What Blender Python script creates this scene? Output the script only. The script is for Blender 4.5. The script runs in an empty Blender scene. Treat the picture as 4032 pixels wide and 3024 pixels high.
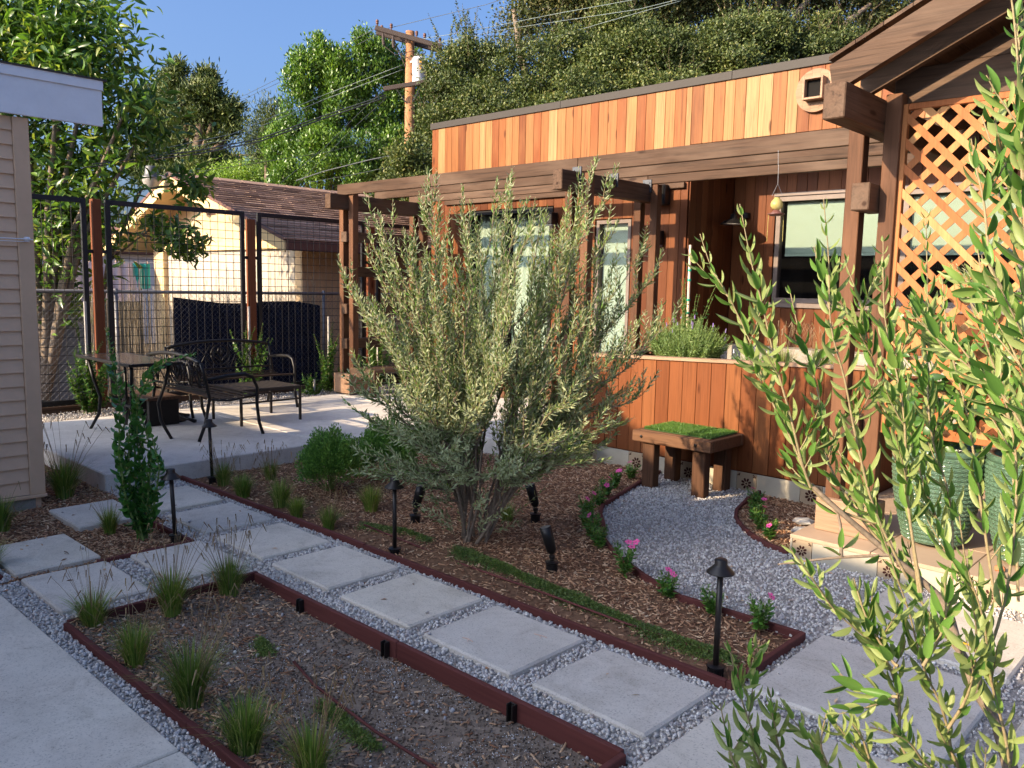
import bpy, math, random
import numpy as np
from mathutils import Vector, Matrix
sc = bpy.context.scene
col = sc.collection
random.seed(7)
rng = np.random.default_rng(11)
PI = math.pi

# ------------------------------------------------------------------ camera, sky, sun, exposure
cam_d = bpy.data.cameras.new('camera'); cam = bpy.data.objects.new('camera', cam_d); col.objects.link(cam)
yaw, pitch, roll = map(math.radians, (-43.16, 6.849, 1.1855))
fw = Vector((math.sin(yaw)*math.cos(pitch), math.cos(yaw)*math.cos(pitch), -math.sin(pitch)))
rt = Vector((math.cos(yaw), -math.sin(yaw), 0)); up = rt.cross(fw)
r2 = rt*math.cos(roll) + up*math.sin(roll); u2 = -rt*math.sin(roll) + up*math.cos(roll)
cam.matrix_world = Matrix(((r2.x, u2.x, -fw.x, 0), (r2.y, u2.y, -fw.y, 0), (r2.z, u2.z, -fw.z, 1.6), (0, 0, 0, 1)))
cam_d.sensor_width = 36; cam_d.lens = 29.18; cam_d.clip_start = 0.05; cam_d.clip_end = 600
sc.camera = cam

SUN_TRAVEL = Vector((0.33, 1.0, -0.445)).normalized()
elev = math.asin(-SUN_TRAVEL.z); rot = math.atan2(-SUN_TRAVEL.x, -SUN_TRAVEL.y)
world = bpy.data.worlds.new('World'); sc.world = world; world.use_nodes = True
nt = world.node_tree; nt.nodes.clear()
sky = nt.nodes.new('ShaderNodeTexSky'); sky.sky_type = 'NISHITA'; sky.sun_disc = False
sky.sun_elevation = elev; sky.sun_rotation = rot % (2*PI); sky.air_density = 0.75; sky.dust_density = 6.0; sky.ozone_density = 6.0
bg = nt.nodes.new('ShaderNodeBackground'); bg.inputs['Strength'].default_value = 0.15
out = nt.nodes.new('ShaderNodeOutputWorld')
nt.links.new(sky.outputs[0], bg.inputs['Color']); nt.links.new(bg.outputs[0], out.inputs['Surface'])
sun_d = bpy.data.lights.new('sun', 'SUN'); sun_d.energy = 4.6; sun_d.angle = math.radians(0.55); sun_d.color = (1.0, 0.78, 0.52)
sun = bpy.data.objects.new('sun', sun_d); col.objects.link(sun)
sun.rotation_euler = SUN_TRAVEL.to_track_quat('-Z', 'Y').to_euler()
sc.view_settings.view_transform = 'Standard'; sc.view_settings.look = 'None'
sc.view_settings.exposure = 1.26; sc.view_settings.gamma = 1.0; sc.view_settings.use_curve_mapping = False
sc.render.engine = 'CYCLES'
sc.cycles.max_bounces = 6; sc.cycles.transparent_max_bounces = 8

# ------------------------------------------------------------------ materials
def newmat(name):
    m = bpy.data.materials.new(name); m.use_nodes = True
    n = m.node_tree; n.nodes.clear()
    o = n.nodes.new('ShaderNodeOutputMaterial'); p = n.nodes.new('ShaderNodeBsdfPrincipled')
    n.links.new(p.outputs[0], o.inputs[0])
    return m, n, p, o
def ramp(n, stops, interp='LINEAR'):
    r = n.nodes.new('ShaderNodeValToRGB'); e = r.color_ramp; e.interpolation = interp
    while len(e.elements) > 1: e.elements.remove(e.elements[-1])
    e.elements[0].position = stops[0][0]; e.elements[0].color = (*stops[0][1], 1)
    for s, c in stops[1:]:
        k = e.elements.new(s); k.color = (*c, 1)
    return r
def noise(n, vec, scale, detail=4, rough=0.55, dist=0.0):
    t = n.nodes.new('ShaderNodeTexNoise'); t.inputs['Scale'].default_value = scale
    t.inputs['Detail'].default_value = detail; t.inputs['Roughness'].default_value = rough
    t.inputs['Distortion'].default_value = dist
    if vec is not None: n.links.new(vec, t.inputs['Vector'])
    return t
def mixc(n, fac, a, b, mode='MIX'):
    m = n.nodes.new('ShaderNodeMix'); m.data_type = 'RGBA'; m.blend_type = mode
    for k, v in ((0, fac), (6, a), (7, b)):
        if isinstance(v, (int, float)): m.inputs[k].default_value = v
        elif isinstance(v, tuple): m.inputs[k].default_value = (*v, 1)
        else: n.links.new(v, m.inputs[k])
    return m.outputs[2]
def bump(n, p, h, strength, dist=0.01):
    b = n.nodes.new('ShaderNodeBump'); b.inputs['Strength'].default_value = strength; b.inputs['Distance'].default_value = dist
    n.links.new(h, b.inputs['Height']); n.links.new(b.outputs[0], p.inputs['Normal'])
def wpos(n, scale=(1, 1, 1), obj_rand=False):
    g = n.nodes.new('ShaderNodeNewGeometry'); m = n.nodes.new('ShaderNodeMapping'); m.inputs['Scale'].default_value = scale
    v = g.outputs['Position']
    n.links.new(v, m.inputs['Vector'])
    if not obj_rand: return m.outputs[0]
    oi = n.nodes.new('ShaderNodeObjectInfo'); mu = n.nodes.new('ShaderNodeMath'); mu.operation = 'MULTIPLY'; mu.inputs[1].default_value = 57.3
    n.links.new(oi.outputs['Random'], mu.inputs[0])
    a = n.nodes.new('ShaderNodeVectorMath'); a.operation = 'ADD'; n.links.new(m.outputs[0], a.inputs[0]); n.links.new(mu.outputs[0], a.inputs[1])
    return a.outputs[0]
def wood(name, tones, axis='z', rough=0.6, grain=0.35, gs=38, blotch=None, bumpk=0.25):
    """tones: list of per-board colours picked by the object's own random; grain runs along axis"""
    m, n, p, o = newmat(name)
    s = {'x': (0.035, 1, 1), 'y': (1, 0.035, 1), 'z': (1, 1, 0.035)}[axis]
    v = wpos(n, tuple(k*gs for k in s), True)
    t = noise(n, v, 1.0, 5, 0.62, 0.9)
    v2 = wpos(n, tuple(k*gs*3.5 for k in s), True); t2 = noise(n, v2, 1.0, 3, 0.6, 0.3)
    oi = n.nodes.new('ShaderNodeObjectInfo')
    k = len(tones)
    rp = ramp(n, [(i/k, c) for i, c in enumerate(tones)], 'CONSTANT'); n.links.new(oi.outputs['Random'], rp.inputs[0])
    g1 = ramp(n, [(0.28, (1-grain,)*3), (0.5, (1, 1, 1)), (0.75, (1+grain*0.45,)*3)]); n.links.new(t.outputs[0], g1.inputs[0])
    c = mixc(n, 1.0, rp.outputs[0], g1.outputs[0], 'MULTIPLY')
    g2 = ramp(n, [(0.3, (0.82,)*3), (0.7, (1.1,)*3)]); n.links.new(t2.outputs[0], g2.inputs[0])
    c = mixc(n, 0.8, c, g2.outputs[0], 'MULTIPLY')
    if blotch:
        vb = wpos(n, tuple(max(k, 0.25)*3 for k in s), True); tb = noise(n, vb, 1.0, 4, 0.6)
        rb = ramp(n, [(0.48, (0, 0, 0)), (0.68, (1, 1, 1))]); n.links.new(tb.outputs[0], rb.inputs[0])
        mm = n.nodes.new('ShaderNodeMath'); mm.operation = 'MULTIPLY'; mm.inputs[1].default_value = 0.6; n.links.new(rb.outputs[0], mm.inputs[0])
        c = mixc(n, mm.outputs[0], c, blotch)
    # knots: small dark eyes where the grain swirls
    vk = wpos(n, {'x': (1.6, 6, 6), 'y': (6, 1.6, 6), 'z': (6, 6, 1.6)}[axis], True); vo = n.nodes.new('ShaderNodeTexVoronoi'); n.links.new(vk, vo.inputs['Vector']); vo.inputs['Scale'].default_value = 1.0
    kr = ramp(n, [(0.0, (1, 1, 1)), (0.075, (0.85,)*3), (0.12, (0, 0, 0))]); n.links.new(vo.outputs['Distance'], kr.inputs[0])
    kc = mixc(n, 1.0, c, (0.30, 0.22, 0.18), 'MULTIPLY'); c = mixc(n, kr.outputs[0], c, kc)
    n.links.new(c, p.inputs['Base Color']); p.inputs['Roughness'].default_value = rough
    p.inputs['Specular IOR Level'].default_value = 0.12
    bump(n, p, t.outputs[0], bumpk, 0.006)
    return m
def flat(name, c, rough=0.6, metal=0.0, spec=0.4, var=0.12, scale=14, bumpk=0.0, bscale=80):
    m, n, p, o = newmat(name)
    t = noise(n, wpos(n), scale, 5, 0.6)
    r = ramp(n, [(0.3, tuple(x*(1-var) for x in c)), (0.7, tuple(min(1, x*(1+var)) for x in c))]); n.links.new(t.outputs[0], r.inputs[0])
    n.links.new(r.outputs[0], p.inputs['Base Color']); p.inputs['Roughness'].default_value = rough
    p.inputs['Metallic'].default_value = metal; p.inputs['Specular IOR Level'].default_value = spec
    if bumpk:
        b = noise(n, wpos(n), bscale, 4, 0.6); bump(n, p, b.outputs[0], bumpk, 0.004)
    return m
def island(name, stops, rough=0.7, spec=0.3, bumpk=0.0):
    m, n, p, o = newmat(name)
    g = n.nodes.new('ShaderNodeNewGeometry'); r = ramp(n, stops); n.links.new(g.outputs['Random Per Island'], r.inputs[0])
    c = r.outputs[0]
    t = noise(n, wpos(n), 240, 3, 0.6); q = ramp(n, [(0.3, (0.8,)*3), (0.7, (1.12,)*3)]); n.links.new(t.outputs[0], q.inputs[0])
    c = mixc(n, 1.0, c, q.outputs[0], 'MULTIPLY')
    n.links.new(c, p.inputs['Base Color']); p.inputs['Roughness'].default_value = rough; p.inputs['Specular IOR Level'].default_value = spec
    return m
def leafmat(name, stops, under=None, trans=0.3, rough=0.42, spec=0.45, tint=(1.25, 1.35, 0.6), objrand=False):
    m, n, p, o = newmat(name)
    g = n.nodes.new('ShaderNodeNewGeometry'); r = ramp(n, stops)
    if objrand:
        oi = n.nodes.new('ShaderNodeObjectInfo'); n.links.new(oi.outputs['Random'], r.inputs[0])
    else: n.links.new(g.outputs['Random Per Island'], r.inputs[0])
    c = r.outputs[0]
    if not objrand:
        vn = noise(n, wpos(n), 0.9, 3, 0.6); vr = ramp(n, [(0.35, (0.72, 0.76, 0.80)), (0.5, (1, 1, 1)), (0.66, (1.18, 1.12, 0.95))]); n.links.new(vn.outputs[0], vr.inputs[0]); c = mixc(n, 1.0, c, vr.outputs[0], 'MULTIPLY')
    if under:
        c = mixc(n, g.outputs['Backfacing'], c, under)
    n.links.new(c, p.inputs['Base Color']); p.inputs['Roughness'].default_value = rough; p.inputs['Specular IOR Level'].default_value = spec
    tr = n.nodes.new('ShaderNodeBsdfTranslucent'); tc = mixc(n, 1.0, c, tint, 'MULTIPLY'); n.links.new(tc, tr.inputs['Color'])
    ms = n.nodes.new('ShaderNodeMixShader'); ms.inputs[0].default_value = trans
    n.links.new(p.outputs[0], ms.inputs[1]); n.links.new(tr.outputs[0], ms.inputs[2]); n.links.new(ms.outputs[0], o.inputs[0])
    return m
def concrete(name, c, var=0.10, speck=0.35, rough=0.85):
    m, n, p, o = newmat(name)
    a = noise(n, wpos(n), 1.6, 6, 0.65, 0.4); b = noise(n, wpos(n), 130, 3, 0.7); oi = n.nodes.new('ShaderNodeObjectInfo')
    r = ramp(n, [(0.3, tuple(x*(1-var) for x in c)), (0.72, tuple(x*(1+var) for x in c))]); n.links.new(a.outputs[0], r.inputs[0])
    s = ramp(n, [(0.32, (1-speck,)*3), (0.44, (1, 1, 1)), (0.7, (1.06,)*3)]); n.links.new(b.outputs[0], s.inputs[0])
    cc = mixc(n, 1.0, r.outputs[0], s.outputs[0], 'MULTIPLY')
    orp = ramp(n, [(0, (0.93, 0.93, 0.95)), (1, (1.06, 1.04, 1.0))]); n.links.new(oi.outputs['Random'], orp.inputs[0])
    cc = mixc(n, 1.0, cc, orp.outputs[0], 'MULTIPLY')
    st = noise(n, wpos(n), 4.5, 6, 0.75, 1.2); sr = ramp(n, [(0.33, (0.70, 0.68, 0.65)), (0.44, (0.90, 0.89, 0.88)), (0.55, (1, 1, 1))]); n.links.new(st.outputs[0], sr.inputs[0])
    cc = mixc(n, 0.7, cc, sr.outputs[0], 'MULTIPLY')
    n.links.new(cc, p.inputs['Base Color']); p.inputs['Roughness'].default_value = rough; p.inputs['Specular IOR Level'].default_value = 0.25
    bump(n, p, b.outputs[0], 0.25, 0.003)
    return m

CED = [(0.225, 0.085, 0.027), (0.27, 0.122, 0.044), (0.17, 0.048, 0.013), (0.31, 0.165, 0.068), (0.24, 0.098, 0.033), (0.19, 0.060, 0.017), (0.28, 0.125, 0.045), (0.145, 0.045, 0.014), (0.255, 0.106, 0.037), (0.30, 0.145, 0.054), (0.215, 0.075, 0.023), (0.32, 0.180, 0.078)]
CED_SHADE = [(0.115, 0.036, 0.012), (0.155, 0.052, 0.018), (0.09, 0.027, 0.009), (0.17, 0.060, 0.021), (0.13, 0.042, 0.015)]
M = {}
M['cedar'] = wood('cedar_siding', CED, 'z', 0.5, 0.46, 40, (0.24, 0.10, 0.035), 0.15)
M['cedar_shaded'] = wood('cedar_siding_shaded', CED_SHADE, 'z', 0.5, 0.30, 34, (0.08, 0.024, 0.009), 0.12)  # same cedar, colour darkened for the shade under the pergola and in the recess
M['planter_cedar'] = wood('planter_cedar', [(0.185, 0.062, 0.022), (0.15, 0.047, 0.016), (0.21, 0.076, 0.027), (0.17, 0.054, 0.019)], 'z', 0.55, 0.32, 36, (0.17, 0.06, 0.024), 0.15)
BR = [(0.078, 0.045, 0.028), (0.094, 0.056, 0.036), (0.064, 0.036, 0.022)]
for a in 'xyz': M['beam_'+a] = wood('stained_beam_'+a, BR, a, 0.62, 0.62, 34, (0.14, 0.094, 0.065), 0.5)
M['post'] = wood('stained_post', [(0.098, 0.046, 0.025), (0.088, 0.041, 0.022)], 'z', 0.6, 0.4, 46, (0.21, 0.10, 0.052), 0.5)
M['box_wood'] = wood('pale_box_wood', [(0.33, 0.215, 0.14), (0.28, 0.17, 0.105)], 'x', 0.65, 0.35, 22, None, 0.4)
M['lattice'] = wood('lattice_redwood', [(0.33, 0.125, 0.045), (0.40, 0.18, 0.068), (0.31, 0.105, 0.036), (0.43, 0.215, 0.085), (0.36, 0.145, 0.053)], 'z', 0.6, 0.22, 30)
M['fence_post'] = wood('fence_post_red', [(0.16, 0.055, 0.026)], 'z', 0.7, 0.2, 40)
M['stool_wood'] = wood('stool_wood', [(0.12, 0.06, 0.032), (0.14, 0.072, 0.04)], 'x', 0.6, 0.45, 42, (0.17, 0.10, 0.06), 0.5)
M['stool_leg'] = wood('stool_leg_wood', [(0.085, 0.042, 0.024)], 'z', 0.6, 0.4, 42)
M['edging'] = wood('edging_composite', [(0.118, 0.038, 0.033), (0.105, 0.034, 0.030), (0.128, 0.043, 0.037)], 'x', 0.65, 0.2, 20, None, 0.2)
M['slat_brown'] = wood('brown_seat_slat', [(0.028, 0.018, 0.013), (0.036, 0.023, 0.016)], 'x', 0.45, 0.2, 30)
M['concrete'] = concrete('patio_concrete', (0.60, 0.56, 0.50), 0.12)
M['paver'] = concrete('paver_concrete', (0.60, 0.55, 0.47), 0.13, 0.42)
M['paver_side'] = concrete('slab_side_concrete', (0.30, 0.275, 0.24), 0.12, 0.45)
M['soil'] = flat('soil', (0.21, 0.16, 0.12), 0.95, 0, 0.1, 0.4, 26, 0.9, 90)
M['mulch_base'] = flat('mulch_base', (0.17, 0.095, 0.056), 0.95, 0, 0.1, 0.4, 40, 0.9, 90)
M['gravel_base'] = flat('gravel_base', (0.32, 0.295, 0.265), 0.95, 0, 0.1, 0.35, 120, 0.8, 160)
M['ground'] = flat('bare_ground', (0.12, 0.095, 0.07), 0.95, 0, 0.1, 0.3, 5, 0.5, 30)
M['stones'] = island('gravel_stones', [(0, (0.24, 0.215, 0.20)), (0.12, (0.38, 0.355, 0.34)), (0.3, (0.55, 0.50, 0.44)), (0.5, (0.66, 0.62, 0.56)), (0.7, (0.42, 0.395, 0.39)), (0.86, (0.74, 0.71, 0.66)), (0.95, (0.35, 0.26, 0.21)), (1, (0.55, 0.53, 0.50))], 0.75)
M['chips'] = island('mulch_chips', [(0, (0.16, 0.075, 0.042)), (0.3, (0.31, 0.16, 0.09)), (0.55, (0.46, 0.26, 0.145)), (0.8, (0.60, 0.38, 0.22)), (0.93, (0.72, 0.53, 0.34)), (1, (0.24, 0.12, 0.07))], 0.85, 0.15)
M['perlite'] = island('perlite_specks', [(0, (0.55, 0.53, 0.50)), (1, (0.75, 0.74, 0.72))], 0.8)
M['crumbs'] = island('soil_crumbs', [(0, (0.07, 0.05, 0.037)), (0.6, (0.17, 0.125, 0.09)), (1, (0.28, 0.21, 0.16))], 0.9, 0.1)
M['black_metal'] = flat('black_powder_metal', (0.009, 0.008, 0.008), 0.45, 0.0, 0.3, 0.2, 30)
M['bronze_metal'] = flat('bronze_metal', (0.018, 0.014, 0.012), 0.42, 0.0, 0.35, 0.2, 30)
M['frame_black'] = flat('black_fence_frame', (0.010, 0.010, 0.013), 0.5, 0, 0.4)
M['wire'] = flat('dark_wire', (0.014, 0.013, 0.015), 0.5, 0.2, 0.4)
M['galv'] = flat('galvanised', (0.16, 0.16, 0.17), 0.5, 0.5, 0.5)
M['bracket'] = flat('bracket_steel', (0.055, 0.06, 0.07), 0.42, 0.5, 0.5, 0.25, 40)
M['coping'] = flat('roof_coping', (0.042, 0.036, 0.031), 0.6, 0.0, 0.2, 0.06)
M['win_frame'] = flat('window_frame', (0.14, 0.105, 0.088), 0.5, 0.1, 0.4)
M['shade'] = flat('green_roller_shade', (0.40, 0.52, 0.41), 0.9, 0, 0.1, 0.03, 3)
M['curtain'] = flat('green_curtain', (0.42, 0.53, 0.40), 0.9, 0, 0.1, 0.06, 5)
M['dark_in'] = flat('dark_interior', (0.012, 0.011, 0.010), 0.9, 0, 0.1)
def glass(name, c, a):
    m, n, p, o = newmat(name)
    p.inputs['Base Color'].default_value = (*c, 1); p.inputs['Roughness'].default_value = 0.03; p.inputs['Specular IOR Level'].default_value = 0.6
    tr = n.nodes.new('ShaderNodeBsdfTransparent'); ms = n.nodes.new('ShaderNodeMixShader'); ms.inputs[0].default_value = a
    n.links.new(tr.outputs[0], ms.inputs[1]); n.links.new(p.outputs[0], ms.inputs[2]); n.links.new(ms.outputs[0], o.inputs[0]); return m
M['nectar'] = glass('yellow_nectar_glass', (0.42, 0.36, 0.12), 0.72)
M['glass'] = glass('window_glass', (0.01, 0.01, 0.01), 0.16)
M['red_plastic'] = flat('red_metal', (0.13, 0.055, 0.045), 0.35, 0, 0.6)
M['stucco'] = flat('garage_stucco', (0.56, 0.41, 0.25), 0.95, 0, 0.1, 0.14, 6, 0.8, 50)
M['stucco_trim'] = flat('garage_trim', (0.68, 0.50, 0.26), 0.8, 0, 0.2, 0.06)
M['garage_door'] = wood('pale_garage_door', [(0.44, 0.39, 0.32), (0.41, 0.36, 0.30)], 'z', 0.8, 0.12, 20)
M['shingle'] = island('brown_shingles', [(0, (0.27, 0.17, 0.12)), (0.5, (0.42, 0.275, 0.20)), (1, (0.54, 0.36, 0.27))], 0.95, 0.1)
M['red_trim'] = flat('red_brown_trim', (0.13, 0.06, 0.045), 0.7)
M['white_paint'] = flat('white_paint', (0.74, 0.75, 0.78), 0.6, 0, 0.3, 0.05, 8, 0.15, 40)
M['tan_siding'] = flat('tan_siding', (0.66, 0.45, 0.30), 0.8, 0, 0.2, 0.05, 10, 0.2, 60)
M['tan_trim'] = flat('tan_trim', (0.62, 0.42, 0.27), 0.8, 0, 0.2, 0.06, 8, 0.2, 40)
M['roof_dark'] = flat('dark_roof', (0.05, 0.045, 0.04), 0.9)
M['turf'] = leafmat('turf_blades', [(0, (0.045, 0.12, 0.018)), (0.6, (0.085, 0.20, 0.03)), (1, (0.17, 0.29, 0.06))], None, 0.25)
M['turf_mat'] = flat('turf_backing', (0.03, 0.08, 0.015), 0.9)
M['tile_plain'] = flat('sandy_tile', (0.40, 0.36, 0.28), 0.6, 0, 0.3, 0.08, 9)
M['tile_deco'] = flat('deco_tile', (0.38, 0.29, 0.19), 0.35, 0, 0.5, 0.08, 9)
M['motif'] = flat('motif_glaze', (0.055, 0.018, 0.014), 0.15, 0, 0.7)
M['porch_tile'] = flat('porch_tile', (0.40, 0.29, 0.20), 0.6, 0, 0.3, 0.08, 5)
M['bark'] = flat('olive_bark', (0.20, 0.155, 0.115), 0.85, 0, 0.15, 0.3, 60, 0.5, 90)
M['twig_pale'] = flat('olive_twig', (0.25, 0.20, 0.11), 0.7, 0, 0.2, 0.2, 80)
M['twig_green'] = flat('green_stem', (0.16, 0.22, 0.06), 0.7, 0, 0.2, 0.2, 80)
M['trunk_dark'] = flat('tree_bark', (0.15, 0.11, 0.08), 0.9, 0, 0.1, 0.3, 10, 0.6, 20)
OL = [(0, (0.105, 0.165, 0.062)), (0.35, (0.165, 0.24, 0.092)), (0.7, (0.23, 0.315, 0.13)), (0.92, (0.33, 0.41, 0.18)), (1, (0.18, 0.39, 0.075))]
M['olive'] = leafmat('olive_leaves', OL, (0.34, 0.38, 0.22), 0.30, 0.5, 0.25)
M['olive_near'] = leafmat('olive_leaf_near', [(0, (0.06, 0.15, 0.03)), (0.4, (0.115, 0.235, 0.045)), (0.8, (0.17, 0.31, 0.065)), (1, (0.25, 0.36, 0.09))], (0.26, 0.32, 0.11), 0.38, 0.42, 0.3, objrand=True)
M['broad'] = leafmat('broad_leaves', [(0, (0.05, 0.11, 0.018)), (0.5, (0.10, 0.20, 0.035)), (0.85, (0.19, 0.29, 0.055)), (1, (0.34, 0.36, 0.08))], None, 0.35, 0.32, 0.5)
M['ficus'] = leafmat('ficus_leaves', [(0, (0.040, 0.098, 0.014)), (0.5, (0.095, 0.190, 0.028)), (1, (0.19, 0.30, 0.05))], None, 0.3, 0.35, 0.5)
M['oak'] = leafmat('oak_leaves', [(0, (0.036, 0.058, 0.016)), (0.5, (0.080, 0.112, 0.030)), (0.85, (0.14, 0.17, 0.048)), (1, (0.22, 0.21, 0.075))], None, 0.2, 0.5, 0.35)
M['oak_dry'] = leafmat('dry_oak_leaves', [(0, (0.036, 0.058, 0.018)), (0.5, (0.080, 0.10, 0.032)), (1, (0.17, 0.15, 0.06))], None, 0.2, 0.5, 0.3)
M['pine'] = leafmat('pine_needles', [(0, (0.045, 0.075, 0.022)), (0.6, (0.10, 0.135, 0.042)), (1, (0.16, 0.18, 0.06))], None, 0.15, 0.5, 0.3)
M['hedge'] = leafmat('hedge_leaves', [(0, (0.12, 0.22, 0.03)), (1, (0.30, 0.42, 0.07))], None, 0.35)
M['privet'] = leafmat('privet_leaf', [(0, (0.035, 0.12, 0.022)), (0.6, (0.055, 0.17, 0.030)), (1, (0.09, 0.23, 0.04))], None, 0.22, 0.28, 0.55, objrand=True)
M['vine'] = leafmat('vine_leaves', [(0, (0.035, 0.095, 0.018)), (0.6, (0.07, 0.17, 0.03)), (1, (0.16, 0.28, 0.05))], None, 0.32, 0.35, 0.5)
M['vinca'] = leafmat('vinca_leaves', [(0, (0.045, 0.13, 0.022)), (0.6, (0.09, 0.22, 0.035)), (1, (0.17, 0.31, 0.06))], None, 0.28, 0.3, 0.5)
M['bush'] = leafmat('bush_leaves', [(0, (0.08, 0.18, 0.045)), (0.6, (0.14, 0.29, 0.065)), (1, (0.24, 0.42, 0.10))], None, 0.25)
M['sage'] = leafmat('sage_leaves', [(0, (0.11, 0.19, 0.05)), (0.6, (0.20, 0.30, 0.09)), (1, (0.30, 0.38, 0.14))], None, 0.25)
M['grass'] = leafmat('grass_blades', [(0, (0.09, 0.17, 0.028)), (0.55, (0.19, 0.29, 0.05)), (0.85, (0.32, 0.38, 0.09)), (1, (0.55, 0.46, 0.22))], None, 0.25, 0.5, 0.3)
M['seed'] = leafmat('grass_seed_heads', [(0, (0.20, 0.12, 0.06)), (1, (0.38, 0.27, 0.14))], None, 0.1)
M['thyme'] = leafmat('creeping_thyme', [(0, (0.06, 0.11, 0.022)), (0.6, (0.12, 0.19, 0.04)), (1, (0.24, 0.30, 0.08))], None, 0.2)
M['pink'] = flat('pink_petal', (0.80, 0.10, 0.32), 0.5, 0, 0.3, 0.1)
M['pale_pink'] = flat('pale_pink_petal', (0.75, 0.34, 0.50), 0.5, 0, 0.3, 0.1)
M['magenta'] = flat('flower_eye', (0.35, 0.01, 0.08), 0.5)
M['purple'] = flat('purple_petal', (0.25, 0.16, 0.42), 0.6)
M['yellow'] = flat('yellow_leaf', (0.85, 0.42, 0.02), 0.5)
M['pot_in'] = flat('pot_soil', (0.06, 0.04, 0.03), 0.95)
M['terracotta'] = flat('terracotta', (0.42, 0.16, 0.07), 0.7)
M['blue_fabric'] = flat('blue_screen_fabric', (0.010, 0.014, 0.032), 0.9, 0, 0.1, 0.5, 9)
M['reed'] = island('reed_stalks', [(0, (0.16, 0.13, 0.10)), (0.5, (0.34, 0.28, 0.20)), (1, (0.50, 0.43, 0.33))], 0.8, 0.2)
M['tarp'] = flat('grey_tarp', (0.20, 0.22, 0.25), 0.8, 0, 0.2, 0.1)
M['pole_wood'] = flat('pole_wood', (0.34, 0.17, 0.085), 0.9, 0, 0.1, 0.25, 20)
M['arm_wood'] = flat('crossarm_wood', (0.060, 0.045, 0.040), 0.9)
M['transformer'] = flat('transformer_grey', (0.62, 0.62, 0.64), 0.4, 0, 0.5, 0.05)
M['label_orange'] = flat('orange_marking', (0.75, 0.38, 0.06), 0.6)
M['cable'] = flat('cable_dark', (0.05, 0.06, 0.06), 0.6)
M['cable_light'] = flat('cable_light', (0.15, 0.19, 0.19), 0.6)
M['cloth_white'] = flat('white_cloth', (0.66, 0.62, 0.78), 0.9, 0, 0.1)
M['cloth_teal'] = flat('teal_cloth', (0.05, 0.42, 0.40), 0.9, 0, 0.1)
M['skin_lamp'] = flat('lamp_plastic', (0.30, 0.28, 0.26), 0.35, 0, 0.5)
M['lamp_grey'] = flat('lamp_metal', (0.12, 0.12, 0.12), 0.5, 0.2, 0.5)
M['table_glass'] = flat('smoked_table_top', (0.045, 0.035, 0.03), 0.16, 0, 0.7, 0.2, 20)
M['stake'] = flat('wood_stake', (0.62, 0.44, 0.34), 0.7)
M['white_stake'] = flat('white_stake', (0.45, 0.42, 0.38), 0.7)
M['green_tie'] = flat('green_tie', (0.01, 0.28, 0.17), 0.5)
M['rock'] = flat('grey_rock', (0.36, 0.34, 0.31), 0.9, 0, 0.2, 0.3, 20, 0.8, 40)
def pot_glaze():
    m, n, p, o = newmat('pot_glaze')
    t = noise(n, wpos(n), 9, 5, 0.65); t2 = noise(n, wpos(n), 60, 3, 0.6)
    r = ramp(n, [(0.3, (0.045, 0.09, 0.055)), (0.55, (0.085, 0.145, 0.09)), (0.8, (0.15, 0.21, 0.135))]); n.links.new(t.outputs[0], r.inputs[0])
    q = ramp(n, [(0.3, (0.75,)*3), (0.7, (1.15,)*3)]); n.links.new(t2.outputs[0], q.inputs[0])
    n.links.new(mixc(n, 1.0, r.outputs[0], q.outputs[0], 'MULTIPLY'), p.inputs['Base Color'])
    p.inputs['Roughness'].default_value = 0.22; p.inputs['Specular IOR Level'].default_value = 0.5
    return m
M['pot'] = pot_glaze()

# ------------------------------------------------------------------ mesh helpers
def mesh_arrays(name, V, F, mat, smooth=False):
    """V (n,3); F list of faces or array of tris/quads"""
    me = bpy.data.meshes.new(name)
    V = np.asarray(V, dtype=np.float32)
    if isinstance(F, np.ndarray):
        k = F.shape[1]; nf = len(F)
        me.vertices.add(len(V)); me.vertices.foreach_set('co', V.ravel())
        me.loops.add(nf*k); me.loops.foreach_set('vertex_index', F.astype(np.int32).ravel())
        me.polygons.add(nf); me.polygons.foreach_set('loop_start', np.arange(0, nf*k, k, dtype=np.int32))
        try: me.polygons.foreach_set('loop_total', np.full(nf, k, dtype=np.int32))
        except Exception: pass
        me.update(calc_edges=True)
    else:
        me.from_pydata(V.tolist(), [], F); me.update()
    if smooth: me.polygons.foreach_set('use_smooth', np.ones(len(me.polygons), dtype=bool))
    me.materials.append(mat); return me
def link(name, me, parent=None, loc=None):
    o = bpy.data.objects.new(name, me); col.objects.link(o)
    if parent is not None: o.parent = parent
    if loc is not None: o.location = loc
    return o
def tag(o, label=None, cat=None, group=None, kind=None):
    for k, v in (('label', label), ('category', cat), ('group', group), ('kind', kind)):
        if v: o[k] = v
    return o
def thing(name, label, cat, loc=(0, 0, 0), rz=0, group=None):
    o = bpy.data.objects.new(name, None); o.empty_display_size = 0.1; col.objects.link(o)
    o.location = loc; o.rotation_euler = (0, 0, rz)
    return tag(o, label, cat, group)
CH = {}
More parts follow.
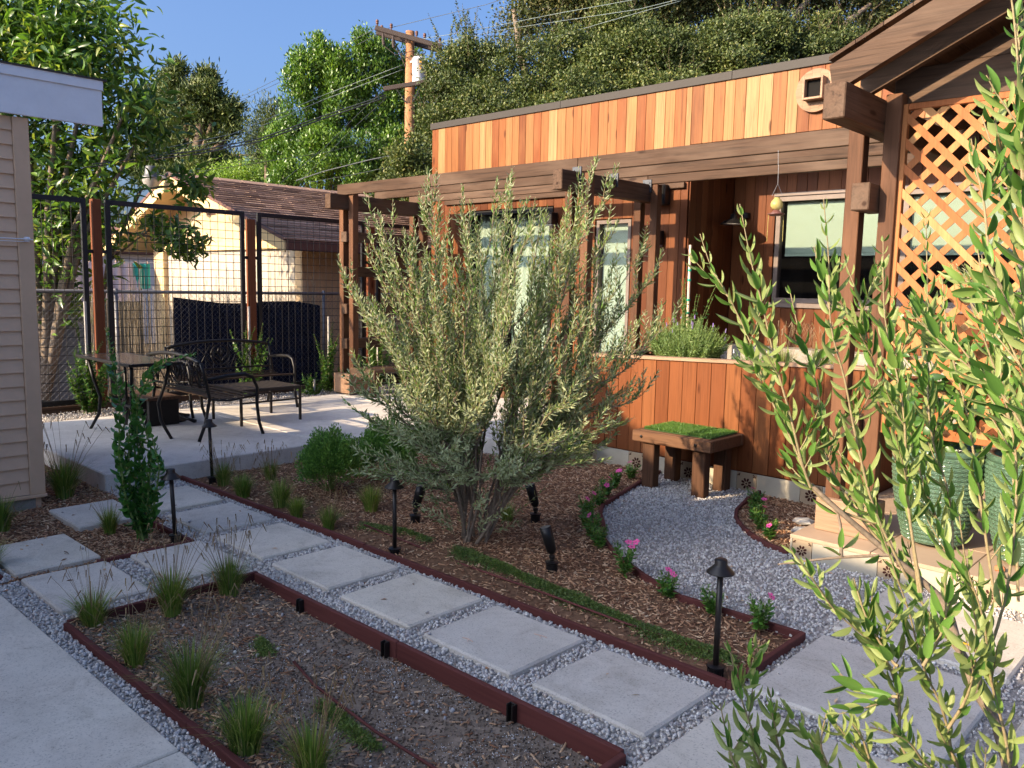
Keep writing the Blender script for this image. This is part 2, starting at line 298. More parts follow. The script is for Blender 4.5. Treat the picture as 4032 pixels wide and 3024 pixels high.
def chamfer_box():
    if 'b' in CH: return CH['b']
    V = []; idx = {}
    for sx in (-1, 1):
        for sy in (-1, 1):
            for sz in (-1, 1):
                for a in range(3): idx[(sx, sy, sz, a)] = len(V); V.append((sx, sy, sz, a))
    F = []
    ax = [0, 1, 2]
    for a in ax:
        b, c = [k for k in ax if k != a]
        for s in (-1, 1):
            q = []
            for sb, sc_ in ((-1, -1), (1, -1), (1, 1), (-1, 1)):
                k = [0, 0, 0]; k[a] = s; k[b] = sb; k[c] = sc_
                q.append(idx[(*k, a)])
            flip = (s > 0) == (a == 1)
            F.append(q[::-1] if flip else q)
        for sb in (-1, 1):
            for sc_ in (-1, 1):
                k0 = [0, 0, 0]; k0[b] = sb; k0[c] = sc_; k0[a] = -1; k1 = list(k0); k1[a] = 1
                q = [idx[(*k0, b)], idx[(*k1, b)], idx[(*k1, c)], idx[(*k0, c)]]
                F.append(q)
    for sx in (-1, 1):
        for sy in (-1, 1):
            for sz in (-1, 1): F.append([idx[(sx, sy, sz, a)] for a in ax])
    # fix winding outward
    P = np.array([[v[i]*(1.0 if v[3] == i else 0.8) for i in range(3)] for v in V])
    out = []
    for f in F:
        p = P[f]; nrm = np.cross(p[1]-p[0], p[2]-p[0])
        out.append(f if nrm @ p.mean(0) > 0 else f[::-1])
    CH['b'] = (V, out); return CH['b']
class MB:
    def __init__(s, origin=(0, 0, 0)): s.v = []; s.f = []; s.o = np.array(origin, float)
    def add(s, V, F, mat=None):
        n = len(s.v)
        for p in V: s.v.append((p[0]-s.o[0], p[1]-s.o[1], p[2]-s.o[2]))
        for f in F: s.f.append([i+n for i in f])
        return s
    def box(s, c, d, ch=0.004, R=None):
        """centre c, full size d, chamfer ch, optional 3x3 rotation"""
        V0, F = chamfer_box(); h = [x/2 for x in d]; ch = min(ch, min(h)*0.45)
        V = []
        for sx, sy, sz, a in V0:
            p = [sx*h[0], sy*h[1], sz*h[2]]
            for i in range(3):
                if i != a: p[i] -= math.copysign(ch, p[i])
            if R is not None: p = [sum(R[i][j]*p[j] for j in range(3)) for i in range(3)]
            V.append((p[0]+c[0], p[1]+c[1], p[2]+c[2]))
        return s.add(V, F)
    def span(s, a, b, ch=0.004):
        return s.box([(a[i]+b[i])/2 for i in range(3)], [abs(b[i]-a[i]) for i in range(3)], ch)
    def bar(s, a, b, w, t, ch=0.003, upv=(0, 0, 1)):
        a = Vector(a); b = Vector(b); d = (b-a); L = d.length; d.normalize()
        u = Vector(upv); x = d.cross(u)
        if x.length < 1e-4: x = d.cross(Vector((1, 0, 0)))
        x.normalize(); z = x.cross(d)
        R = [[d[i], x[i], z[i]] for i in range(3)]
        return s.box((a+b)/2, (L, w, t), ch, R)
    def tube(s, pts, r, n=6, caps=True):
        pts = [Vector(p) for p in pts]; m = len(pts)
        rr = r if isinstance(r, (list, tuple)) else [r]*m
        V = []; prev = None
        for i, p in enumerate(pts):
            d = (pts[min(i+1, m-1)]-pts[max(i-1, 0)]).normalized()
            if prev is None:
                x = d.cross(Vector((0, 0, 1)));
                if x.length < 1e-3: x = d.cross(Vector((1, 0, 0)))
            else: x = prev - d*prev.dot(d)
            x.normalize(); prev = x; y = d.cross(x)
            for k in range(n):
                a = 2*PI*k/n; V.append(p + (x*math.cos(a)+y*math.sin(a))*rr[i])
        F = [[i*n+k, i*n+(k+1) % n, (i+1)*n+(k+1) % n, (i+1)*n+k] for i in range(m-1) for k in range(n)]
        if caps: F.append(list(range(n))[::-1]); F.append([(m-1)*n+k for k in range(n)])
        return s.add(V, F)
    def lathe(s, c, prof, n=20):
        V = []; m = len(prof)
        for r, z in prof:
            for k in range(n): a = 2*PI*k/n; V.append((c[0]+r*math.cos(a), c[1]+r*math.sin(a), c[2]+z))
        F = [[i*n+k, i*n+(k+1) % n, (i+1)*n+(k+1) % n, (i+1)*n+k] for i in range(m-1) for k in range(n)]
        if prof[0][0] > 1e-4: F.append(list(range(n))[::-1])
        if prof[-1][0] > 1e-4: F.append([(m-1)*n+k for k in range(n)])
        return s.add(V, F)
    def prism(s, poly, a, b, axis=1):
        """extrude 2D polygon (in the two other axes) from a to b along axis"""
        n = len(poly); V = []
        for t in (a, b):
            for u, w in poly:
                p = [0, 0, 0]; o = [k for k in range(3) if k != axis]; p[o[0]] = u; p[o[1]] = w; p[axis] = t; V.append(p)
        F = [list(range(n)), [n+k for k in range(n)][::-1]] + [[k, n+k, n+(k+1) % n, (k+1) % n] for k in range(n)]
        return s.add(V, F)
    def mesh(s, name, mat, smooth=False): 
        me = bpy.data.meshes.new(name); me.from_pydata(s.v, [], s.f); me.update()
        if smooth: me.polygons.foreach_set('use_smooth', np.ones(len(me.polygons), dtype=bool))
        me.materials.append(mat); return me
    def build(s, name, mat, parent=None, smooth=False, kind=None):
        o = link(name, s.mesh(name, mat, smooth), parent)
        if kind: o['kind'] = kind
        return o
def fix_normals(me):
    import bmesh
    bm = bmesh.new(); bm.from_mesh(me); bmesh.ops.recalc_face_normals(bm, faces=bm.faces); bm.to_mesh(me); bm.free()
def part_box(name, mat, parent, a, b, ch=0.004):
    """a box part between world corners a and b; its parent is a thing at the origin or MB handles the offset"""
    o = np.array(parent.location) if parent is not None else np.zeros(3)
    return MB(o).span(a, b, ch).build(name, mat, parent)

def unit(a): return a/np.maximum(np.linalg.norm(a, axis=-1, keepdims=True), 1e-9)
def frames(d, nrm):
    """rotation matrices (n,3,3) with columns: leaf axis d, side, normal"""
    d = unit(d); s = np.cross(nrm, d); s = unit(s); n = np.cross(d, s)
    return np.stack([d, s, n], axis=2)
def scatter(name, T, TF, P, R, S, mat, parent=None, smooth=False, kind=None):
    T = np.asarray(T, float); TF = np.asarray(TF, int); k = len(T); n = len(P)
    S = np.asarray(S, float)
    if S.ndim == 1: S = np.repeat(S[:, None], 3, axis=1)
    L = T[None]*S[:, None, :]
    V = np.einsum('nij,nkj->nki', R, L) + np.asarray(P)[:, None, :]
    if parent is not None: V = V - np.array(parent.location)[None, None, :]
    F = (TF[None] + (np.arange(n)*k)[:, None, None]).reshape(-1, TF.shape[1])
    me = mesh_arrays(name, V.reshape(-1, 3), F, mat, smooth)
    o = link(name, me, parent)
    if kind: o['kind'] = kind
    return o
# leaf templates (unit length along x)
LANCE = (np.array([(0, 0, 0), (.45, -.5, .06), (.45, .5, .06), (1, 0, -.04), (.45, 0, -.03)]), np.array([(0, 1, 4), (0, 4, 2), (1, 3, 4), (4, 3, 2)]))
DIAM = (np.array([(0, 0, 0), (.5, -.5, .08), (1, 0, 0), (.5, .5, .08)]), np.array([(0, 1, 2), (0, 2, 3)]))
def fine_leaf(k=5, fold=0.12, curve=0.12, shape=None):
    """a leaf of 2k+1 columns with midrib fold and a bend"""
    ts = np.linspace(0, 1, k+2); V = [(0, 0, 0)]; F = []
    for t in ts[1:-1]:
        w = (shape(t) if shape else math.sin(PI*t**0.85)*0.5)
        z = -curve*t*t
        V += [(t, -w, z+fold*w), (t, 0, z), (t, w, z+fold*w)]
    V.append((1, 0, -curve)); e = len(V)-1
    F += [(0, 1, 2), (0, 2, 3)]
    for i in range(k-1):
        a = 1+3*i; b = a+3
        F += [(a, b, b+1), (a, b+1, a+1), (a+1, b+1, b+2), (a+1, b+2, a+2)]
    a = 1+3*(k-1); F += [(a, e, a+1), (a+1, e, a+2)]
    return np.array(V, float), np.array(F, int)
# ---- surveyed positions of crowns, shoots, wires (metres)
LEFT_TREE = [(-12.715, 3.28, 4.379, 0.893, 0.893, 0.893), (-12.634, 3.813, 4.886, 0.672, 0.672, 0.55), (-11.686, 3.984, 4.297, 0.556, 0.556, 0.468), (-11.776, 4.447, 4.609, 0.436, 0.436, 0.454), (-12.227, 4.371, 5.203, 0.554, 0.554, 0.246), (-11.171, 4.653, 3.918, 0.328, 0.328, 0.357), (-11.587, 4.569, 3.517, 0.379, 0.379, 0.366), (-11.206, 4.879, 3.651, 0.182, 0.182, 0.255), (-12.212, 4.057, 3.212, 0.554, 0.554, 0.369), (-11.828, 4.075, 2.648, 0.485, 0.485, 0.273), (-11.375, 4.27, 2.757, 0.298, 0.298, 0.268), (-11.798, 3.87, 1.98, 0.42, 0.42, 0.42), (-11.974, 3.844, 1.318, 0.336, 0.336, 0.366), (-11.742, 4.348, 2.306, 0.308, 0.308, 0.308), (-12.496, 3.262, 3.021, 0.536, 0.536, 0.715), (-12.439, 3.072, 1.541, 0.536, 0.536, 0.715)]
LEFT_SPRAY = [(-11.424, 5.517, 2.895, 0.194, 0.194, 0.22), (-11.221, 5.299, 2.088, 0.267, 0.267, 0.203), (-11.578, 5.145, 2.353, 0.192, 0.192, 0.112)]
PINE = [(-32.246, 15.197, 9.203, 0.321, 0.321, 0.607), (-32.733, 15.287, 8.33, 0.544, 0.544, 0.58), (-31.528, 15.889, 9.312, 0.357, 0.357, 0.464), (-31.083, 15.608, 8.428, 0.599, 0.599, 0.529), (-32.239, 15.351, 7.579, 0.612, 0.612, 0.396), (-31.017, 16.165, 8.083, 0.464, 0.464, 0.357), (-30.23, 16.227, 8.165, 0.316, 0.316, 0.316), (-30.516, 16.558, 7.617, 0.357, 0.357, 0.25), (-31.36, 15.763, 7.594, 0.607, 0.607, 0.286), (-30.477, 16.529, 7.21, 0.214, 0.214, 0.143), (-33.495, 15.354, 8.884, 0.405, 0.405, 0.736), (-31.186, 16.225, 6.892, 0.396, 0.396, 0.18), (-30.646, 16.194, 6.139, 0.464, 0.464, 0.178), (-31.784, 15.959, 7.004, 0.471, 0.471, 0.218), (-32.374, 15.202, 6.608, 0.47, 0.47, 0.361), (-33.244, 15.067, 7.385, 0.622, 0.622, 0.915), (-31.468, 15.404, 6.027, 0.714, 0.714, 0.393), (-30.75, 15.595, 5.611, 0.778, 0.778, 0.212), (-33.015, 14.65, 6.067, 0.906, 0.906, 0.906), (-31.919, 14.862, 5.304, 1.249, 1.249, 0.428), (-34.281, 15.091, 8.405, 0.559, 0.559, 0.931)]
PINE_TRUNKS = [[[-31.283, 15.374, 4.789], [-31.338, 15.526, 6.031], [-31.191, 15.811, 6.923], [-31.087, 16.041, 7.726]], [[-31.674, 15.285, 4.803], [-31.765, 15.465, 6.41], [-32.074, 15.365, 7.563], [-32.448, 15.292, 9.25]], [[-31.338, 15.526, 6.031], [-30.871, 16.055, 6.577], [-30.663, 16.338, 7.116]], [[-31.438, 15.491, 6.383], [-31.433, 15.73, 7.805], [-31.519, 15.883, 9.223]]]
FICUS = [(-20.507, 12.398, 5.008, 0.402, 0.402, 0.753), (-19.789, 12.53, 5.917, 0.417, 0.417, 1.472), (-19.762, 12.737, 7.017, 0.319, 0.319, 0.736), (-19.755, 13.232, 6.629, 0.425, 0.425, 1.437), (-19.497, 13.067, 7.513, 0.27, 0.27, 0.552), (-18.976, 13.357, 6.306, 0.417, 0.417, 1.35), (-19.245, 13.55, 7.333, 0.297, 0.297, 0.557), (-18.909, 13.907, 6.751, 0.398, 0.398, 1.43), (-18.616, 13.918, 7.66, 0.294, 0.294, 0.552), (-18.452, 14.175, 6.615, 0.421, 0.421, 1.362), (-18.427, 14.706, 6.34, 0.429, 0.429, 1.387), (-18.885, 12.778, 4.792, 0.726, 0.726, 0.847), (-19.801, 12.237, 4.207, 0.491, 0.491, 0.491), (-18.241, 13.486, 4.585, 0.73, 0.73, 0.851), (-18.119, 14.466, 4.809, 0.625, 0.625, 0.999), (-18.744, 14.634, 7.711, 0.277, 0.277, 0.504), (-18.324, 15.434, 6.819, 0.513, 0.513, 1.411), (-17.976, 15.488, 5.168, 0.641, 0.641, 1.026)]
FICUS_PINE = [(-24.017, 14.12, 6.107, 0.377, 0.377, 0.435), (-24.027, 14.039, 5.674, 0.493, 0.493, 0.319), (-23.893, 14.331, 6.688, 0.319, 0.319, 0.377)]
HEDGE = [(-28.349, 15.431, 5.2, 0.669, 0.669, 0.368), (-27.765, 16.023, 5.466, 0.636, 0.636, 0.435), (-27.27, 16.476, 5.397, 0.669, 0.669, 0.402), (-28.947, 14.849, 5.067, 0.669, 0.669, 0.234)]
OAK = [(-11.924, 9.891, 3.797, 0.385, 0.385, 0.468), (-11.998, 9.74, 3.295, 0.46, 0.46, 0.418), (-11.894, 10.581, 4.464, 0.498, 0.498, 0.533), (-12.074, 10.845, 5.409, 0.392, 0.392, 0.522), (-12.175, 11.407, 6.046, 0.321, 0.321, 0.41), (-11.85, 10.999, 5.069, 0.609, 0.609, 0.609), (-11.604, 11.601, 5.651, 0.441, 0.441, 0.441), (-11.09, 11.105, 4.74, 0.678, 0.678, 0.509), (-10.879, 11.985, 5.53, 0.696, 0.696, 0.609), (-10.38, 11.463, 4.548, 0.753, 0.753, 0.418), (-10.476, 12.708, 5.946, 0.705, 0.705, 0.529), (-9.812, 12.067, 4.981, 0.753, 0.753, 0.418), (-9.561, 12.956, 5.598, 0.773, 0.773, 0.515), (-10.136, 13.689, 6.613, 0.632, 0.632, 0.452), (-9.023, 13.505, 5.87, 0.773, 0.773, 0.515), (-8.556, 12.994, 5.132, 0.743, 0.743, 0.248), (-8.297, 13.917, 5.916, 0.678, 0.678, 0.509), (-7.767, 14.459, 6.184, 0.678, 0.678, 0.466), (-7.265, 14.918, 6.114, 0.593, 0.593, 0.339), (-7.515, 14.042, 5.572, 0.743, 0.743, 0.248), (-6.879, 15.254, 5.956, 0.509, 0.509, 0.237), (-6.564, 15.715, 6.122, 0.512, 0.512, 0.154), (-11.495, 9.912, 3.159, 0.495, 0.495, 0.33), (-6.975, 15.807, 6.506, 0.348, 0.348, 0.209)]
OAK2 = [(-13.152, 14.146, 7.28, 0.351, 0.351, 0.516), (-12.986, 14.404, 7.901, 0.516, 0.516, 0.516), (-12.432, 15.036, 7.746, 0.726, 0.726, 0.622), (-11.773, 15.691, 7.971, 0.83, 0.83, 0.519), (-10.929, 16.291, 7.651, 0.722, 0.722, 0.619), (-10.218, 16.852, 7.841, 0.616, 0.616, 0.513), (-9.653, 17.494, 7.687, 0.516, 0.516, 0.413), (-11.315, 16.242, 8.707, 3.112, 3.112, 0.622), (-9.092, 18.09, 8.114, 0.619, 0.619, 0.413), (-8.518, 18.742, 7.96, 0.519, 0.519, 0.311), (-7.901, 19.23, 8.25, 0.929, 0.929, 0.413), (-7.186, 19.836, 7.859, 0.619, 0.619, 0.31), (-7.562, 19.558, 7.471, 0.622, 0.622, 0.228)]
OAK_LIMBS = [[[-9.33, 17.085, 5.875], [-9.541, 17.119, 7.284], [-9.861, 16.984, 8.285]], [[-10.827, 15.439, 6.083], [-11.062, 15.431, 7.375], [-11.306, 15.366, 8.368]], [[-12.634, 13.938, 5.58], [-12.916, 13.838, 6.582], [-13.125, 13.807, 7.587]], [[-8.536, 17.615, 6.248], [-8.677, 17.597, 6.943], [-8.516, 17.847, 7.547], [-8.209, 18.235, 8.156]], [[-9.492, 17.082, 6.78], [-9.098, 17.536, 7.296], [-8.807, 17.943, 8.113]], [[-8.253, 17.897, 6.356], [-7.892, 18.369, 7.165], [-7.366, 18.963, 7.78]]]
FG = [(0, [[-0.74, 2.176, 1.005], [-0.818, 2.116, 1.037], [-0.876, 2.079, 1.091], [-0.894, 2.076, 1.129], [-0.931, 2.063, 1.216], [-0.986, 2.037, 1.326], [-1.037, 2.019, 1.461], [-1.092, 1.994, 1.577], [-1.135, 1.974, 1.652], [-1.17, 1.964, 1.743]]), (0, [[-0.851, 2.02, 1.105], [-0.869, 1.996, 1.174], [-0.893, 1.973, 1.283], [-0.929, 1.944, 1.424], [-0.958, 1.92, 1.557], [-0.981, 1.897, 1.658], [-1.011, 1.875, 1.806]]), (0, [[-0.715, 2.253, 0.907], [-0.795, 2.227, 0.996], [-0.885, 2.201, 1.142], [-0.921, 2.224, 1.275], [-0.965, 2.237, 1.398], [-1.005, 2.247, 1.473], [-1.05, 2.261, 1.602]]), (0, [[-0.635, 2.119, 0.898], [-0.703, 2.06, 1.065], [-0.747, 2.025, 1.239], [-0.776, 1.999, 1.388], [-0.806, 1.969, 1.518], [-0.818, 1.96, 1.674], [-0.834, 1.946, 1.814]]), (0, [[-0.626, 2.188, 0.847], [-0.68, 2.192, 1.108], [-0.712, 2.188, 1.191], [-0.752, 2.186, 1.338], [-0.793, 2.18, 1.47], [-0.821, 2.182, 1.572], [-0.866, 2.17, 1.682]]), (0, [[-0.592, 2.088, 0.883], [-0.637, 2.082, 1.097], [-0.66, 2.09, 1.281], [-0.681, 2.087, 1.385], [-0.72, 2.076, 1.539], [-0.741, 2.087, 1.723]]), (0, [[-0.591, 2.35, 0.789], [-0.62, 2.389, 1.027], [-0.68, 2.39, 1.203], [-0.708, 2.412, 1.324], [-0.731, 2.446, 1.499], [-0.772, 2.486, 1.807]]), (0, [[-0.427, 1.945, 0.749], [-0.4, 2.002, 0.938], [-0.401, 2.033, 1.138], [-0.419, 2.041, 1.288], [-0.463, 2.024, 1.436], [-0.503, 2.005, 1.545], [-0.534, 1.989, 1.631]]), (0, [[-0.557, 2.482, 0.562], [-0.693, 2.452, 0.731], [-0.818, 2.438, 0.936], [-0.92, 2.435, 1.083], [-0.99, 2.454, 1.182]]), (1, [[-0.339, 2.277, 0.167], [-0.405, 2.274, 0.433], [-0.44, 2.272, 0.525], [-0.494, 2.251, 0.615], [-0.542, 2.24, 0.725], [-0.577, 2.237, 0.816], [-0.636, 2.208, 0.877], [-0.696, 2.175, 0.931], [-0.812, 2.1, 1.042], [-0.872, 2.069, 1.102]]), (1, [[-0.339, 2.277, 0.167], [-0.432, 2.188, 0.577], [-0.504, 2.085, 0.785]]), (2, [[-0.687, 2.146, 0.94], [-0.802, 2.071, 0.921], [-0.914, 1.995, 0.894]]), (2, [[-0.785, 2.08, 0.926], [-0.817, 2.121, 1.024], [-0.883, 2.123, 1.073]]), (0, [[-0.333, 2.037, 0.357], [-0.518, 1.868, 0.56], [-0.549, 1.836, 0.725], [-0.564, 1.806, 0.801], [-0.582, 1.767, 0.852], [-0.641, 1.695, 0.93], [-0.672, 1.648, 0.998], [-0.713, 1.594, 1.084]]), (0, [[-0.333, 2.037, 0.357], [-0.445, 1.941, 0.561], [-0.466, 1.911, 0.657], [-0.481, 1.882, 0.726], [-0.508, 1.845, 0.807], [-0.535, 1.814, 0.928], [-0.558, 1.781, 1.015], [-0.586, 1.747, 1.12]]), (0, [[-0.315, 1.988, 0.371], [-0.362, 1.956, 0.646], [-0.393, 1.917, 0.788], [-0.412, 1.888, 0.927], [-0.442, 1.847, 1.045], [-0.457, 1.818, 1.157]]), (0, [[-0.529, 1.752, 0.831], [-0.545, 1.752, 0.841], [-0.592, 1.735, 0.917], [-0.625, 1.732, 1.0]]), (0, [[-0.532, 1.778, 0.753], [-0.572, 1.785, 0.742], [-0.625, 1.781, 0.744], [-0.662, 1.794, 0.754]]), (0, [[-0.449, 1.845, 0.69], [-0.414, 1.825, 0.785], [-0.398, 1.79, 0.901], [-0.396, 1.738, 0.993]]), (0, [[-0.486, 1.766, 0.841], [-0.465, 1.813, 0.922], [-0.477, 1.831, 1.013]]), (0, [[-0.378, 1.948, 0.489], [-0.473, 1.831, 0.595], [-0.505, 1.767, 0.671], [-0.553, 1.683, 0.715]]), (3, [[-0.75, 1.835, 0.246], [-0.827, 1.781, 0.463], [-0.835, 1.767, 0.527], [-0.871, 1.737, 0.653], [-0.893, 1.718, 0.763]]), (3, [[-0.766, 1.82, 0.245], [-0.883, 1.766, 0.445], [-0.917, 1.77, 0.523], [-0.942, 1.78, 0.582]]), (3, [[-0.701, 1.881, 0.247], [-0.796, 1.83, 0.477], [-0.818, 1.823, 0.559], [-0.833, 1.821, 0.632]]), (3, [[-0.605, 1.909, 0.283], [-0.689, 1.842, 0.497], [-0.702, 1.817, 0.562], [-0.694, 1.815, 0.641]]), (3, [[-0.527, 1.918, 0.319], [-0.605, 1.878, 0.518], [-0.631, 1.865, 0.59], [-0.667, 1.84, 0.642]]), (3, [[-0.75, 1.835, 0.246], [-0.817, 1.746, 0.504], [-0.831, 1.676, 0.574]]), (0, [[-0.46, 2.209, 0.864], [-0.509, 2.216, 1.082], [-0.559, 2.223, 1.302], [-0.613, 2.219, 1.48], [-0.645, 2.232, 1.638]]), (0, [[-0.42, 2.247, 0.866], [-0.46, 2.288, 1.136], [-0.505, 2.317, 1.357], [-0.566, 2.33, 1.572], [-0.606, 2.354, 1.734]]), (0, [[-0.576, 2.496, 0.753], [-0.71, 2.47, 1.047], [-0.781, 2.489, 1.247], [-0.839, 2.521, 1.455], [-0.87, 2.565, 1.588]])]
FG2 = [(0, [[-0.198, 1.573, 0.957], [-0.272, 1.564, 1.329], [-0.321, 1.568, 1.628], [-0.344, 1.57, 1.777], [-0.358, 1.578, 1.902], [-0.383, 1.581, 2.061], [-0.399, 1.576, 2.12]]), (0, [[-0.324, 1.684, 1.51], [-0.391, 1.654, 1.629], [-0.405, 1.661, 1.667], [-0.425, 1.672, 1.766], [-0.444, 1.678, 1.827], [-0.458, 1.688, 1.878]]), (0, [[-0.282, 1.622, 1.319], [-0.32, 1.656, 1.535], [-0.346, 1.672, 1.569], [-0.398, 1.663, 1.596], [-0.441, 1.662, 1.624]]), (0, [[-0.3, 1.686, 1.39], [-0.359, 1.71, 1.663], [-0.388, 1.735, 1.772], [-0.431, 1.744, 1.858], [-0.463, 1.76, 1.93]]), (0, [[-0.267, 1.691, 1.23], [-0.311, 1.699, 1.32], [-0.369, 1.695, 1.414], [-0.425, 1.687, 1.477], [-0.461, 1.694, 1.517]]), (0, [[-0.309, 1.773, 1.549], [-0.355, 1.761, 1.878], [-0.385, 1.736, 2.036], [-0.407, 1.702, 2.095]]), (0, [[-0.294, 1.814, 1.29], [-0.365, 1.826, 1.667], [-0.399, 1.845, 1.868], [-0.431, 1.863, 2.054], [-0.452, 1.874, 2.137]]), (0, [[-0.266, 1.752, 1.175], [-0.327, 1.774, 1.377], [-0.381, 1.789, 1.493], [-0.421, 1.807, 1.552]])]
POLE = {'top': [-14.166, 11.743, 6.847], 'bot': [-13.853, 11.507, 3.63], 'axl': [-14.694, 11.25, 6.861], 'axr': [-13.64, 12.178, 6.492], 'lal': [-14.443, 11.277, 5.595], 'lar': [-13.693, 12.013, 5.791], 'tl': [-13.994, 11.818, 6.327], 'farpole': [-56.617, 31.213, 10.468], 'farbase': [-56.423, 31.067, 8.475]}
WIRES = [[[-14.678, 11.274, 6.91], [-36.195, 22.945, 11.664], [-56.794, 31.76, 14.793], [-91.546, 41.279, 18.962]], [[-14.544, 11.39, 6.855], [-35.867, 23.248, 11.629], [-56.771, 31.742, 14.561], [-91.488, 41.236, 18.364]], [[-14.212, 11.585, 6.146], [-15.796, 10.698, 5.593], [-13.358, 7.202, 4.015], [-11.798, 4.369, 3.082]], [[-14.202, 11.578, 6.049], [-15.787, 10.691, 5.493], [-13.351, 7.196, 3.937], [-11.792, 4.364, 3.021]], [[-14.406, 11.298, 5.509], [-14.878, 10.073, 4.948], [-14.868, 8.591, 4.282], [-12.749, 6.321, 3.58], [-10.724, 3.97, 2.931]], [[-14.401, 11.294, 5.461], [-14.872, 10.069, 4.891], [-14.863, 8.587, 4.229], [-12.744, 6.317, 3.53], [-10.801, 3.891, 2.89]], [[-14.399, 11.293, 5.441], [-14.436, 10.442, 4.677], [-14.206, 9.083, 3.501]], [[-14.416, 11.136, 4.586], [-14.369, 9.723, 4.118], [-14.852, 7.091, 3.464]], [[-14.406, 11.322, 5.655], [-14.335, 10.6, 5.057], [-13.942, 9.435, 4.131], [-12.707, 7.674, 3.178]], [[-14.015, 11.858, 6.686], [-12.21, 11.433, 6.4], [-10.262, 11.89, 6.467], [-7.761, 11.419, 6.138], [-6.32, 11.391, 6.146]], [[-13.828, 12.018, 6.594], [-11.567, 12.05, 6.489], [-8.562, 12.067, 6.249], [-7.339, 11.817, 6.15]], [[-14.534, 11.406, 6.895], [-11.937, 11.778, 6.941], [-10.318, 11.933, 7.048]], [[-13.966, 11.761, 5.813], [-11.526, 12.019, 6.064], [-9.637, 12.451, 6.318], [-8.065, 12.559, 6.403]], [[-15.163, 9.586, 3.618], [-14.333, 9.696, 3.753], [-13.271, 10.03, 3.928], [-11.671, 10.164, 4.012]], [[-15.021, 9.713, 3.575], [-14.346, 10.374, 3.755], [-11.949, 9.858, 3.738]]]
SHIRTS = [[[-14.5, 5.172, 1.622], 0.42], [[-14.5, 5.36, 1.627], 0.3], [[-14.5, 5.537, 1.631], 0.4], [[-14.5, 5.717, 1.635], 0.3], [[-14.5, 5.901, 1.639], 0.34], [[-14.5, 6.104, 1.644], 0.3]]
LAMPHEAD = [-14.891, 6.485, 3.362]
# ================================================================== GROUND
def big_sheet(name, x0, y0, x1, y1, z, mat):
    me = mesh_arrays(name, [(x0, y0, z), (x1, y0, z), (x1, y1, z), (x0, y1, z)], [[0, 1, 2, 3]], mat)
    return tag(link(name, me), kind='structure')
big_sheet('ground', -150, -150, 150, 150, -0.12, M['ground'])

CURVE = [(-2.16, 3.62), (-2.50, 3.76), (-2.81, 3.93), (-3.05, 4.13), (-3.24, 4.38), (-3.42, 4.58), (-3.55, 4.78), (-3.65, 5.13), (-3.74, 5.45), (-3.82, 5.75), (-3.88, 6.03)]
CURVE2 = [(-2.95, 6.03), (-2.90, 5.72), (-2.81, 5.40), (-2.72, 5.22), (-2.58, 5.05), (-2.42, 4.90), (-2.27, 4.80), (-2.12, 4.745)]
cx_ = np.array([p[0] for p in CURVE]); cy_ = np.array([p[1] for p in CURVE])
c2x = np.array([p[0] for p in CURVE2]); c2y = np.array([p[1] for p in CURVE2])
def zone(x, y):
    """0 none 1 gravel 2 mulch 3 soil"""
    z = np.ones(x.shape, int)
    z[y < 1.175] = 0
    # bare bed in the foreground
    bed2 = (x > -3.95) & (x < -1.50) & (y > 1.28) & (y < 2.215); z[bed2] = 3
    # mulch around the step stones by the tan house
    tri = (x < -4.735) & (y < 2.235) & (y > 1.2); tri &= ~((x > -5.42) & (x < -4.78) & (y < 1.29)); z[tri] = 2
    z[(x < -5.28) & (y < 2.36)] = 2
    # olive bed
    xb = np.interp(y, cy_, cx_)          # x of the curved edge at this y (y rising)
    bedA = (y > 2.94) & (x > -6.36) & (x < -1.525) & (((y < 3.61) & (x < -1.525)) | ((y >= 3.61) & (x < xb)))
    z[bedA] = 2
    y2 = np.interp(x, c2x, c2y); bedR = (x > -2.95) & (x < -2.105) & (y > y2) & (y < 6.05); z[bedR] = 2
    z[(x > -2.105) & (y > 4.745)] = 0
    z[(x < -6.36) & (y > 2.36)] = 0
    z[(y > 6.05)] = 0
    z[(x < -4.78) & (y > 5.55)] = 0
    return z
def hnoise(x, y, s, k=3):
    h = np.zeros_like(x); r = np.random.default_rng(5)
    for i in range(14):
        a = r.uniform(0, 2*PI); f = s*(0.5+r.uniform(0, 1.6)); ph = r.uniform(0, 6.3)
        h += np.sin((x*math.cos(a)+y*math.sin(a))*f+ph)
    return h/14
def zheight(x, y, z):
    h = np.where(z == 1, -0.006+0.006*hnoise(x, y, 9), 0.0)
    h = np.where(z == 2, -0.012+0.022*hnoise(x, y, 7)+0.008*hnoise(x+9, y, 26), h)
    edge2 = np.minimum.reduce([x+3.95, -1.50-x, y-1.28, 2.215-y])
    h = np.where(z == 3, -0.048+0.022*hnoise(x, y, 6)+0.010*hnoise(x+3, y, 30), h)
    # mulch heaped at the left and front edges of the bare bed
    heap = np.clip(1-(y-1.28)/0.30, 0, 1)*0.040+np.clip(1-(x+3.95)/0.55, 0, 1)*0.035
    h = np.where(z == 3, h+heap, h)
    # olive bed sits a bit higher round the trunk
    h = np.where(z == 2, h+0.05*np.exp(-((x+3.53)**2+(y-3.5)**2)/0.35), h)
    return h
GS = 0.035
gx = np.arange(-9.3, 3.2, GS); gy = np.arange(1.16, 6.2, GS)
X, Y = np.meshgrid(gx, gy, indexing='ij')
Zc = zone(X+GS/2, Y+GS/2)
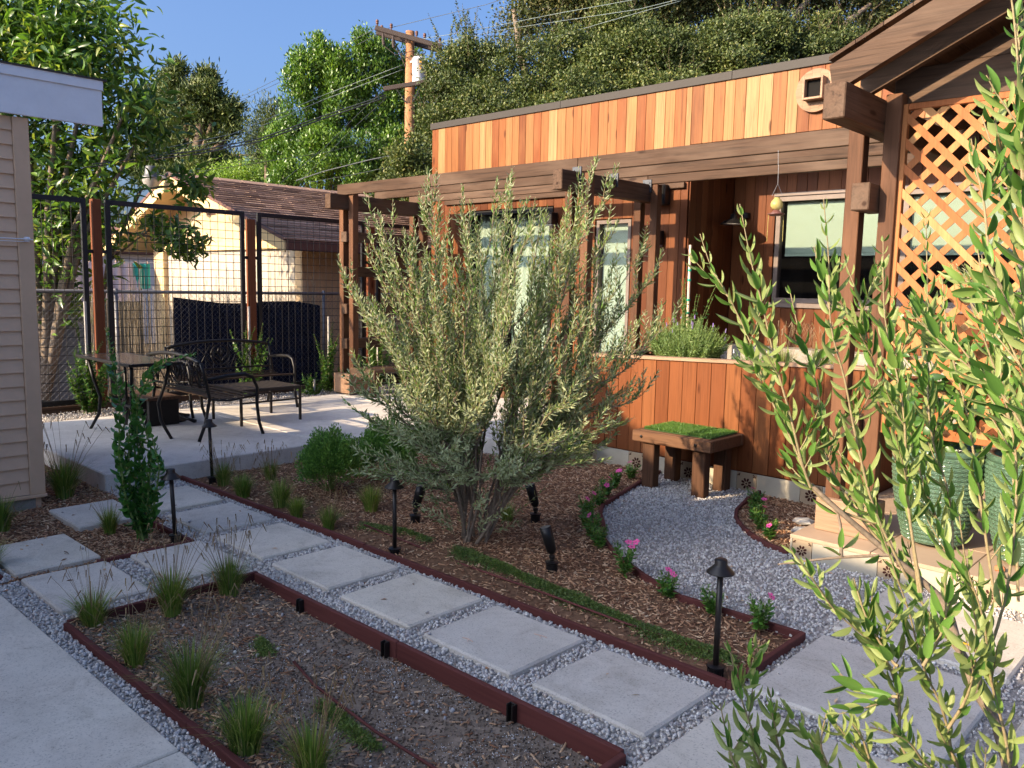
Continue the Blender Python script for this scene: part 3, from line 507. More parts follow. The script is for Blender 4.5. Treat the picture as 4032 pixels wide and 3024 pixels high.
def ground_piece(name, code, mat):
    nx, ny = X.shape; zc = Zc[:-1, :-1] == code
    ii, jj = np.nonzero(zc)
    a = ii*ny+jj; F = np.stack([a, a+ny, a+ny+1, a+1], 1)
    H = zheight(X, Y, np.full(X.shape, code))
    V = np.stack([X.ravel(), Y.ravel(), H.ravel()], 1)
    used, inv = np.unique(F.ravel(), return_inverse=True)
    me = mesh_arrays(name, V[used], inv.reshape(F.shape), mat, True)
    return tag(link(name, me), kind='structure')
gravel = ground_piece('gravel_path', 1, M['gravel_base'])
mulch = ground_piece('mulch_bed', 2, M['mulch_base'])
soilb = ground_piece('soil_bed', 3, M['soil'])

# ---- pavers: parts of the gravel path
def paver(x0, y0, x1, y1, h=0.016, mat=None, rot=0.0):
    j = lambda s: random.uniform(-s, s)
    c = ((x0+x1)/2, (y0+y1)/2, h-0.025+j(0.002)); d = (x1-x0, y1-y0, 0.05)
    r = rot+j(0.006); tx = j(0.004); ty = j(0.004)
    R = (Matrix.Rotation(r, 3, 'Z') @ Matrix.Rotation(tx, 3, 'X') @ Matrix.Rotation(ty, 3, 'Y'))
    return MB().box(c, d, 0.009, R).build('paver', mat or M['paver'], gravel)
PAV = [(-6.04, 2.385, -5.49, 2.84), (-5.385, 2.38, -4.835, 2.85), (-4.72, 2.385, -4.165, 2.85), (-4.055, 2.375, -3.505, 2.855), (-3.385, 2.37, -2.85, 2.86), (-2.745, 2.365, -2.19, 2.85), (-2.085, 2.37, -1.54, 2.842),
       (-1.45, 2.10, -0.72, 2.83), (-4.72, 1.865, -4.15, 2.285), (-4.715, 1.305, -4.12, 1.735), (-5.395, 1.31, -4.82, 1.75), (-6.0, 1.85, -5.455, 2.275),
       (-1.455, 2.965, -0.72, 3.69), (-1.46, 3.81, -0.72, 4.54), (-0.60, 2.965, 0.13, 3.69), (-0.60, 3.81, 0.13, 4.54), (-0.60, 2.10, 0.13, 2.83), (0.25, 2.965, 0.98, 3.69), (0.25, 3.81, 0.98, 4.54)]
for p in PAV: paver(*p, h=0.020 if p[0] > -5.4 else 0.026)
def in_paver(x, y, m=0.0):
    r = np.zeros(x.shape, bool)
    for a in PAV: r |= (x > a[0]-m) & (x < a[2]+m) & (y > a[1]-m) & (y < a[3]+m)
    return r
# ---- loose gravel
def rand_rot(n, flatten=False):
    a = rng.normal(size=(n, 3)); b = rng.normal(size=(n, 3)); return frames(a, b)
OCT = np.array([(1, 0, 0), (-1, 0, 0), (0, 1, 0), (0, -1, 0), (0, 0, 1), (0, 0, -1)], float); OCF = np.array([(0, 2, 4), (2, 1, 4), (1, 3, 4), (3, 0, 4), (2, 0, 5), (1, 2, 5), (3, 1, 5), (0, 3, 5)])
def cube_t():
    return np.array([(-1, -1, -1), (1, -1, -1), (1, 1, -1), (-1, 1, -1), (-1, -1, 1), (1, -1, 1), (1, 1, 1), (-1, 1, 1)], float)*0.5, np.array([(0, 3, 2, 1), (4, 5, 6, 7), (0, 1, 5, 4), (1, 2, 6, 5), (2, 3, 7, 6), (3, 0, 4, 7)])
# a faceted pebble of 9 corners, more varied than an octahedron
def pebble():
    r = np.random.default_rng(3); V = []
    for z, k, ro in ((-.55, 3, 0.3), (0.1, 4, 0.9), (.6, 3, 1.4)):
        for i in range(k):
            a = 2*PI*i/k+ro; rr = 1.0 if z == 0.1 else 0.62
            V.append((rr*math.cos(a)*r.uniform(.85, 1.1), rr*math.sin(a)*r.uniform(.85, 1.1), z))
    F = [(0, 2, 1), (7, 8, 9)]
    lo = [0, 1, 2]; mi = [3, 4, 5, 6]; hi = [7, 8, 9]
    def zipr(A, B):
        out = []; i = j = 0; na, nb = len(A), len(B)
        while i < na or j < nb:
            if j >= nb or (i < na and (i+1)/na <= (j+1)/nb): out.append((A[i % na], A[(i+1) % na], B[j % nb])); i += 1
            else: out.append((A[i % na], B[(j+1) % nb], B[j % nb])); j += 1
        return out
    F += zipr(lo, mi); F += zipr(mi, hi)
    return np.array(V), np.array(F)
PEB = pebble()
def sample(n, x0, x1, y0, y1, code, avoid=0.0):
    x = rng.uniform(x0, x1, n); y = rng.uniform(y0, y1, n); z = zone(x, y)
    k = (z == code)
    if avoid is not None: k &= ~in_paver(x, y, -avoid)
    x, y = x[k], y[k]; return x, y, zheight(x, y, np.full(x.shape, code))
xs, ys, hs = [], [], []
for (n, a) in ((66000, (-6.4, -0.7, 1.17, 3.1)), (34000, (-3.9, -0.7, 3.1, 6.05)), (9000, (-0.75, 1.6, 2.0, 4.76))):
    x, y, h = sample(n, *a, 1, 0.004); xs.append(x); ys.append(y); hs.append(h)
# the strip of gravel behind the patio slab and a few strays on mulch and soil
n = 5200; x = rng.uniform(-9.75, -9.02, n); y = rng.uniform(2.3, 7.4, n); xs.append(x); ys.append(y); hs.append(np.full(n, 0.085)+rng.uniform(0, .02, n))
n = 420; x = rng.uniform(-6.0, -.8, n); y = rng.uniform(1.2, 4.4, n); k = in_paver(x, y, 0.0) & ~in_paver(x, y, -0.05) ; k |= in_paver(x, y) & (rng.random(n) < .05); xs.append(x[k]); ys.append(y[k]); hs.append(np.full(k.sum(), .021))
x, y, h = sample(160, -3.9, -1.5, 1.3, 2.2, 3); xs.append(x); ys.append(y); hs.append(h)
x = np.concatenate(xs); y = np.concatenate(ys); h = np.concatenate(hs)
S = rng.uniform(0.0045, 0.0105, (len(x), 1))*rng.uniform(0.7, 1.35, (len(x), 3))
scatter('gravel', *PEB, np.stack([x, y, h+S.mean(1)*0.35+rng.uniform(-.001, .004, len(x))], 1), rand_rot(len(x)), S, M['stones'], kind='stuff')
# ---- mulch chips
TC, TCF = cube_t()
def chips(n, box, code, dens_mask=None, lens=(0.009, 0.034), lift=0.004, avoid=0.0):
    x, y, h = sample(n, *box, code, avoid)
    if dens_mask is not None:
        k = dens_mask(x, y); x, y, h = x[k], y[k], h[k]
    m = len(x); a = rng.uniform(0, 2*PI, m); tl = rng.normal(0, 0.28, m)
    d = np.stack([np.cos(a), np.sin(a), tl], 1); nn = np.stack([rng.normal(0, .3, m), rng.normal(0, .3, m), np.ones(m)], 1)
    S = np.stack([rng.uniform(*lens, m)*rng.choice([1, 1, 1, 1.7], m), rng.uniform(.003, .009, m), rng.uniform(.0012, .0035, m)], 1)
    return np.stack([x, y, h+rng.uniform(0, lift*3, m)], 1), frames(d, nn), S
Ps, Rs, Ss = [], [], []
def keep_bed2(x, y): return (rng.random(len(x)) < np.clip(0.12+1.1*np.exp(-(y-1.28)/0.16)+1.0*np.exp(-(x+3.95)/0.30), 0, 1))
fade = lambda x, y: rng.random(len(x)) < np.clip((y-2.94)/0.45, 0.35, 1)
for c in (chips(46000, (-6.4, -1.5, 2.94, 6.05), 2, fade), chips(12000, (-7.4, -4.7, 1.2, 2.36), 2), chips(2200, (-2.95, -2.1, 4.7, 6.05), 2), chips(7500, (-3.95, -1.5, 1.28, 2.215), 3, keep_bed2)):
    Ps.append(c[0]); Rs.append(c[1]); Ss.append(c[2])
scatter('wood_mulch', TC, TCF, np.concatenate(Ps), np.concatenate(Rs), np.concatenate(Ss), M['chips'], kind='stuff')
# ---- dry leaf litter
_n = 620; _x = rng.uniform(-7, -.75, _n); _y = rng.uniform(1.1, 6.0, _n); _z = zone(_x, _y); _k = (_z > 0) & ~((_x > -6.36) & (_y > 5.5) & (_x < -4.7)); _k &= (_z > 1) | (rng.random(_n) < .25); _x, _y, _z = _x[_k], _y[_k], _z[_k]
_h = zheight(_x, _y, _z)+.008; _h = np.where(in_paver(_x, _y), .024, _h); _m = len(_x); _a = rng.uniform(0, 6.28, _m)
scatter('leaf_litter', *LANCE, np.stack([_x, _y, _h], 1), frames(np.stack([np.cos(_a), np.sin(_a), rng.normal(0, .2, _m)], 1), np.stack([rng.normal(0, .5, _m), rng.normal(0, .5, _m), np.ones(_m)], 1)), np.stack([rng.uniform(.018, .05, _m), rng.uniform(.006, .018, _m), rng.uniform(.02, .06, _m)], 1), M['chips'], kind='stuff')
# ---- soil crumbs and perlite specks
x, y, h = sample(15000, -3.95, -1.5, 1.28, 2.215, 3); S = rng.uniform(0.002, 0.0065, (len(x), 1))*np.ones((1, 3))*rng.uniform(.7, 1.3, (len(x), 3))
scatter('soil_crumbs', *PEB, np.stack([x, y, h+0.001], 1), rand_rot(len(x)), S, M['crumbs'], kind='stuff')
x, y, h = sample(9000, -3.9, -1.5, 1.35, 2.215, 3); k = (hnoise(x*1.3, y, 8)+0.15*rng.normal(size=len(x))) > 0.08; x, y, h = x[k], y[k], h[k]
S = rng.uniform(0.0011, 0.0028, (len(x), 1))*np.ones((1, 3))
scatter('perlite', OCT, OCF, np.stack([x, y, h+0.003], 1), rand_rot(len(x)), S, M['perlite'], kind='stuff')

# ---- edging boards
def edging(label, runs, z=0.030, depth=0.13):
    t = thing('garden_edging', label, 'edging', (runs[0][0][0], runs[0][0][1], 0))
    for run in runs:
        for a, b in zip(run[:-1], run[1:]):
            L = math.hypot(b[0]-a[0], b[1]-a[1]); k = max(1, round(L/1.25))
            for i in range(k):
                p = [a[j]+(b[j]-a[j])*i/k for j in range(2)]; q = [a[j]+(b[j]-a[j])*(i+1)/k for j in range(2)]
                ux, uy = (q[0]-p[0])/(L/k), (q[1]-p[1])/(L/k); g = 0.0012 if k > 1 else -0.003
                dz = random.uniform(-0.003, 0.003)
                MB(t.location).bar((p[0]+ux*g, p[1]+uy*g, z-depth/2+dz), (q[0]-ux*g, q[1]-uy*g, z-depth/2+dz), 0.024, depth, 0.003).build('board', M['edging'], t)
    return t
e2 = edging('dark red edging boards round the bare soil bed in the foreground', [[(-1.512, 2.20), (-1.512, 1.276)], [(-1.512, 1.264), (-3.938, 1.264)], [(-3.95, 1.277), (-3.95, 2.228)], [(-3.937, 2.216), (-1.525, 2.216)]], 0.034)
for x, y in ((-3.47, 2.198), (-2.79, 2.198), (-2.02, 2.198)):
    m = MB(e2.location)
    m.span((x-0.016, y-0.022, -0.07), (x-0.010, y+0.004, 0.022), 0.001).span((x+0.010, y-0.022, -0.07), (x+0.016, y+0.004, 0.022), 0.001).span((x-0.010, y-0.003, -0.07), (x+0.010, y+0.003, 0.022), 0.001)
    m.build('stake', M['bronze_metal'], e2)
edging('dark red straight edging along the pavers in front of the olive bed', [[(-6.34, 2.932), (-1.525, 2.932)], [(-1.512, 2.920), (-1.512, 3.612)]], 0.036)
edging('curved red edging bending from the far corner to the bench stool', [[(-1.525, 3.624)] + CURVE], 0.026, 0.10)
edging('short curved edging round the small flower bed by the tiled step', [CURVE2], 0.024, 0.09)
edging('red edging corner round the mulch with the tall shrub', [[(-5.46, 2.243), (-4.724, 2.243)], [(-4.736, 2.23), (-4.736, 1.70)]], 0.026, 0.09)
edging('low edging end at the left frame border', [[(-5.46, 1.245), (-4.83, 1.245)]], 0.02, 0.08)
# ---- walks and the patio slab
walk = link('concrete_walk', mesh_arrays('walk_bed', [(-5, -6, -0.03), (4, -6, -0.03), (4, 1.17, -0.03), (-5, 1.17, -0.03)], [[0, 1, 2, 3]], M['paver_side'])); walk['kind'] = 'structure'
for a, b in ((-4.76, -2.613), (-2.605, -0.4), (-0.392, 1.8), (1.808, 4)):
    for c, d in ((-1.2, 1.176), (-3.6, -1.208), (-6, -3.608)):
        MB().span((a, c, -0.06), (b, d, 0.012), 0.006).build('slab', M['paver'], walk)
patio = link('patio', MB().span((-9.0, 2.37, -0.14), (-6.38, 9.0, -0.01), 0.002).mesh('patio_core', M['paver_side'])); patio['kind'] = 'structure'
for a, b, c, d in ((-9.02, -6.35, 2.354, 4.296), (-9.02, -6.35, 4.304, 6.24), (-9.02, -6.35, 6.248, 8.14), (-6.342, -4.79, 5.60, 8.14)):
    MB().span((a, c, -0.06 if b < -5 else -0.12), (b, d, 0.13), 0.008).build('slab', M['concrete'], patio)
strip = tag(link('gravel_strip', mesh_arrays('strip', [(-10.4, 0, 0.075), (-9.0, 0, 0.075), (-9.0, 9, 0.075), (-10.4, 9, 0.075)], [[0, 1, 2, 3]], M['gravel_base'])), kind='structure')
porch = link('porch', MB().span((-2.05, 4.80, -0.12), (2.2, 9.1, 0.115), 0.002).mesh('porch_core', M['paver_side'])); porch['kind'] = 'structure'
# porch floor tiles and the tiled riser with its flower tiles
for i in range(9):
    for j in range(9):
        x0 = -2.11+i*0.48; y0 = 4.745+j*0.48
        MB().span((x0+0.002, y0+(0.001 if j else 0), 0.105), (x0+0.478, y0+0.478, 0.13), 0.003).build('floor_tile', M['porch_tile'], porch)
def motif(c, ax, size, parent, z0):
    """eight-petal flower with corner petals, as thin glaze on a tile; ax 'y' faces -Y"""
    m = MB(parent.location if parent is not None and parent.parent is None else (0, 0, 0))
    def pet(a, r0, r1, w, cx=0, cz=0):
        P = []
        for t in np.linspace(0, 2*PI, 9)[:-1]:
            u = (r0+r1)/2 + (r1-r0)/2*math.cos(t); v = w*math.sin(t)*(1.0+0.25*math.cos(t))
            P.append((cx+u*math.cos(a)-v*math.sin(a), cz+u*math.sin(a)+v*math.cos(a)))
        V = []
        for x, z in P: V.append((c[0]+x*size, c[1], c[2]+z*size) if ax == 'y' else (c[0], c[1]+x*size, c[2]+z*size))
        for x, z in P: V.append((c[0]+x*size, c[1]-0.003, c[2]+z*size) if ax == 'y' else (c[0]-0.003, c[1]+x*size, c[2]+z*size))
        m.add(V, [list(range(8)), list(range(8, 16))[::-1]] + [[i, (i+1) % 8, 8+(i+1) % 8, 8+i] for i in range(8)])
    for k in range(8): pet(k*PI/4+PI/8, 0.085, 0.27, 0.052)
    pet(0, -0.045, 0.045, 0.045)
    for sx in (-1, 1):
        for sz in (-1, 1):
            a = math.atan2(-sz, -sx)
            pet(a, 0.04, 0.15, 0.028, sx*0.44, sz*0.44); pet(a+0.75, 0.05, 0.13, 0.022, sx*0.44, sz*0.44); pet(a-0.75, 0.05, 0.13, 0.022, sx*0.44, sz*0.44)
    return m.build('flower_motif', M['motif'], parent, kind='stuff')
def tile_row(parent, x0, x1, y, z0, z1, period, first):
    """plain tiles with a square flower tile every period; a tile course facing -Y"""
    h = z1-z0; x = first
    xs = []
    while x < x1: xs.append(x); x += period
    cur = x0
    for x in xs:
        if x-cur > 0.01: MB(parent.location).span((cur+0.0015, y, z0), (x-0.0015, y+0.012, z1), 0.001).build('tile', M['tile_plain'], parent)
        if x+h > x1: cur = x; break
        MB(parent.location).span((x+0.0015, y, z0), (x+h-0.0015, y+0.012, z1), 0.001).build('flower_tile', M['tile_deco'], parent)
        motif((x+h/2, y-0.0005, (z0+z1)/2), 'y', h, parent, z0)
        cur = x+h
    if cur < x1-0.01: MB(parent.location).span((cur+0.0015, y, z0), (x1, y+0.012, z1), 0.001).build('tile', M['tile_plain'], parent)
tile_row(porch, -2.108, 2.1, 4.747, -0.02, 0.104, 0.505, -2.092)
MB().span((-2.108, 4.762, -0.02), (-2.096, 6.04, 0.104), 0.001).build('tile', M['tile_plain'], porch)

# ================================================================== WOOD CLAD HOUSE
HY = 8.15; BY = 9.15
house = thing('wood_clad_house', 'house clad in vertical orange cedar boards with flat roof and grey coping', 'house', (-5.0, 8.15, 0))
HL = house.location
def boards(x0, x1, yf, z0, z1, mat, parent, wmin=0.118, wmax=0.150, th=0.018, axis='x', facing=-1, ztop=None):
    x = x0; k = 0
    while x < x1-0.01:
        w = random.uniform(wmin, wmax)
        if x+w > x1-0.05: w = x1-x
        g = 0.0035; pr = random.uniform(0, 0.0025)
        zt = ztop(x+w/2) if ztop else z1
        if axis == 'x': a = (x+g/2, yf-pr, z0); b = (x+w-g/2, yf+th, zt)
        else: a = (yf-pr, x+g/2, z0); b = (yf+th, x+w-g/2, zt)
        MB(parent.location).span(a, b, 0.0025).build('board', mat, parent); x += w; k += 1
# solid core walls (dark behind the joints)
core = MB(HL)
core.span((-9.30, HY+0.019, 3.12), (2.6, HY+0.25, 3.80), 0.001)
core.span((-9.30, HY+0.019, 2.62), (-5.05, HY+0.25, 3.119), 0.001)
core.span((-9.30, HY+0.019, -0.1), (-8.56, HY+0.25, 2.619), 0.001)
core.span((-6.99, HY+0.019, -0.1), (-6.30, HY+0.25, 2.619), 0.001)
core.span((-5.78, HY+0.019, -0.1), (-5.05, HY+0.25, 2.619), 0.001)
core.span((-8.559, HY+0.019, -0.1), (-6.991, HY+0.25, 0.13), 0.001)
core.span((-6.299, HY+0.019, -0.1), (-5.781, HY+0.25, 0.60), 0.001)
core.span((-9.30, 8.401, -0.1), (-9.10, 11.6, 3.80), 0.001)
core.span((-5.20, 8.401, -0.1), (-5.041, BY+0.2, 3.119), 0.001)
core.span((-5.04, BY+0.019, -0.1), (-4.50, BY+0.2, 3.119), 0.001)
core.span((-4.50, BY+0.019, -0.1), (-1.90, BY+0.2, 1.46), 0.001)
core.span((-4.50, BY+0.019, 2.66), (-1.90, BY+0.2, 3.119), 0.001)
core.span((-1.90, BY+0.019, -0.1), (2.6, BY+0.2, 3.119), 0.001)
core.span((2.40, 8.401, -0.1), (2.6, 11.6, 3.80), 0.001)
core.span((-9.09, 11.4, -0.1), (2.39, 11.6, 3.80), 0.001)
core.build('wall_core', M['dark_in'], house)
MB(HL).span((-9.28, 8.20, 3.80), (2.58, 11.58, 3.84), 0.001).build('roof', M['roof_dark'], house)
MB(HL).span((-9.0, 8.41, 3.121), (2.4, BY+0.018, 3.14), 0.001).build('soffit', M['cedar_shaded'], house)
boards(-9.32, -5.03, HY, 2.80, 3.79, M['cedar'], house)
boards(-5.03, 2.6, HY, 3.165, 3.79, M['cedar'], house)
boards(-9.32, -8.57, HY, 0.14, 2.797, M['cedar_shaded'], house)
boards(-8.57, -6.98, HY, 2.60, 2.797, M['cedar_shaded'], house)
boards(-6.98, -6.31, HY, 0.14, 2.797, M['cedar_shaded'], house)
boards(-6.31, -5.77, HY, 2.40, 2.797, M['cedar_shaded'], house)
boards(-6.31, -5.77, HY, 0.14, 0.62, M['cedar_shaded'], house)
boards(-5.77, -5.03, HY, 0.14, 2.797, M['cedar_shaded'], house)
boards(HY+0.02, BY, -5.030, 0.14, 3.12, M['cedar_shaded'], house, axis='y')
boards(-5.01, -4.48, BY, 0.14, 3.12, M['cedar_shaded'], house)
boards(-4.48, -1.92, BY, 0.14, 1.45, M['cedar_shaded'], house)
boards(-4.48, -1.92, BY, 2.665, 3.12, M['cedar_shaded'], house)
boards(-1.92, 2.5, BY, 0.14, 3.12, M['cedar_shaded'], house)
# left end wall boards
boards(8.16, 11.6, -9.32, 0.0, 3.79, M['cedar'], house, 0.25, 0.30, axis='y')
# coping in lengths
cxs = [-9.345, -6.9, -4.55, -1.9, 0.5, 2.62]
for a, b in zip(cxs[:-1], cxs[1:]):
    MB(HL).span((a+0.0015, HY-0.022, 3.785), (b-0.0015, HY+0.14, 3.872), 0.003).build('coping', M['coping'], house)
MB(HL).span((-9.345, HY+0.142, 3.785), (-9.20, 11.6, 3.870), 0.003).build('coping', M['coping'], house)
MB(HL).span((-9.0, HY-0.045, 2.70), (-5.06, HY-0.004, 2.762), 0.003).build('ledger', M['beam_x'], house)
# glazed openings: frame > pane ; shades and curtains behind
def window(name, x0, x1, z0, z1, y, fr=0.05, mull=(), rail=None, fm='win_frame', shade=None, depth=0.07):
    w = MB(HL)
    w.span((x0, y-0.012, z1-fr), (x1, y+depth, z1), 0.002).span((x0, y-0.012, z0), (x1, y+depth, z0+fr), 0.002)
    w.span((x0, y-0.0119, z0+fr), (x0+fr, y+depth, z1-fr), 0.002).span((x1-fr, y-0.0119, z0+fr), (x1, y+depth, z1-fr), 0.002)
    for mx in mull: w.span((mx-fr*0.6, y-0.008, z0+fr), (mx+fr*0.6, y+depth, z1-fr), 0.002)
    W = w.build(name, M[fm], house)
    MB(HL).span((x0+fr, y+0.028, z0+fr), (x1-fr, y+0.034, z1-fr), 0.0005).build('pane', M['glass'], W)
    return W
w1 = window('sliding_door', -8.55, -7.00, 0.14, 2.59, HY+0.02, 0.055, (-7.86,), fm='black_metal')
def curtain(x0, x1, z0, z1, y, parent, folds=9, amp=0.016):
    n = folds*6; V = []; F = []
    for i in range(n+1):
        t = i/n; x = x0+(x1-x0)*t; yy = y+amp*math.sin(t*folds*2*PI)+amp*0.4*math.sin(t*17)
        V += [(x, yy, z0), (x, yy, z1), (x, yy+0.004, z1), (x, yy+0.004, z0)]
    for i in range(n):
        a = i*4; F += [[a, a+4, a+5, a+1], [a+1, a+5, a+6, a+2], [a+2, a+6, a+7, a+3]]
    return MB(HL).add(V, F).build('curtain', M['curtain'], parent, True)
curtain(-8.45, -7.93, 0.42, 2.53, HY+0.14, w1, 5); curtain(-7.80, -7.06, 0.42, 2.53, HY+0.14, w1, 7)
w2 = window('narrow_window', -6.295, -5.785, 0.63, 2.39, HY+0.02, 0.045, fm='win_frame')
MB(HL).span((-6.24, HY+0.09, 0.70), (-5.84, HY+0.096, 2.34), 0.001).build('shade', M['shade'], w2)
w3 = window('bay_window', -4.47, -1.93, 1.455, 2.66, BY+0.02, 0.055, (-3.05,), fm='win_frame')
w3b = MB(HL).span((-4.50, BY-0.012, 2.662), (-1.90, BY+0.06, 2.70), 0.002).span((-4.52, BY-0.03, 1.40), (-1.88, BY+0.05, 1.453), 0.003).build('trim', M['win_frame'], w3)
for a, b in ((-4.38, -3.09), (-3.01, -2.0)):
    MB(HL).span((a, BY+0.10, 2.02), (b, BY+0.106, 2.60), 0.001).build('shade', M['shade'], w3)
    MB(HL).span((a, BY+0.094, 1.985), (b, BY+0.112, 2.019), 0.003).build('shade_rail', M['shade'], w3)
# dark rooms behind the glass
for a, b, c, d, y in ((-8.56, -6.98, 0.13, 2.62, 8.42), (-6.3, -5.78, 0.6, 2.62, 8.42), (-4.5, -1.9, 1.46, 2.66, 9.38)):
    m = MB(HL); e = y+1.6
    V = [(a, y-0.02, c), (b, y-0.02, c), (b, e, c), (a, e, c), (a, y-0.02, d), (b, y-0.02, d), (b, e, d), (a, e, d)]
    m.add(V, [[0, 1, 2, 3], [7, 6, 5, 4], [3, 2, 6, 7], [0, 3, 7, 4], [2, 1, 5, 6]]).build('room', M['dark_in'], house)
MB(HL).span((-4.9, BY-0.35, 0.135), (-2.3, BY-0.02, 0.95), 0.01).build('foundation', M['paver_side'], house)

# speakers, sconce, barn lamp
sp = thing('speaker', 'large black box speaker high on the cedar wall beside the post', 'speaker', (-5.33, 8.15, 2.63))
MB(sp.location).span((-5.41, 8.02, 2.52), (-5.25, 8.145, 2.745), 0.012).build('body', M['black_metal'], sp)
MB(sp.location).span((-5.398, 8.012, 2.532), (-5.262, 8.0195, 2.733), 0.003).build('grille', M['dark_in'], sp)
sp = thing('wall_light', 'small black box light on the cedar wall below the larger black box', 'wall light', (-5.355, 8.15, 2.15))
MB(sp.location).span((-5.395, 8.06, 2.08), (-5.315, 8.146, 2.24), 0.008).build('body', M['black_metal'], sp)
MB(sp.location).span((-5.385, 8.07, 2.06), (-5.325, 8.136, 2.079), 0.003).build('lens', M['skin_lamp'], sp)
sp = thing('door_lamp', 'black box lamp beside the green curtained sliding door', 'wall light', (-6.95, 8.15, 2.40))
MB(sp.location).span((-7.01, 8.02, 2.36), (-6.90, 8.146, 2.51), 0.008).build('body', M['black_metal'], sp)
MB(sp.location).span((-7.005, 8.03, 2.345), (-6.905, 8.14, 2.359), 0.003).build('lens', M['skin_lamp'], sp)
bl = thing('barn_lamp', 'dark gooseneck barn lamp with a shallow cone shade in the shadowed recess', 'lamp', (-4.83, 9.15, 2.45))
o = bl.location
MB(o).lathe((-4.83, 9.12, 2.46), [(0.001, -0.03), (0.05, -0.03), (0.05, 0.03), (0.001, 0.03)]).build('mount', M['black_metal'], bl)
MB(o).tube([(-4.83, 9.12, 2.46), (-4.83, 9.02, 2.53), (-4.83, 8.90, 2.54), (-4.83, 8.83, 2.46)], 0.010, 8).build('arm', M['black_metal'], bl)
MB(o).lathe((-4.83, 8.83, 2.34), [(0.155, 0.0), (0.150, 0.004), (0.11, 0.035), (0.045, 0.065), (0.03, 0.12), (0.001, 0.125)], 24).build('shade', M['black_metal'], bl, True)
MB(o).lathe((-4.83, 8.83, 2.338), [(0.001, 0.03), (0.10, 0.012), (0.150, 0.0)], 24).build('inner_shade', M['white_paint'], bl, True)
# round wooden vent on the upper wall
vb = thing('round_vent', 'round weathered wood disc with a square box on the upper cedar wall', 'vent', (-3.61, 8.14, 3.54))
o = vb.location
V = []; F = []; n = 28
m = MB(o)
P = [( -3.62+0.205*math.cos(2*PI*k/n), 3.54+0.205*math.sin(2*PI*k/n)) for k in range(n)]
for i in range(5):  # disc of five planks, each a part
    x0 = -3.825+i*0.082; x1 = x0+0.081
    up_ = [(x, 3.54+math.sqrt(max(0, 0.205**2-(x+3.62)**2))) for x in np.linspace(x0, x1, 5)]
    lo_ = [(x, 3.54-math.sqrt(max(0, 0.205**2-(x+3.62)**2))) for x in np.linspace(x1, x0, 5)]
    pm = MB(o).prism(lo_+up_[::1], 8.10, 8.146, 1); me = pm.mesh('plank', M['box_wood']); fix_normals(me); link('plank', me, vb)
bx = MB(o)
for a, b in (((-3.71, 8.0, 3.44), (-3.69, 8.099, 3.65)), ((-3.53, 8.0, 3.44), (-3.51, 8.099, 3.65)), ((-3.69, 8.0, 3.44), (-3.53, 8.099, 3.46)), ((-3.69, 8.0, 3.63), (-3.53, 8.099, 3.65))): bx.span(a, b, 0.003)
bx.build('box_frame', M['box_wood'], vb)
MB(o).span((-3.69, 8.06, 3.46), (-3.53, 8.098, 3.63), 0.001).build('opening', M['dark_in'], vb)

# ================================================================== PERGOLA
perg = thing('pergola', 'dark stained timber pergola over the patio along the cedar house', 'pergola', (-5.5, 7.2, 0)); PL = perg.location
ZB0, ZB1, ZR1 = 2.50, 2.685, 2.82
def rafter(y, x0, x1, z0=ZB1+0.002, z1=ZR1, th=0.048): return MB(PL).span((x0, y-th/2, z0), (x1, y+th/2, z1), 0.004).build('rafter', M['beam_x'], perg)
SPL = -5.165
for y in (6.39, 6.985, 7.58):
    rafter(y, -9.12, SPL-0.002); rafter(y, SPL+0.002, -1.83)
def twin(xc, y, z0, z1, gap=0.12, w=0.088, mat='post'):
    for s in (-1, 1):
        x = xc+s*(gap/2+w/2)
        MB(PL).span((x-w/2, y-w/2, z0), (x+w/2, y+w/2, z1), 0.004).build('post', M[mat], perg)
def ybeam(xc, y0, y1, w=0.115): return MB(PL).span((xc-w/2, y0, ZB0), (xc+w/2, y1, ZB1), 0.006).build('beam', M['beam_y'], perg)
XL = -8.975; XM = -5.19; XR = -1.872
twin(XL, 6.44, 0.40, ZR1-0.012); twin(XM, 6.44, 0.13, ZB1-0.002); twin(XR, 5.05, 0.13, ZB1+0.03, 0.11, 0.090)
twin(XL, 7.61, 0.13, ZB1-0.002); twin(XM, 7.61, 0.13, ZB1-0.002)
ybeam(XL, 6.12, 7.70); ybeam(XM, 6.10, 7.70); ybeam(XR, 4.42, 8.08, 0.118)
# rails between the left posts with ends running through the twin posts
for z in (2.16, 1.72, 1.24, 0.79):
    MB(PL).span((XL-0.058, 6.36, z-0.065), (XL+0.058, 7.68, z+0.065), 0.005).build('rail', M['beam_y'], perg)
for z in (1.42, 0.80): MB(PL).span((XR-0.05, 4.95, z-0.06), (XR+0.05, 5.14, z+0.06), 0.005).build('spacer', M['beam_y'], perg)
MB(PL).span((XR-0.052, 4.86, 2.06), (XR+0.052, 5.14, 2.215), 0.006).build('spacer', M['beam_y'], perg)
# post boxes
MB(PL).span((-9.12, 6.30, 0.15), (-8.78, 6.60, 0.40), 0.006).build('post_box', M['box_wood'], perg)
MB(PL).span((-2.05, 4.955, 0.131), (-1.715, 5.19, 0.335), 0.005).build('post_box', M['box_wood'], perg)
for x in (-9.10, -8.83): MB(PL).span((x, 6.32, 0.13), (x+0.03, 6.58, 0.149), 0.002).build('foot', M['galv'], perg)
# steel brackets with bolts at the rafter splices
for y in (6.39, 6.985, 7.58):
    b = MB(PL).span((SPL-0.055, y-0.0345, 2.60), (SPL+0.055, y-0.0245, 2.735), 0.002).build('bracket', M['bracket'], perg)
    for dx in (-0.032, 0.032):
        for dz in (2.635, 2.70): MB().box((SPL+dx-PL[0], y-0.037-PL[1], dz), (0.014, 0.008, 0.014), 0.003).build('bolt', M['bracket'], b)
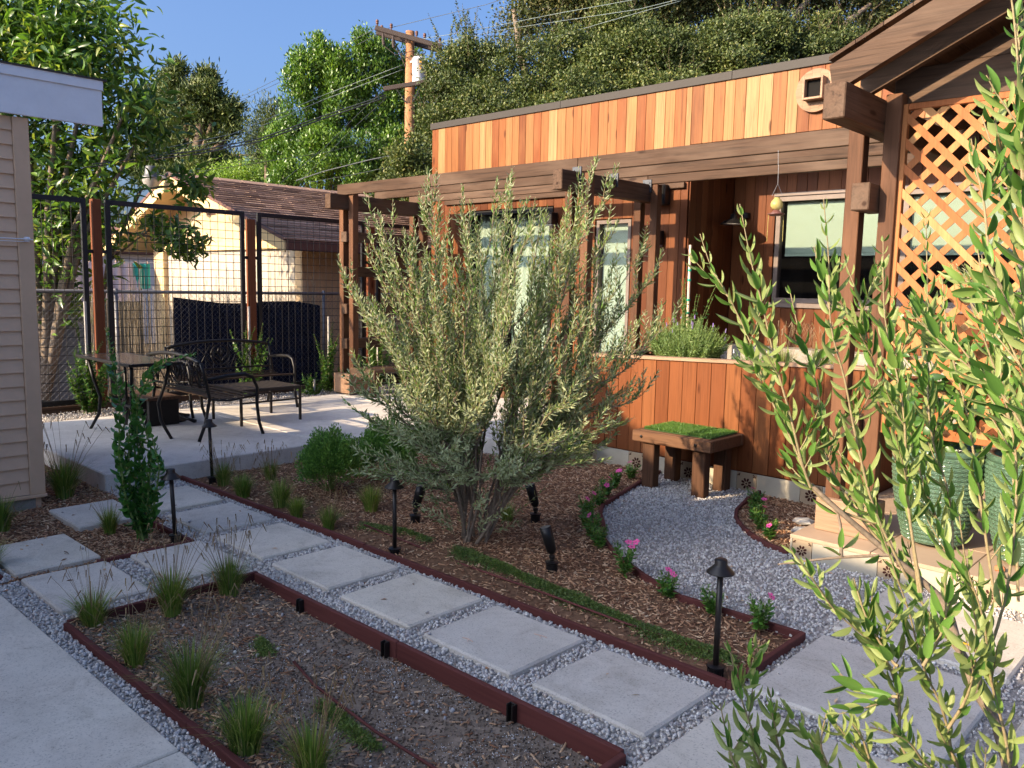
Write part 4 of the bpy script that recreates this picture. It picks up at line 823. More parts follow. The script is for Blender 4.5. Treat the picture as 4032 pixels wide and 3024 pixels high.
# built in bench with low wall under the pergola
pb = thing('pergola_bench', 'built in cedar bench running back from the left pergola post', 'bench', (-8.6, 7.2, 0.13))
o = pb.location
for i in range(4): MB(o).span((-8.86+i*0.115, 6.42, 0.445), (-8.86+i*0.115+0.108, 7.95, 0.485), 0.005).build('seat_board', M['beam_y'], pb)
MB(o).span((-8.88, 6.395, 0.36), (-8.38, 6.418, 0.485), 0.004).build('apron', M['beam_x'], pb)
for x, y in ((-8.46, 6.45), (-8.46, 7.2), (-8.46, 7.9)): MB(o).span((x-0.045, y-0.04, 0.131), (x+0.045, y+0.05, 0.444), 0.005).build('leg', M['post'], pb)
pb2 = thing('wall_bench', 'long cedar bench against the house wall behind the olive tree', 'bench', (-6.9, 7.7, 0.13))
o = pb2.location
for i in range(3): MB(o).span((-8.3, 7.66+i*0.13, 0.445), (-5.7, 7.66+i*0.13+0.122, 0.485), 0.005).build('seat_board', M['beam_x'], pb2)
for x in (-8.2, -7.4, -6.6, -5.8): MB(o).span((x-0.045, 7.70, 0.131), (x+0.045, 8.0, 0.444), 0.005).build('leg', M['post'], pb2)

# ================================================================== GABLE PORCH
gb = thing('gable_porch', 'timber porch gable with sloping rafters above the lattice', 'porch roof', (-0.3, 5.5, 2.7)); GL = gb.location
SL = 0.47; RX = -0.30
def sloped(x0, z0, x1, y0, y1, h, mat, name='rafter', parent=gb):
    """board in an XZ plane with slope SL; bottom edge starts at (x0,z0)"""
    zz = z0+(x1-x0)*SL*(1 if x1 > x0 else -1)
    P = [(x0, z0), (x1, zz), (x1, zz+h), (x0, z0+h)]
    m = MB(GL).prism(P, y0, y1, 1); me = m.mesh(name, mat); fix_normals(me); return link(name, me, parent)
m = MB(GL).prism([(-1.955, 2.708), (-1.90, 2.690), (RX, 2.690+1.60*SL), (RX, 2.69+1.60*SL+0.15), (-1.975, 2.815)], 4.575, 4.635, 1); me = m.mesh('rafter', M['beam_x']); fix_normals(me); link('rafter', me, gb)
m = MB(GL).prism([(1.30, 2.690), (1.375, 2.815), (RX+0.001, 2.69+1.60*SL+0.15), (RX+0.001, 2.690+1.60*SL)], 4.575, 4.635, 1); me = m.mesh('rafter', M['beam_x']); fix_normals(me); link('rafter', me, gb)
for y in (4.93, 5.6, 6.3, 7.0, 7.7):
    sloped(-1.94, 2.690, RX-0.001, y, y+0.05, 0.15, M['beam_x']); sloped(1.34, 2.690, RX+0.001, y, y+0.05, 0.15, M['beam_x'])
# roof deck
def deck(s):
    x0 = -2.0 if s < 0 else 1.40; n = 12
    for k in range(n):
        a = x0+(RX-x0)*k/n; b = x0+(RX-x0)*(k+1)/n-(0.004 if s < 0 else -0.004)
        za = 2.855+abs(a-x0)*SL; zb = 2.855+abs(b-x0)*SL
        m = MB(GL).prism([(a, za), (b, zb), (b, zb+0.02), (a, za+0.02)], 4.62, 8.1, 1); me = m.mesh('roof_board', M['beam_y']); fix_normals(me); link('roof_board', me, gb)
deck(-1); deck(1)
# header boards over the lattice, stepped under the slope
MB(GL).span((-1.80, 5.085, 2.665), (1.2, 5.13, 2.86), 0.004).build('header', M['beam_x'], gb)
m = MB(GL).prism([(-1.52, 2.862), (RX, 2.862), (RX, 3.40)], 5.087, 5.128, 1); me = m.mesh('gable_board', M['beam_x']); fix_normals(me); link('gable_board', me, gb)
m = MB(GL).prism([(RX+0.002, 2.862), (0.92, 2.862), (RX+0.002, 3.40)], 5.087, 5.128, 1); me = m.mesh('gable_board', M['beam_x']); fix_normals(me); link('gable_board', me, gb)
for x in (1.15, 1.33): MB(GL).span((x-0.045, 5.0, 0.13), (x+0.045, 5.09, 2.68), 0.004).build('post', M['post'], gb)
MB(GL).span((1.18, 4.42, 2.50), (1.30, 8.08, 2.685), 0.006).build('beam', M['beam_y'], gb)
# uprights further back seen through the lattice
for x, y in ((-1.45, 7.2), (-0.6, 7.2), (0.6, 7.6)): MB(GL).span((x-0.045, y, 0.13), (x+0.045, y+0.09, 2.69), 0.004).build('post', M['post'], gb)

# lattice panel: every slat a part, clipped to the frame rectangle
lt = thing('lattice_panel', 'orange redwood diagonal lattice panel in a slim frame beside the dark posts', 'lattice', (-1.2, 5.06, 0.78)); LL = lt.location
lx0, lx1, lz0, lz1 = -1.735, -0.35, 0.775, 2.655
for a, b in (((lx0, 5.03, lz0), (lx0+0.034, 5.075, lz1)), ((lx1-0.034, 5.03, lz0), (lx1, 5.075, lz1)), ((lx0+0.035, 5.03, lz1-0.034), (lx1-0.035, 5.0745, lz1)), ((lx0+0.035, 5.03, lz0), (lx1-0.035, 5.0745, lz0+0.034))):
    MB(LL).span(a, b, 0.003).build('frame_rail', M['lattice'], lt)
def clip_slat(c, sgn, w, y0, y1):
    """slat along direction (1, sgn) whose centre line satisfies z - sgn*x = c"""
    ix0, ix1, iz0, iz1 = lx0+0.020, lx1-0.020, lz0+0.020, lz1-0.020
    hw = w/2*math.sqrt(2)
    rect = [(ix0, iz0), (ix1, iz0), (ix1, iz1), (ix0, iz1)]
    def cl(P, f):
        out = []
        for i in range(len(P)):
            a, b = P[i], P[(i+1) % len(P)]; fa, fb = f(a), f(b)
            if fa >= 0: out.append(a)
            if fa*fb < 0: t = fa/(fa-fb); out.append((a[0]+(b[0]-a[0])*t, a[1]+(b[1]-a[1])*t))
        return out
    P = cl(rect, lambda p: p[1]-sgn*p[0]-(c-hw)); P = cl(P, lambda p: (c+hw)-(p[1]-sgn*p[0])) if len(P) > 2 else []
    if len(P) < 3: return
    A = 0.5*abs(sum(P[i][0]*P[(i+1) % len(P)][1]-P[(i+1) % len(P)][0]*P[i][1] for i in range(len(P))))
    if A < 0.0015: return
    me = MB(LL).prism(P, y0, y1, 1).mesh('slat', M['lattice']); fix_normals(me); link('slat', me, lt)
pitch_l = 0.136
c = lz0-lx1-2.2
for i in range(60):
    cc = -3.0+i*pitch_l*1.0*math.sqrt(2)*0.72; clip_slat(cc, -1, 0.037, 5.034, 5.043)
for i in range(60):
    cc = -1.0+i*pitch_l*math.sqrt(2)*0.72; clip_slat(cc, 1, 0.037, 5.0435, 5.0525)

# ================================================================== PLANTER
pl = thing('raised_planter', 'raised planter wall of vertical brown boards with a cap rail behind the stool', 'planter', (-3.5, 6.4, 0)); o = pl.location
PX0, PX1, PY = -4.765, -2.12, 6.05
ztop = lambda x: 0.955+(x-PX0)*0.033
boards(PX0, PX1, PY, 0.148, 1.0, M['planter_cedar'], pl, 0.131, 0.135, ztop=ztop)
boards(PY+0.02, 7.1, PX0, 0.148, 0.95, M['planter_cedar'], pl, 0.131, 0.135, axis='y')
MB(o).span((PX0+0.019, PY+0.019, -0.05), (PX1, PY+0.06, 0.93), 0.001).span((PX0+0.019, PY+0.0601, -0.05), (PX0+0.06, 7.1, 0.93), 0.001).span((PX0+0.0601, 7.06, -0.05), (PX1, 7.1, 0.93), 0.001).span((PX1-0.04, PY+0.0601, -0.05), (PX1, 7.0599, 0.93), 0.001).build('core', M['planter_cedar'], pl)
me = MB(o).prism([(PX0-0.02, ztop(PX0)+0.001), (PX1, ztop(PX1)+0.001), (PX1, ztop(PX1)+0.026), (PX0-0.02, ztop(PX0)+0.026)], PY-0.02, PY+0.10, 1).mesh('cap_rail', M['box_wood']); fix_normals(me); link('cap_rail', me, pl)
me = MB(o).prism([(PX0-0.02, 0.956), (PX0+0.10, 0.957), (PX0+0.10, 0.980), (PX0-0.02, 0.980)], PY+0.101, 7.1, 1).mesh('cap_rail', M['box_wood']); fix_normals(me); link('cap_rail', me, pl)
MB(o).span((PX0+0.06, PY+0.06, 0.80), (PX1-0.04, 7.06, 0.90), 0.001).build('soil', M['pot_in'], pl)
tile_row(pl, PX0+0.005, PX1, PY-0.014, -0.03, 0.142, 0.53, -4.745)
MB(o).span((PX0-0.012, PY-0.005, -0.03), (PX0-0.001, 7.1, 0.142), 0.001).build('tile', M['tile_plain'], pl)
ts = thing('timber_step', 'dark timber step beams stacked at the left end of the planter', 'step', (-4.95, 6.3, 0))
for a, b in (((-5.35, 6.12, 0.131), (-4.80, 6.27, 0.262)), ((-5.35, 6.275, 0.131), (-4.80, 6.55, 0.262)), ((-5.35, 6.35, 0.264), (-4.80, 6.55, 0.39))):
    MB(ts.location).span(a, b, 0.006).build('beam', M['beam_x'], ts)
# ================================================================== STOOL WITH TURF
st = thing('turf_stool', 'dark wooden stool bench with a green turf mat on its seat', 'stool', (-3.46, 5.83, 0)); o = st.location
sx0, sx1, sy0, sy1 = -3.815, -3.10, 5.50, 6.02
for k, (a, b) in enumerate((((sx0, sy0, 0.365), (sx1, sy0+0.042, 0.455)), ((sx0, sy1-0.042, 0.365), (sx1, sy1, 0.455)), ((sx0, sy0+0.043, 0.365), (sx0+0.042, sy1-0.043, 0.455)), ((sx1-0.042, sy0+0.043, 0.365), (sx1, sy1-0.043, 0.455)))):
    MB(o).span(a, b, 0.006).build('apron', M['stool_wood'], st)
for i in range(6): MB(o).span((sx0+0.044, sy0+0.044+i*0.073, 0.425), (sx1-0.044, sy0+0.044+i*0.073+0.070, 0.457), 0.004).build('seat_board', M['stool_wood'], st)
for x, y in ((sx0+0.13, sy0+0.09), (sx1-0.125, sy0+0.09), (sx0+0.13, sy1-0.10), (sx1-0.125, sy1-0.10)):
    MB(o).span((x-0.055, y-0.045, -0.02), (x+0.055, y+0.045, 0.424), 0.006).build('leg', M['stool_leg'], st)
for x in (sx0+0.09, sx1-0.13):
    mm = MB(o); mm.tube([(x, sy0+0.002, 0.412), (x, sy0-0.006, 0.412), (x, sy0-0.009, 0.412)], [0.012, 0.012, 0.006], 10); mm.build('bolt', M['black_metal'], st, True)
tm = thing('turf_mat', 'square of bright green artificial turf lying on the wooden stool', 'turf mat', (-3.46, 5.78, 0.457)); o = tm.location
tx0, tx1, ty0, ty1 = -3.76, -3.15, 5.585, 6.00
MB(o).span((tx0, ty0, 0.458), (tx1, ty1, 0.464), 0.002).build('backing', M['turf_mat'], tm)
n = 15000; x = rng.uniform(tx0, tx1, n); y = rng.uniform(ty0, ty1, n)
d = np.stack([rng.normal(0, .35, n), rng.normal(0, .35, n), np.ones(n)], 1); S = np.stack([rng.uniform(.016, .028, n), np.full(n, .0022), np.full(n, .002)], 1)
scatter('blades', *DIAM, np.stack([x, y, np.full(n, .463)], 1), frames(d, rng.normal(size=(n, 3))), S, M['turf'], tm, kind='stuff')

# ================================================================== POTS
def pot(label, x, y, r, h):
    t = thing('glazed_pot', label, 'pot', (x, y, 0.131), 0, 'green glazed pots on the porch')
    prof = [(0.62, 0), (0.66, 0.02), (0.80, 0.25), (0.93, 0.5), (1.0, 0.75), (1.01, 0.9), (0.985, 0.955)]
    rows = 20; pr = []
    for i in range(rows*4+1):
        f = 0.04+0.90*i/(rows*4); rr = np.interp(f, [p[1] for p in prof], [p[0] for p in prof]); pr.append((r*rr, f*h))
    N = 176; V = []; F = []
    for i, (rr, z) in enumerate(pr):
        row = i//4; ph = i % 4
        for k in range(N):
            a = 2*PI*k/N
            cable = (0.0 if ph == 0 else 0.0095*math.sin(PI*ph/4)*(0.62+0.38*math.cos(a*44+(ph-2)*1.9)))
            q = rr+cable; V.append((q*math.cos(a), q*math.sin(a), z))
    m = len(pr)
    for i in range(m-1):
        for k in range(N): F.append([i*N+k, i*N+(k+1) % N, (i+1)*N+(k+1) % N, (i+1)*N+k])
    F.append(list(range(N))[::-1])
    b = MB().add(V, F).build('body', M['pot'], t, False)
    MB().lathe((0, 0, 0), [(r*0.985, h*0.938), (r*1.015, h*0.945), (r*1.03, h*0.975), (r*0.99, h), (r*0.90, h), (r*0.875, h*0.97), (r*0.87, h*0.86)], 56).build('rim', M['pot'], t, True)
    MB().lathe((0, 0, 0), [(r*0.872, h*0.875), (0.001, h*0.89)], 40).build('soil', M['pot_in'], t)
    return t
pot('green glazed braided pot nearer the dark posts, behind the olive branches', -1.44, 5.235-0.02, 0.245, 0.585)
p2 = pot('green glazed braided pot at the right frame border holding a young olive', -0.925, 5.19, 0.255, 0.60)
tc = tag(link('terracotta_shard', MB((-1.02, 4.93, 0.131)).box((-1.02, 4.93, 0.145), (0.05, 0.03, 0.028), 0.008).mesh('shard', M['terracotta'])), 'small orange terracotta foot under the right green pot', 'pot foot'); tc.location = (-1.02, 4.93, 0.131)

# ================================================================== PATH AND SPOT LIGHTS
def path_light(label, x, y, h, tilt=(0, 0), z0=0.0):
    t = thing('path_light', label, 'path light', (x, y, z0), 0, 'black path lights on stems')
    t.rotation_euler = (tilt[0], tilt[1], 0)
    MB().tube([(0, 0, 0.02), (0, 0, h-0.055)], 0.0125, 12).build('stem', M['bronze_metal'], t, True)
    MB().lathe((0, 0, h-0.06), [(0.058, 0.0), (0.056, 0.004), (0.030, 0.030), (0.026, 0.036), (0.026, 0.054), (0.023, 0.058), (0.001, 0.060)], 24).build('hat', M['bronze_metal'], t, True)
    MB().lathe((0, 0, h-0.061), [(0.018, 0.024), (0.054, 0.0)], 24).build('reflector', M['lamp_grey'], t, True)
    c = MB().lathe((0, 0, -0.03), [(0.028, 0), (0.030, 0.058), (0.038, 0.062), (0.038, 0.070), (0.016, 0.074)], 12).build('collar', M['black_metal'], t)
    for k in range(4):
        a = k*PI/2+0.4; MB().bar((0.028*math.cos(a), 0.028*math.sin(a), -0.05), (0.028*math.cos(a), 0.028*math.sin(a), 0.025), 0.006, 0.012).build('fin', M['black_metal'], c)
path_light('black path light in the front corner of the olive bed, nearest to the camera', -1.62, 3.005, 0.50)
path_light('black path light at the edging in front of the olive trunk', -3.74, 3.005, 0.465, (0.0, -0.01))
path_light('black path light at the edging corner beside the tall upright shrub', -4.86, 2.20, 0.45, (0.035, -0.02))
path_light('black path light standing against the patio slab, farthest from the camera', -6.12, 3.08, 0.50, (0.02, -0.03))
def spot(label, x, y, az, z0=0.0):
    t = thing('spot_light', label, 'spotlight', (x, y, z0), az, 'black bullet spotlights under the olive')
    MB().lathe((0, 0, -0.02), [(0.030, 0), (0.033, 0.07), (0.038, 0.076), (0.040, 0.082), (0.014, 0.088)], 14).build('base', M['black_metal'], t)
    MB().lathe((0, 0, 0.066), [(0.012, 0), (0.012, 0.012), (0.018, 0.016), (0.018, 0.032), (0.010, 0.038)], 10).build('knuckle', M['bronze_metal'], t)
    h = MB(); ax = Vector((0.28, 0, 1)).normalized(); p0 = Vector((0, 0, 0.11))
    h.tube([p0, p0+ax*0.02, p0+ax*0.10, p0+ax*0.155], [0.018, 0.028, 0.033, 0.034], 18); h.build('barrel', M['black_metal'], t, True)
    MB().tube([p0+ax*0.1555, p0+ax*0.157], 0.027, 14).build('lens', M['lamp_grey'], t)
spot('black spotlight in the mulch right in front of the olive, tilted left', -2.90, 3.45, PI+0.7)
spot('black spotlight in the mulch to the right behind the olive trunk', -3.62, 4.12, PI+0.75)
spot('black spotlight half hidden left of the olive trunk', -4.14, 3.50, 0.9)

# ================================================================== PLANTS
def stick_curve(p0, d, L, sag, n=5, wob=0.0):
    p = Vector(p0); d = Vector(d).normalized(); pts = [p.copy()]
    for i in range(n):
        d = (d+Vector((random.gauss(0, wob), random.gauss(0, wob), sag))).normalized(); p = p+d*(L/n); pts.append(p.copy())
    return pts
def stems_mesh(name, runs, mat, parent, n=4, kind=None):
    """runs: list of (points, radius0, radius1)"""
    Vs = []; Fs = []; off = 0
    for pts, r0, r1 in runs:
        P = np.array([tuple(p) for p in pts]); m = len(P)
        T = np.gradient(P, axis=0) if m > 2 else np.repeat((P[1]-P[0])[None], m, 0)
        T = unit(T); ref = np.array([0.31, 0.17, 0.93]) if abs(T[0][2]) < 0.9 else np.array([1, 0.2, 0.1])
        X1 = unit(np.cross(T, ref)); Y1 = np.cross(T, X1); r = np.linspace(r0, r1, m)[:, None]
        a = np.arange(n)*2*PI/n
        ring = P[:, None, :]+r[:, :, None]*(X1[:, None, :]*np.cos(a)[None, :, None]+Y1[:, None, :]*np.sin(a)[None, :, None])
        Vs.append(ring.reshape(-1, 3))
        i = np.arange(m-1)[:, None]*n; k = np.arange(n)[None, :]; k1 = (k+1) % n
        Fs.append(np.stack([i+k, i+k1, i+n+k1, i+n+k], 2).reshape(-1, 4)+off); off += m*n
    V = np.concatenate(Vs); F = np.concatenate(Fs)
    if parent is not None: V = V-np.array(parent.location)
    o = link(name, mesh_arrays(name, V, F, mat, True), parent)
    if kind: o['kind'] = kind
    return o
def leaves_on(pts, spacing, L, W, spread, jitter=0.25, whorl=2, t0=0.08, up=0.0):
    """opposite leaf pairs along a polyline; returns P, D, N, size"""
    P = np.array([tuple(p) for p in pts]); seg = np.linalg.norm(np.diff(P, axis=0), axis=1); tot = seg.sum(); cum = np.r_[0, np.cumsum(seg)]
    s = np.arange(tot*t0, tot, spacing); m = len(s)
    if m == 0: return None
    Q = np.stack([np.interp(s, cum, P[:, k]) for k in range(3)], 1)
    idx = np.clip(np.searchsorted(cum, s)-1, 0, len(seg)-1); T = unit(np.diff(P, axis=0)[idx])
    ref = unit(np.cross(T, np.array([0.3, 0.5, 0.8]))); ref2 = np.cross(T, ref)
    out = []
    for w in range(whorl):
        ang = (np.arange(m) % 2)*(PI/2) + w*2*PI/whorl + rng.normal(0, 0.35, m)
        side = ref*np.cos(ang)[:, None]+ref2*np.sin(ang)[:, None]
        sp = spread+rng.normal(0, jitter, m)
        D = T*np.cos(sp)[:, None]+side*np.sin(sp)[:, None]; D[:, 2] += up
        N = T*np.sin(sp)[:, None]-side*np.cos(sp)[:, None]+rng.normal(0, .25, (m, 3))
        tip = np.clip((tot-s)/(tot*0.25+1e-6), 0.45, 1)
        ll = L*rng.uniform(.75, 1.15, m)*tip
        out.append((Q, D, N*-1, np.stack([ll, W*rng.uniform(.8, 1.15, m)*tip, ll*0.9], 1)))
    return tuple(np.concatenate([o[k] for o in out]) for k in range(4))
def cat(L): return tuple(np.concatenate([l[k] for l in L if l is not None]) for k in range(4))

# ---- the big olive in the mulch bed
ol = thing('olive_tree', 'large multi stemmed olive tree with grey green leaves in the middle of the mulch bed', 'tree', (-3.53, 3.46, 0.02))
sr = Vector((0.729, 0.684, 0)); sd = Vector((-0.684, 0.729, 0))
base = Vector((-3.53, 3.46, 0.0)); main = []; sec = []; leafL = []
def olive_branch(p0, tgt, r0, nsec, bow=0.25, wob=0.03):
    n = 10; pts = []
    up_ = Vector((0, 0, 1)); ch = tgt-p0
    for i in range(n+1):
        t = i/n; q = p0+ch*t
        h = Vector((ch.x, ch.y, 0)); q = q - h*bow*math.sin(PI*t)*0.6 + Vector((random.gauss(0, wob), random.gauss(0, wob), random.gauss(0, wob*0.4)))*(t*(1-t)*4)
        pts.append(q)
    return pts
random.seed(21)
tops = []
# outer shape: (screen-right s, depth d, z) of branch ends
spec = [(-.66, .0, 1.45), (-.60, .30, 1.70), (-.50, -.35, 1.95), (-.28, -.1, 2.22), (-.33, .25, 2.15), (-.12, .35, 2.10), (-.05, -.25, 2.02), (.08, .0, 2.15), (.16, .3, 2.18), (.28, -.3, 1.95), (.34, .1, 2.02), (.50, .35, 2.08), (.62, .05, 2.28), (.70, -.2, 2.22), (.78, .25, 2.00), (.92, .0, 1.86), (1.02, .2, 1.72), (1.08, -.1, 1.45), (.98, .3, 1.20), (.80, -.3, 1.30), (.55, -.4, 1.45), (.20, -.5, 1.50), (-.20, -.5, 1.55), (-.48, -.45, 1.40), (-.62, -.1, 1.05), (-.55, .4, 1.2), (.95, -.1, 1.02), (.35, .5, 1.55), (0, .5, 1.6), (-.4, .1, 1.85), (.45, -.1, 1.75), (.1, -.1, 1.8), (-.15, .1, 1.75), (.70, .1, 1.6), (-.62, .1, 1.9), (.22, -.2, 2.05), (.55, .0, 1.95), (.40, .3, 1.85), (-.35, -.3, 1.75), (.85, .1, 1.5), (-.7, -.2, 1.6),
        (.38, -.5, .78), (.62, -.42, .86), (.02, -.52, .95), (-.10, -.55, .72), (.25, -.55, .62), (.58, -.3, .62), (.5, -.5, 1.05), (-.35, -.5, 1.05), (.15, -.55, 1.2), (.75, -.1, .80), (.70, .0, .66), (-.66, .1, .80), (-.58, -.2, .62), (-.66, .3, .98), (-.48, -.35, .55), (-.70, -.05, 1.02), (-.40, -.45, .80), (.82, .25, .95), (-.3, .4, .9), (-.55, .0, .45)]
trunks_ = []
for k in range(13):
    a = 2*PI*k/13+random.uniform(-.2, .2); p0 = base+Vector((math.cos(a)*random.uniform(.03, .10), math.sin(a)*random.uniform(.03, .09), -0.03))
    rr_ = random.uniform(.12, .30); p1 = base+sr*(rr_*math.cos(a)*1.25+.06)+sd*(rr_*math.sin(a)*.9)+Vector((0, 0, random.uniform(.45, .75)))
    q = [p0.lerp(p1, i/6)-Vector((math.cos(a), math.sin(a), 0))*.035*math.sin(PI*i/6)+Vector((random.gauss(0, .008), random.gauss(0, .008), 0)) for i in range(7)]
    trunks_.append((q, a)); main.append((q, random.uniform(.009, .014), .007))
for k, (s, d, z) in enumerate(spec):
    low = z < 1.1 and k > 38
    tgt = base+sr*s*1.03+sd*d+Vector((0, 0, z*.955))
    best = min(trunks_, key=lambda tq: (tq[0][-1]+(tq[0][-1]-tq[0][0])*.6-Vector((base.x+sr.x*s*.5+sd.x*d*.5, base.y+sr.y*s*.5+sd.y*d*.5, tq[0][-1].z))).length+random.uniform(0, .12))
    p0 = best[0][random.choice([3, 4, 5, 6])]
    pts = olive_branch(p0, tgt, .02, 0, 0.20 if not low else 0.3)
    main.append((pts, 0.0085, 0.002)); tops.append(pts)
    nsec = 28 if not low else 17
    for j in range(nsec):
        t = 0.12+0.86*(j+random.random())/nsec if not low else 0.25+0.75*(j+random.random())/nsec
        i = t*(len(pts)-1); a0 = pts[int(i)]; b0 = pts[min(int(i)+1, len(pts)-1)]; q = a0.lerp(b0, i-int(i))
        T = (b0-a0).normalized() if (b0-a0).length > 1e-6 else Vector((0, 0, 1))
        out_ = Vector((q.x-base.x, q.y-base.y, 0)); out_ = out_.normalized() if out_.length > .02 else Vector((0, 0, 0))
        ang = random.uniform(0, 2*PI); side = Vector((math.cos(ang), math.sin(ang), random.uniform(-.3, .3)))
        D = T*0.8+side*0.7+out_*0.28+Vector((0, 0, 0.6 if not low else 0.05))
        L = random.uniform(.14, .38)*(1.15-0.35*t)*(0.8 if low else 1)
        sp = stick_curve(q, D, L, 0.26 if not low else 0.06, 4, 0.06); sec.append((sp, 0.0026, 0.0010))
        leafL.append(leaves_on(sp, 0.0205, 0.048, 0.0120, 0.70, 0.32))
    leafL.append(leaves_on(pts[3:], 0.022, 0.046, 0.0115, 0.75, 0.3))
    ld = stick_curve(pts[-1], (pts[-1]-pts[-2]).normalized()+Vector((0, 0, .5 if not low else .1)), random.uniform(.10, .26), 0.08, 4, .03); sec.append((ld, .0022, .0008)); leafL.append(leaves_on(ld, 0.0185, 0.049, 0.0125, 0.6, 0.25))
for j in range(34):  # leafy suckers low on the stems
    a = random.uniform(0, 2*PI); q = base+Vector((math.cos(a)*.14, math.sin(a)*.14, random.uniform(0.02, .45)))
    sp = stick_curve(q, (math.cos(a), math.sin(a), random.uniform(.3, 1.4)), random.uniform(.18, .45), .04, 4, .08); sec.append((sp, .003, .001)); leafL.append(leaves_on(sp, .03, .045, .0115, .75, .3))
stems_mesh('stem', main, M['bark'], ol, 6); stems_mesh('twigs', sec, M['twig_pale'], ol, 3, 'stuff')
P, D, N, S = cat(leafL)
scatter('foliage', *LANCE, P, frames(D, N), S, M['olive'], ol, kind='stuff')

# ---- olive shrubs close to the camera on the right; the big leaves are single parts
def near_olive(label, runs, baseloc, maxleaf, L=0.071, W=0.0170, sub=True, shade=False):
    t = thing('olive_shrub', label, 'shrub', baseloc, 0, 'young olive shrubs close to the camera')
    limbs = []; tw = []; LL_ = []
    def smooth(pts, k=4):
        P = [Vector(p) for p in pts]; out = []
        for i in range(len(P)-1):
            a = P[max(i-1, 0)]; b = P[i]; c = P[i+1]; d = P[min(i+2, len(P)-1)]
            for j in range(k):
                u = j/k; out.append(0.5*((2*b)+(c-a)*u+(2*a-5*b+4*c-d)*u*u+(3*b-a-3*c+d)*u**3))
        out.append(P[-1]); return out
    for g, pts in runs:
        sp = smooth(pts)
        if g == 1: limbs.append((sp, 0.016, 0.006)); continue
        if g == 2: limbs.append((sp, 0.005, 0.002)); LL_.append((leaves_on(sp, .09, L, W, .8, .3, 2, .1), 9)); continue
        tw.append((sp, 0.0040, 0.0012))
        tot = sum((sp[i+1]-sp[i]).length for i in range(len(sp)-1))
        LL_.append((leaves_on(sp, 0.031, L, W, .60, .24, 2, 0.20 if tot > .7 else .08), 9))
        if sub:
            for j in range(max(1, int(tot/0.22))):
                i = random.uniform(0.15, 0.85)*(len(sp)-2); q = sp[int(i)]; T = (sp[int(i)+1]-sp[int(i)]).normalized()
                a = random.uniform(0, 2*PI); side = Vector((math.cos(a), math.sin(a), .2)); s2 = stick_curve(q, T+side*.8, random.uniform(.08, .2), .08, 4, .05)
                tw.append((s2, .002, .0009)); LL_.append((leaves_on(s2, .027, L*.85, W*.95, .6, .2, 2, .12), 4))
    if limbs: stems_mesh('limb', limbs, M['bark'], t, 8)
    stems_mesh('twigs', tw, M['twig_pale'], t, 6, 'stuff')
    P, D, N, S = cat([l[0] for l in LL_]); R = frames(D, N)
    # distance to camera sorts which ones are single parts
    T, TF = fine_leaf(5, 0.25, 0.10, lambda u: 0.5*math.sin(PI*u**0.9)**0.8)
    variants = []
    for v in range(4):
        Tv = T.copy(); Tv[:, 2] += (-0.30+0.16*v)*Tv[:, 0]**2; Tv[:, 1] = Tv[:, 1]*(0.85+.12*v)+(v-1.5)*.05*Tv[:, 0]**2
        variants.append(mesh_arrays('leaf', Tv, TF, M['olive_near'], True))
    size = S[:, 0]/np.linalg.norm(P-np.array([0, 0, 1.6]), axis=1); order = np.argsort(-size); loc0 = Vector(baseloc)
    vis = []
    for i in order:
        q = Vector(P[i])-Vector((0, 0, 1.6)); f = q.dot(fw)
        if f > 0.1 and abs(q.dot(r2)/f) < 0.66 and abs(q.dot(u2)/f) < 0.5: vis.append(i)
        if len(vis) >= maxleaf: break
    for i in vis:
        ob = bpy.data.objects.new('leaf', variants[i % 4]); col.objects.link(ob); ob.parent = t
        m = Matrix(R[i].tolist()) @ Matrix.Diagonal(Vector(S[i].tolist())); m = m.to_4x4(); m.translation = Vector(P[i])-loc0; ob.matrix_local = m
    rest = np.setdiff1d(np.arange(len(P)), np.array(vis))
    if len(rest): scatter('foliage', T, TF, P[rest], R[rest], S[rest], M['olive_near'], t, True, 'stuff')
    return t
random.seed(5)
near_olive('bushy young olive with pale leafy shoots in the right foreground over the big pavers', [r for r in FG if r[0] != 3], (-0.34, 2.28, 0.0), 290)
near_olive('shaded dark green olive shoots rising from the bottom frame border', [r for r in FG if r[0] == 3], (-0.70, 1.88, 0.0), 200)
near_olive('tall olive shrub cut by the right frame border with the biggest leaves', FG2, (-0.198, 1.573, 0.0), 290, 0.060, 0.0165)
# young olive in the right pot
po = thing('potted_olive', 'young olive tree growing in the right green pot', 'tree', (-0.925, 5.19, 0.65)); tr = []; tw = []; lf = []
for k in range(5):
    a = k*1.3; pts = stick_curve((-0.925, 5.19, 0.64), (math.cos(a)*.25, math.sin(a)*.25, 1), random.uniform(1.0, 1.5), .03, 8, .05); tr.append((pts, .012, .003))
    for j in range(16):
        q = pts[random.randint(2, 8)]; aa = random.uniform(0, 2*PI); s2 = stick_curve(q, (math.cos(aa), math.sin(aa), .8), random.uniform(.2, .4), .08, 4, .06); tw.append((s2, .003, .001)); lf.append(leaves_on(s2, .025, .055, .012, .7, .3))
stems_mesh('trunk', tr, M['bark'], po, 6); stems_mesh('twigs', tw, M['twig_pale'], po, 3, 'stuff')
P, D, N, S = cat(lf); scatter('foliage', *LANCE, P, frames(D, N), S, M['olive'], po, kind='stuff')

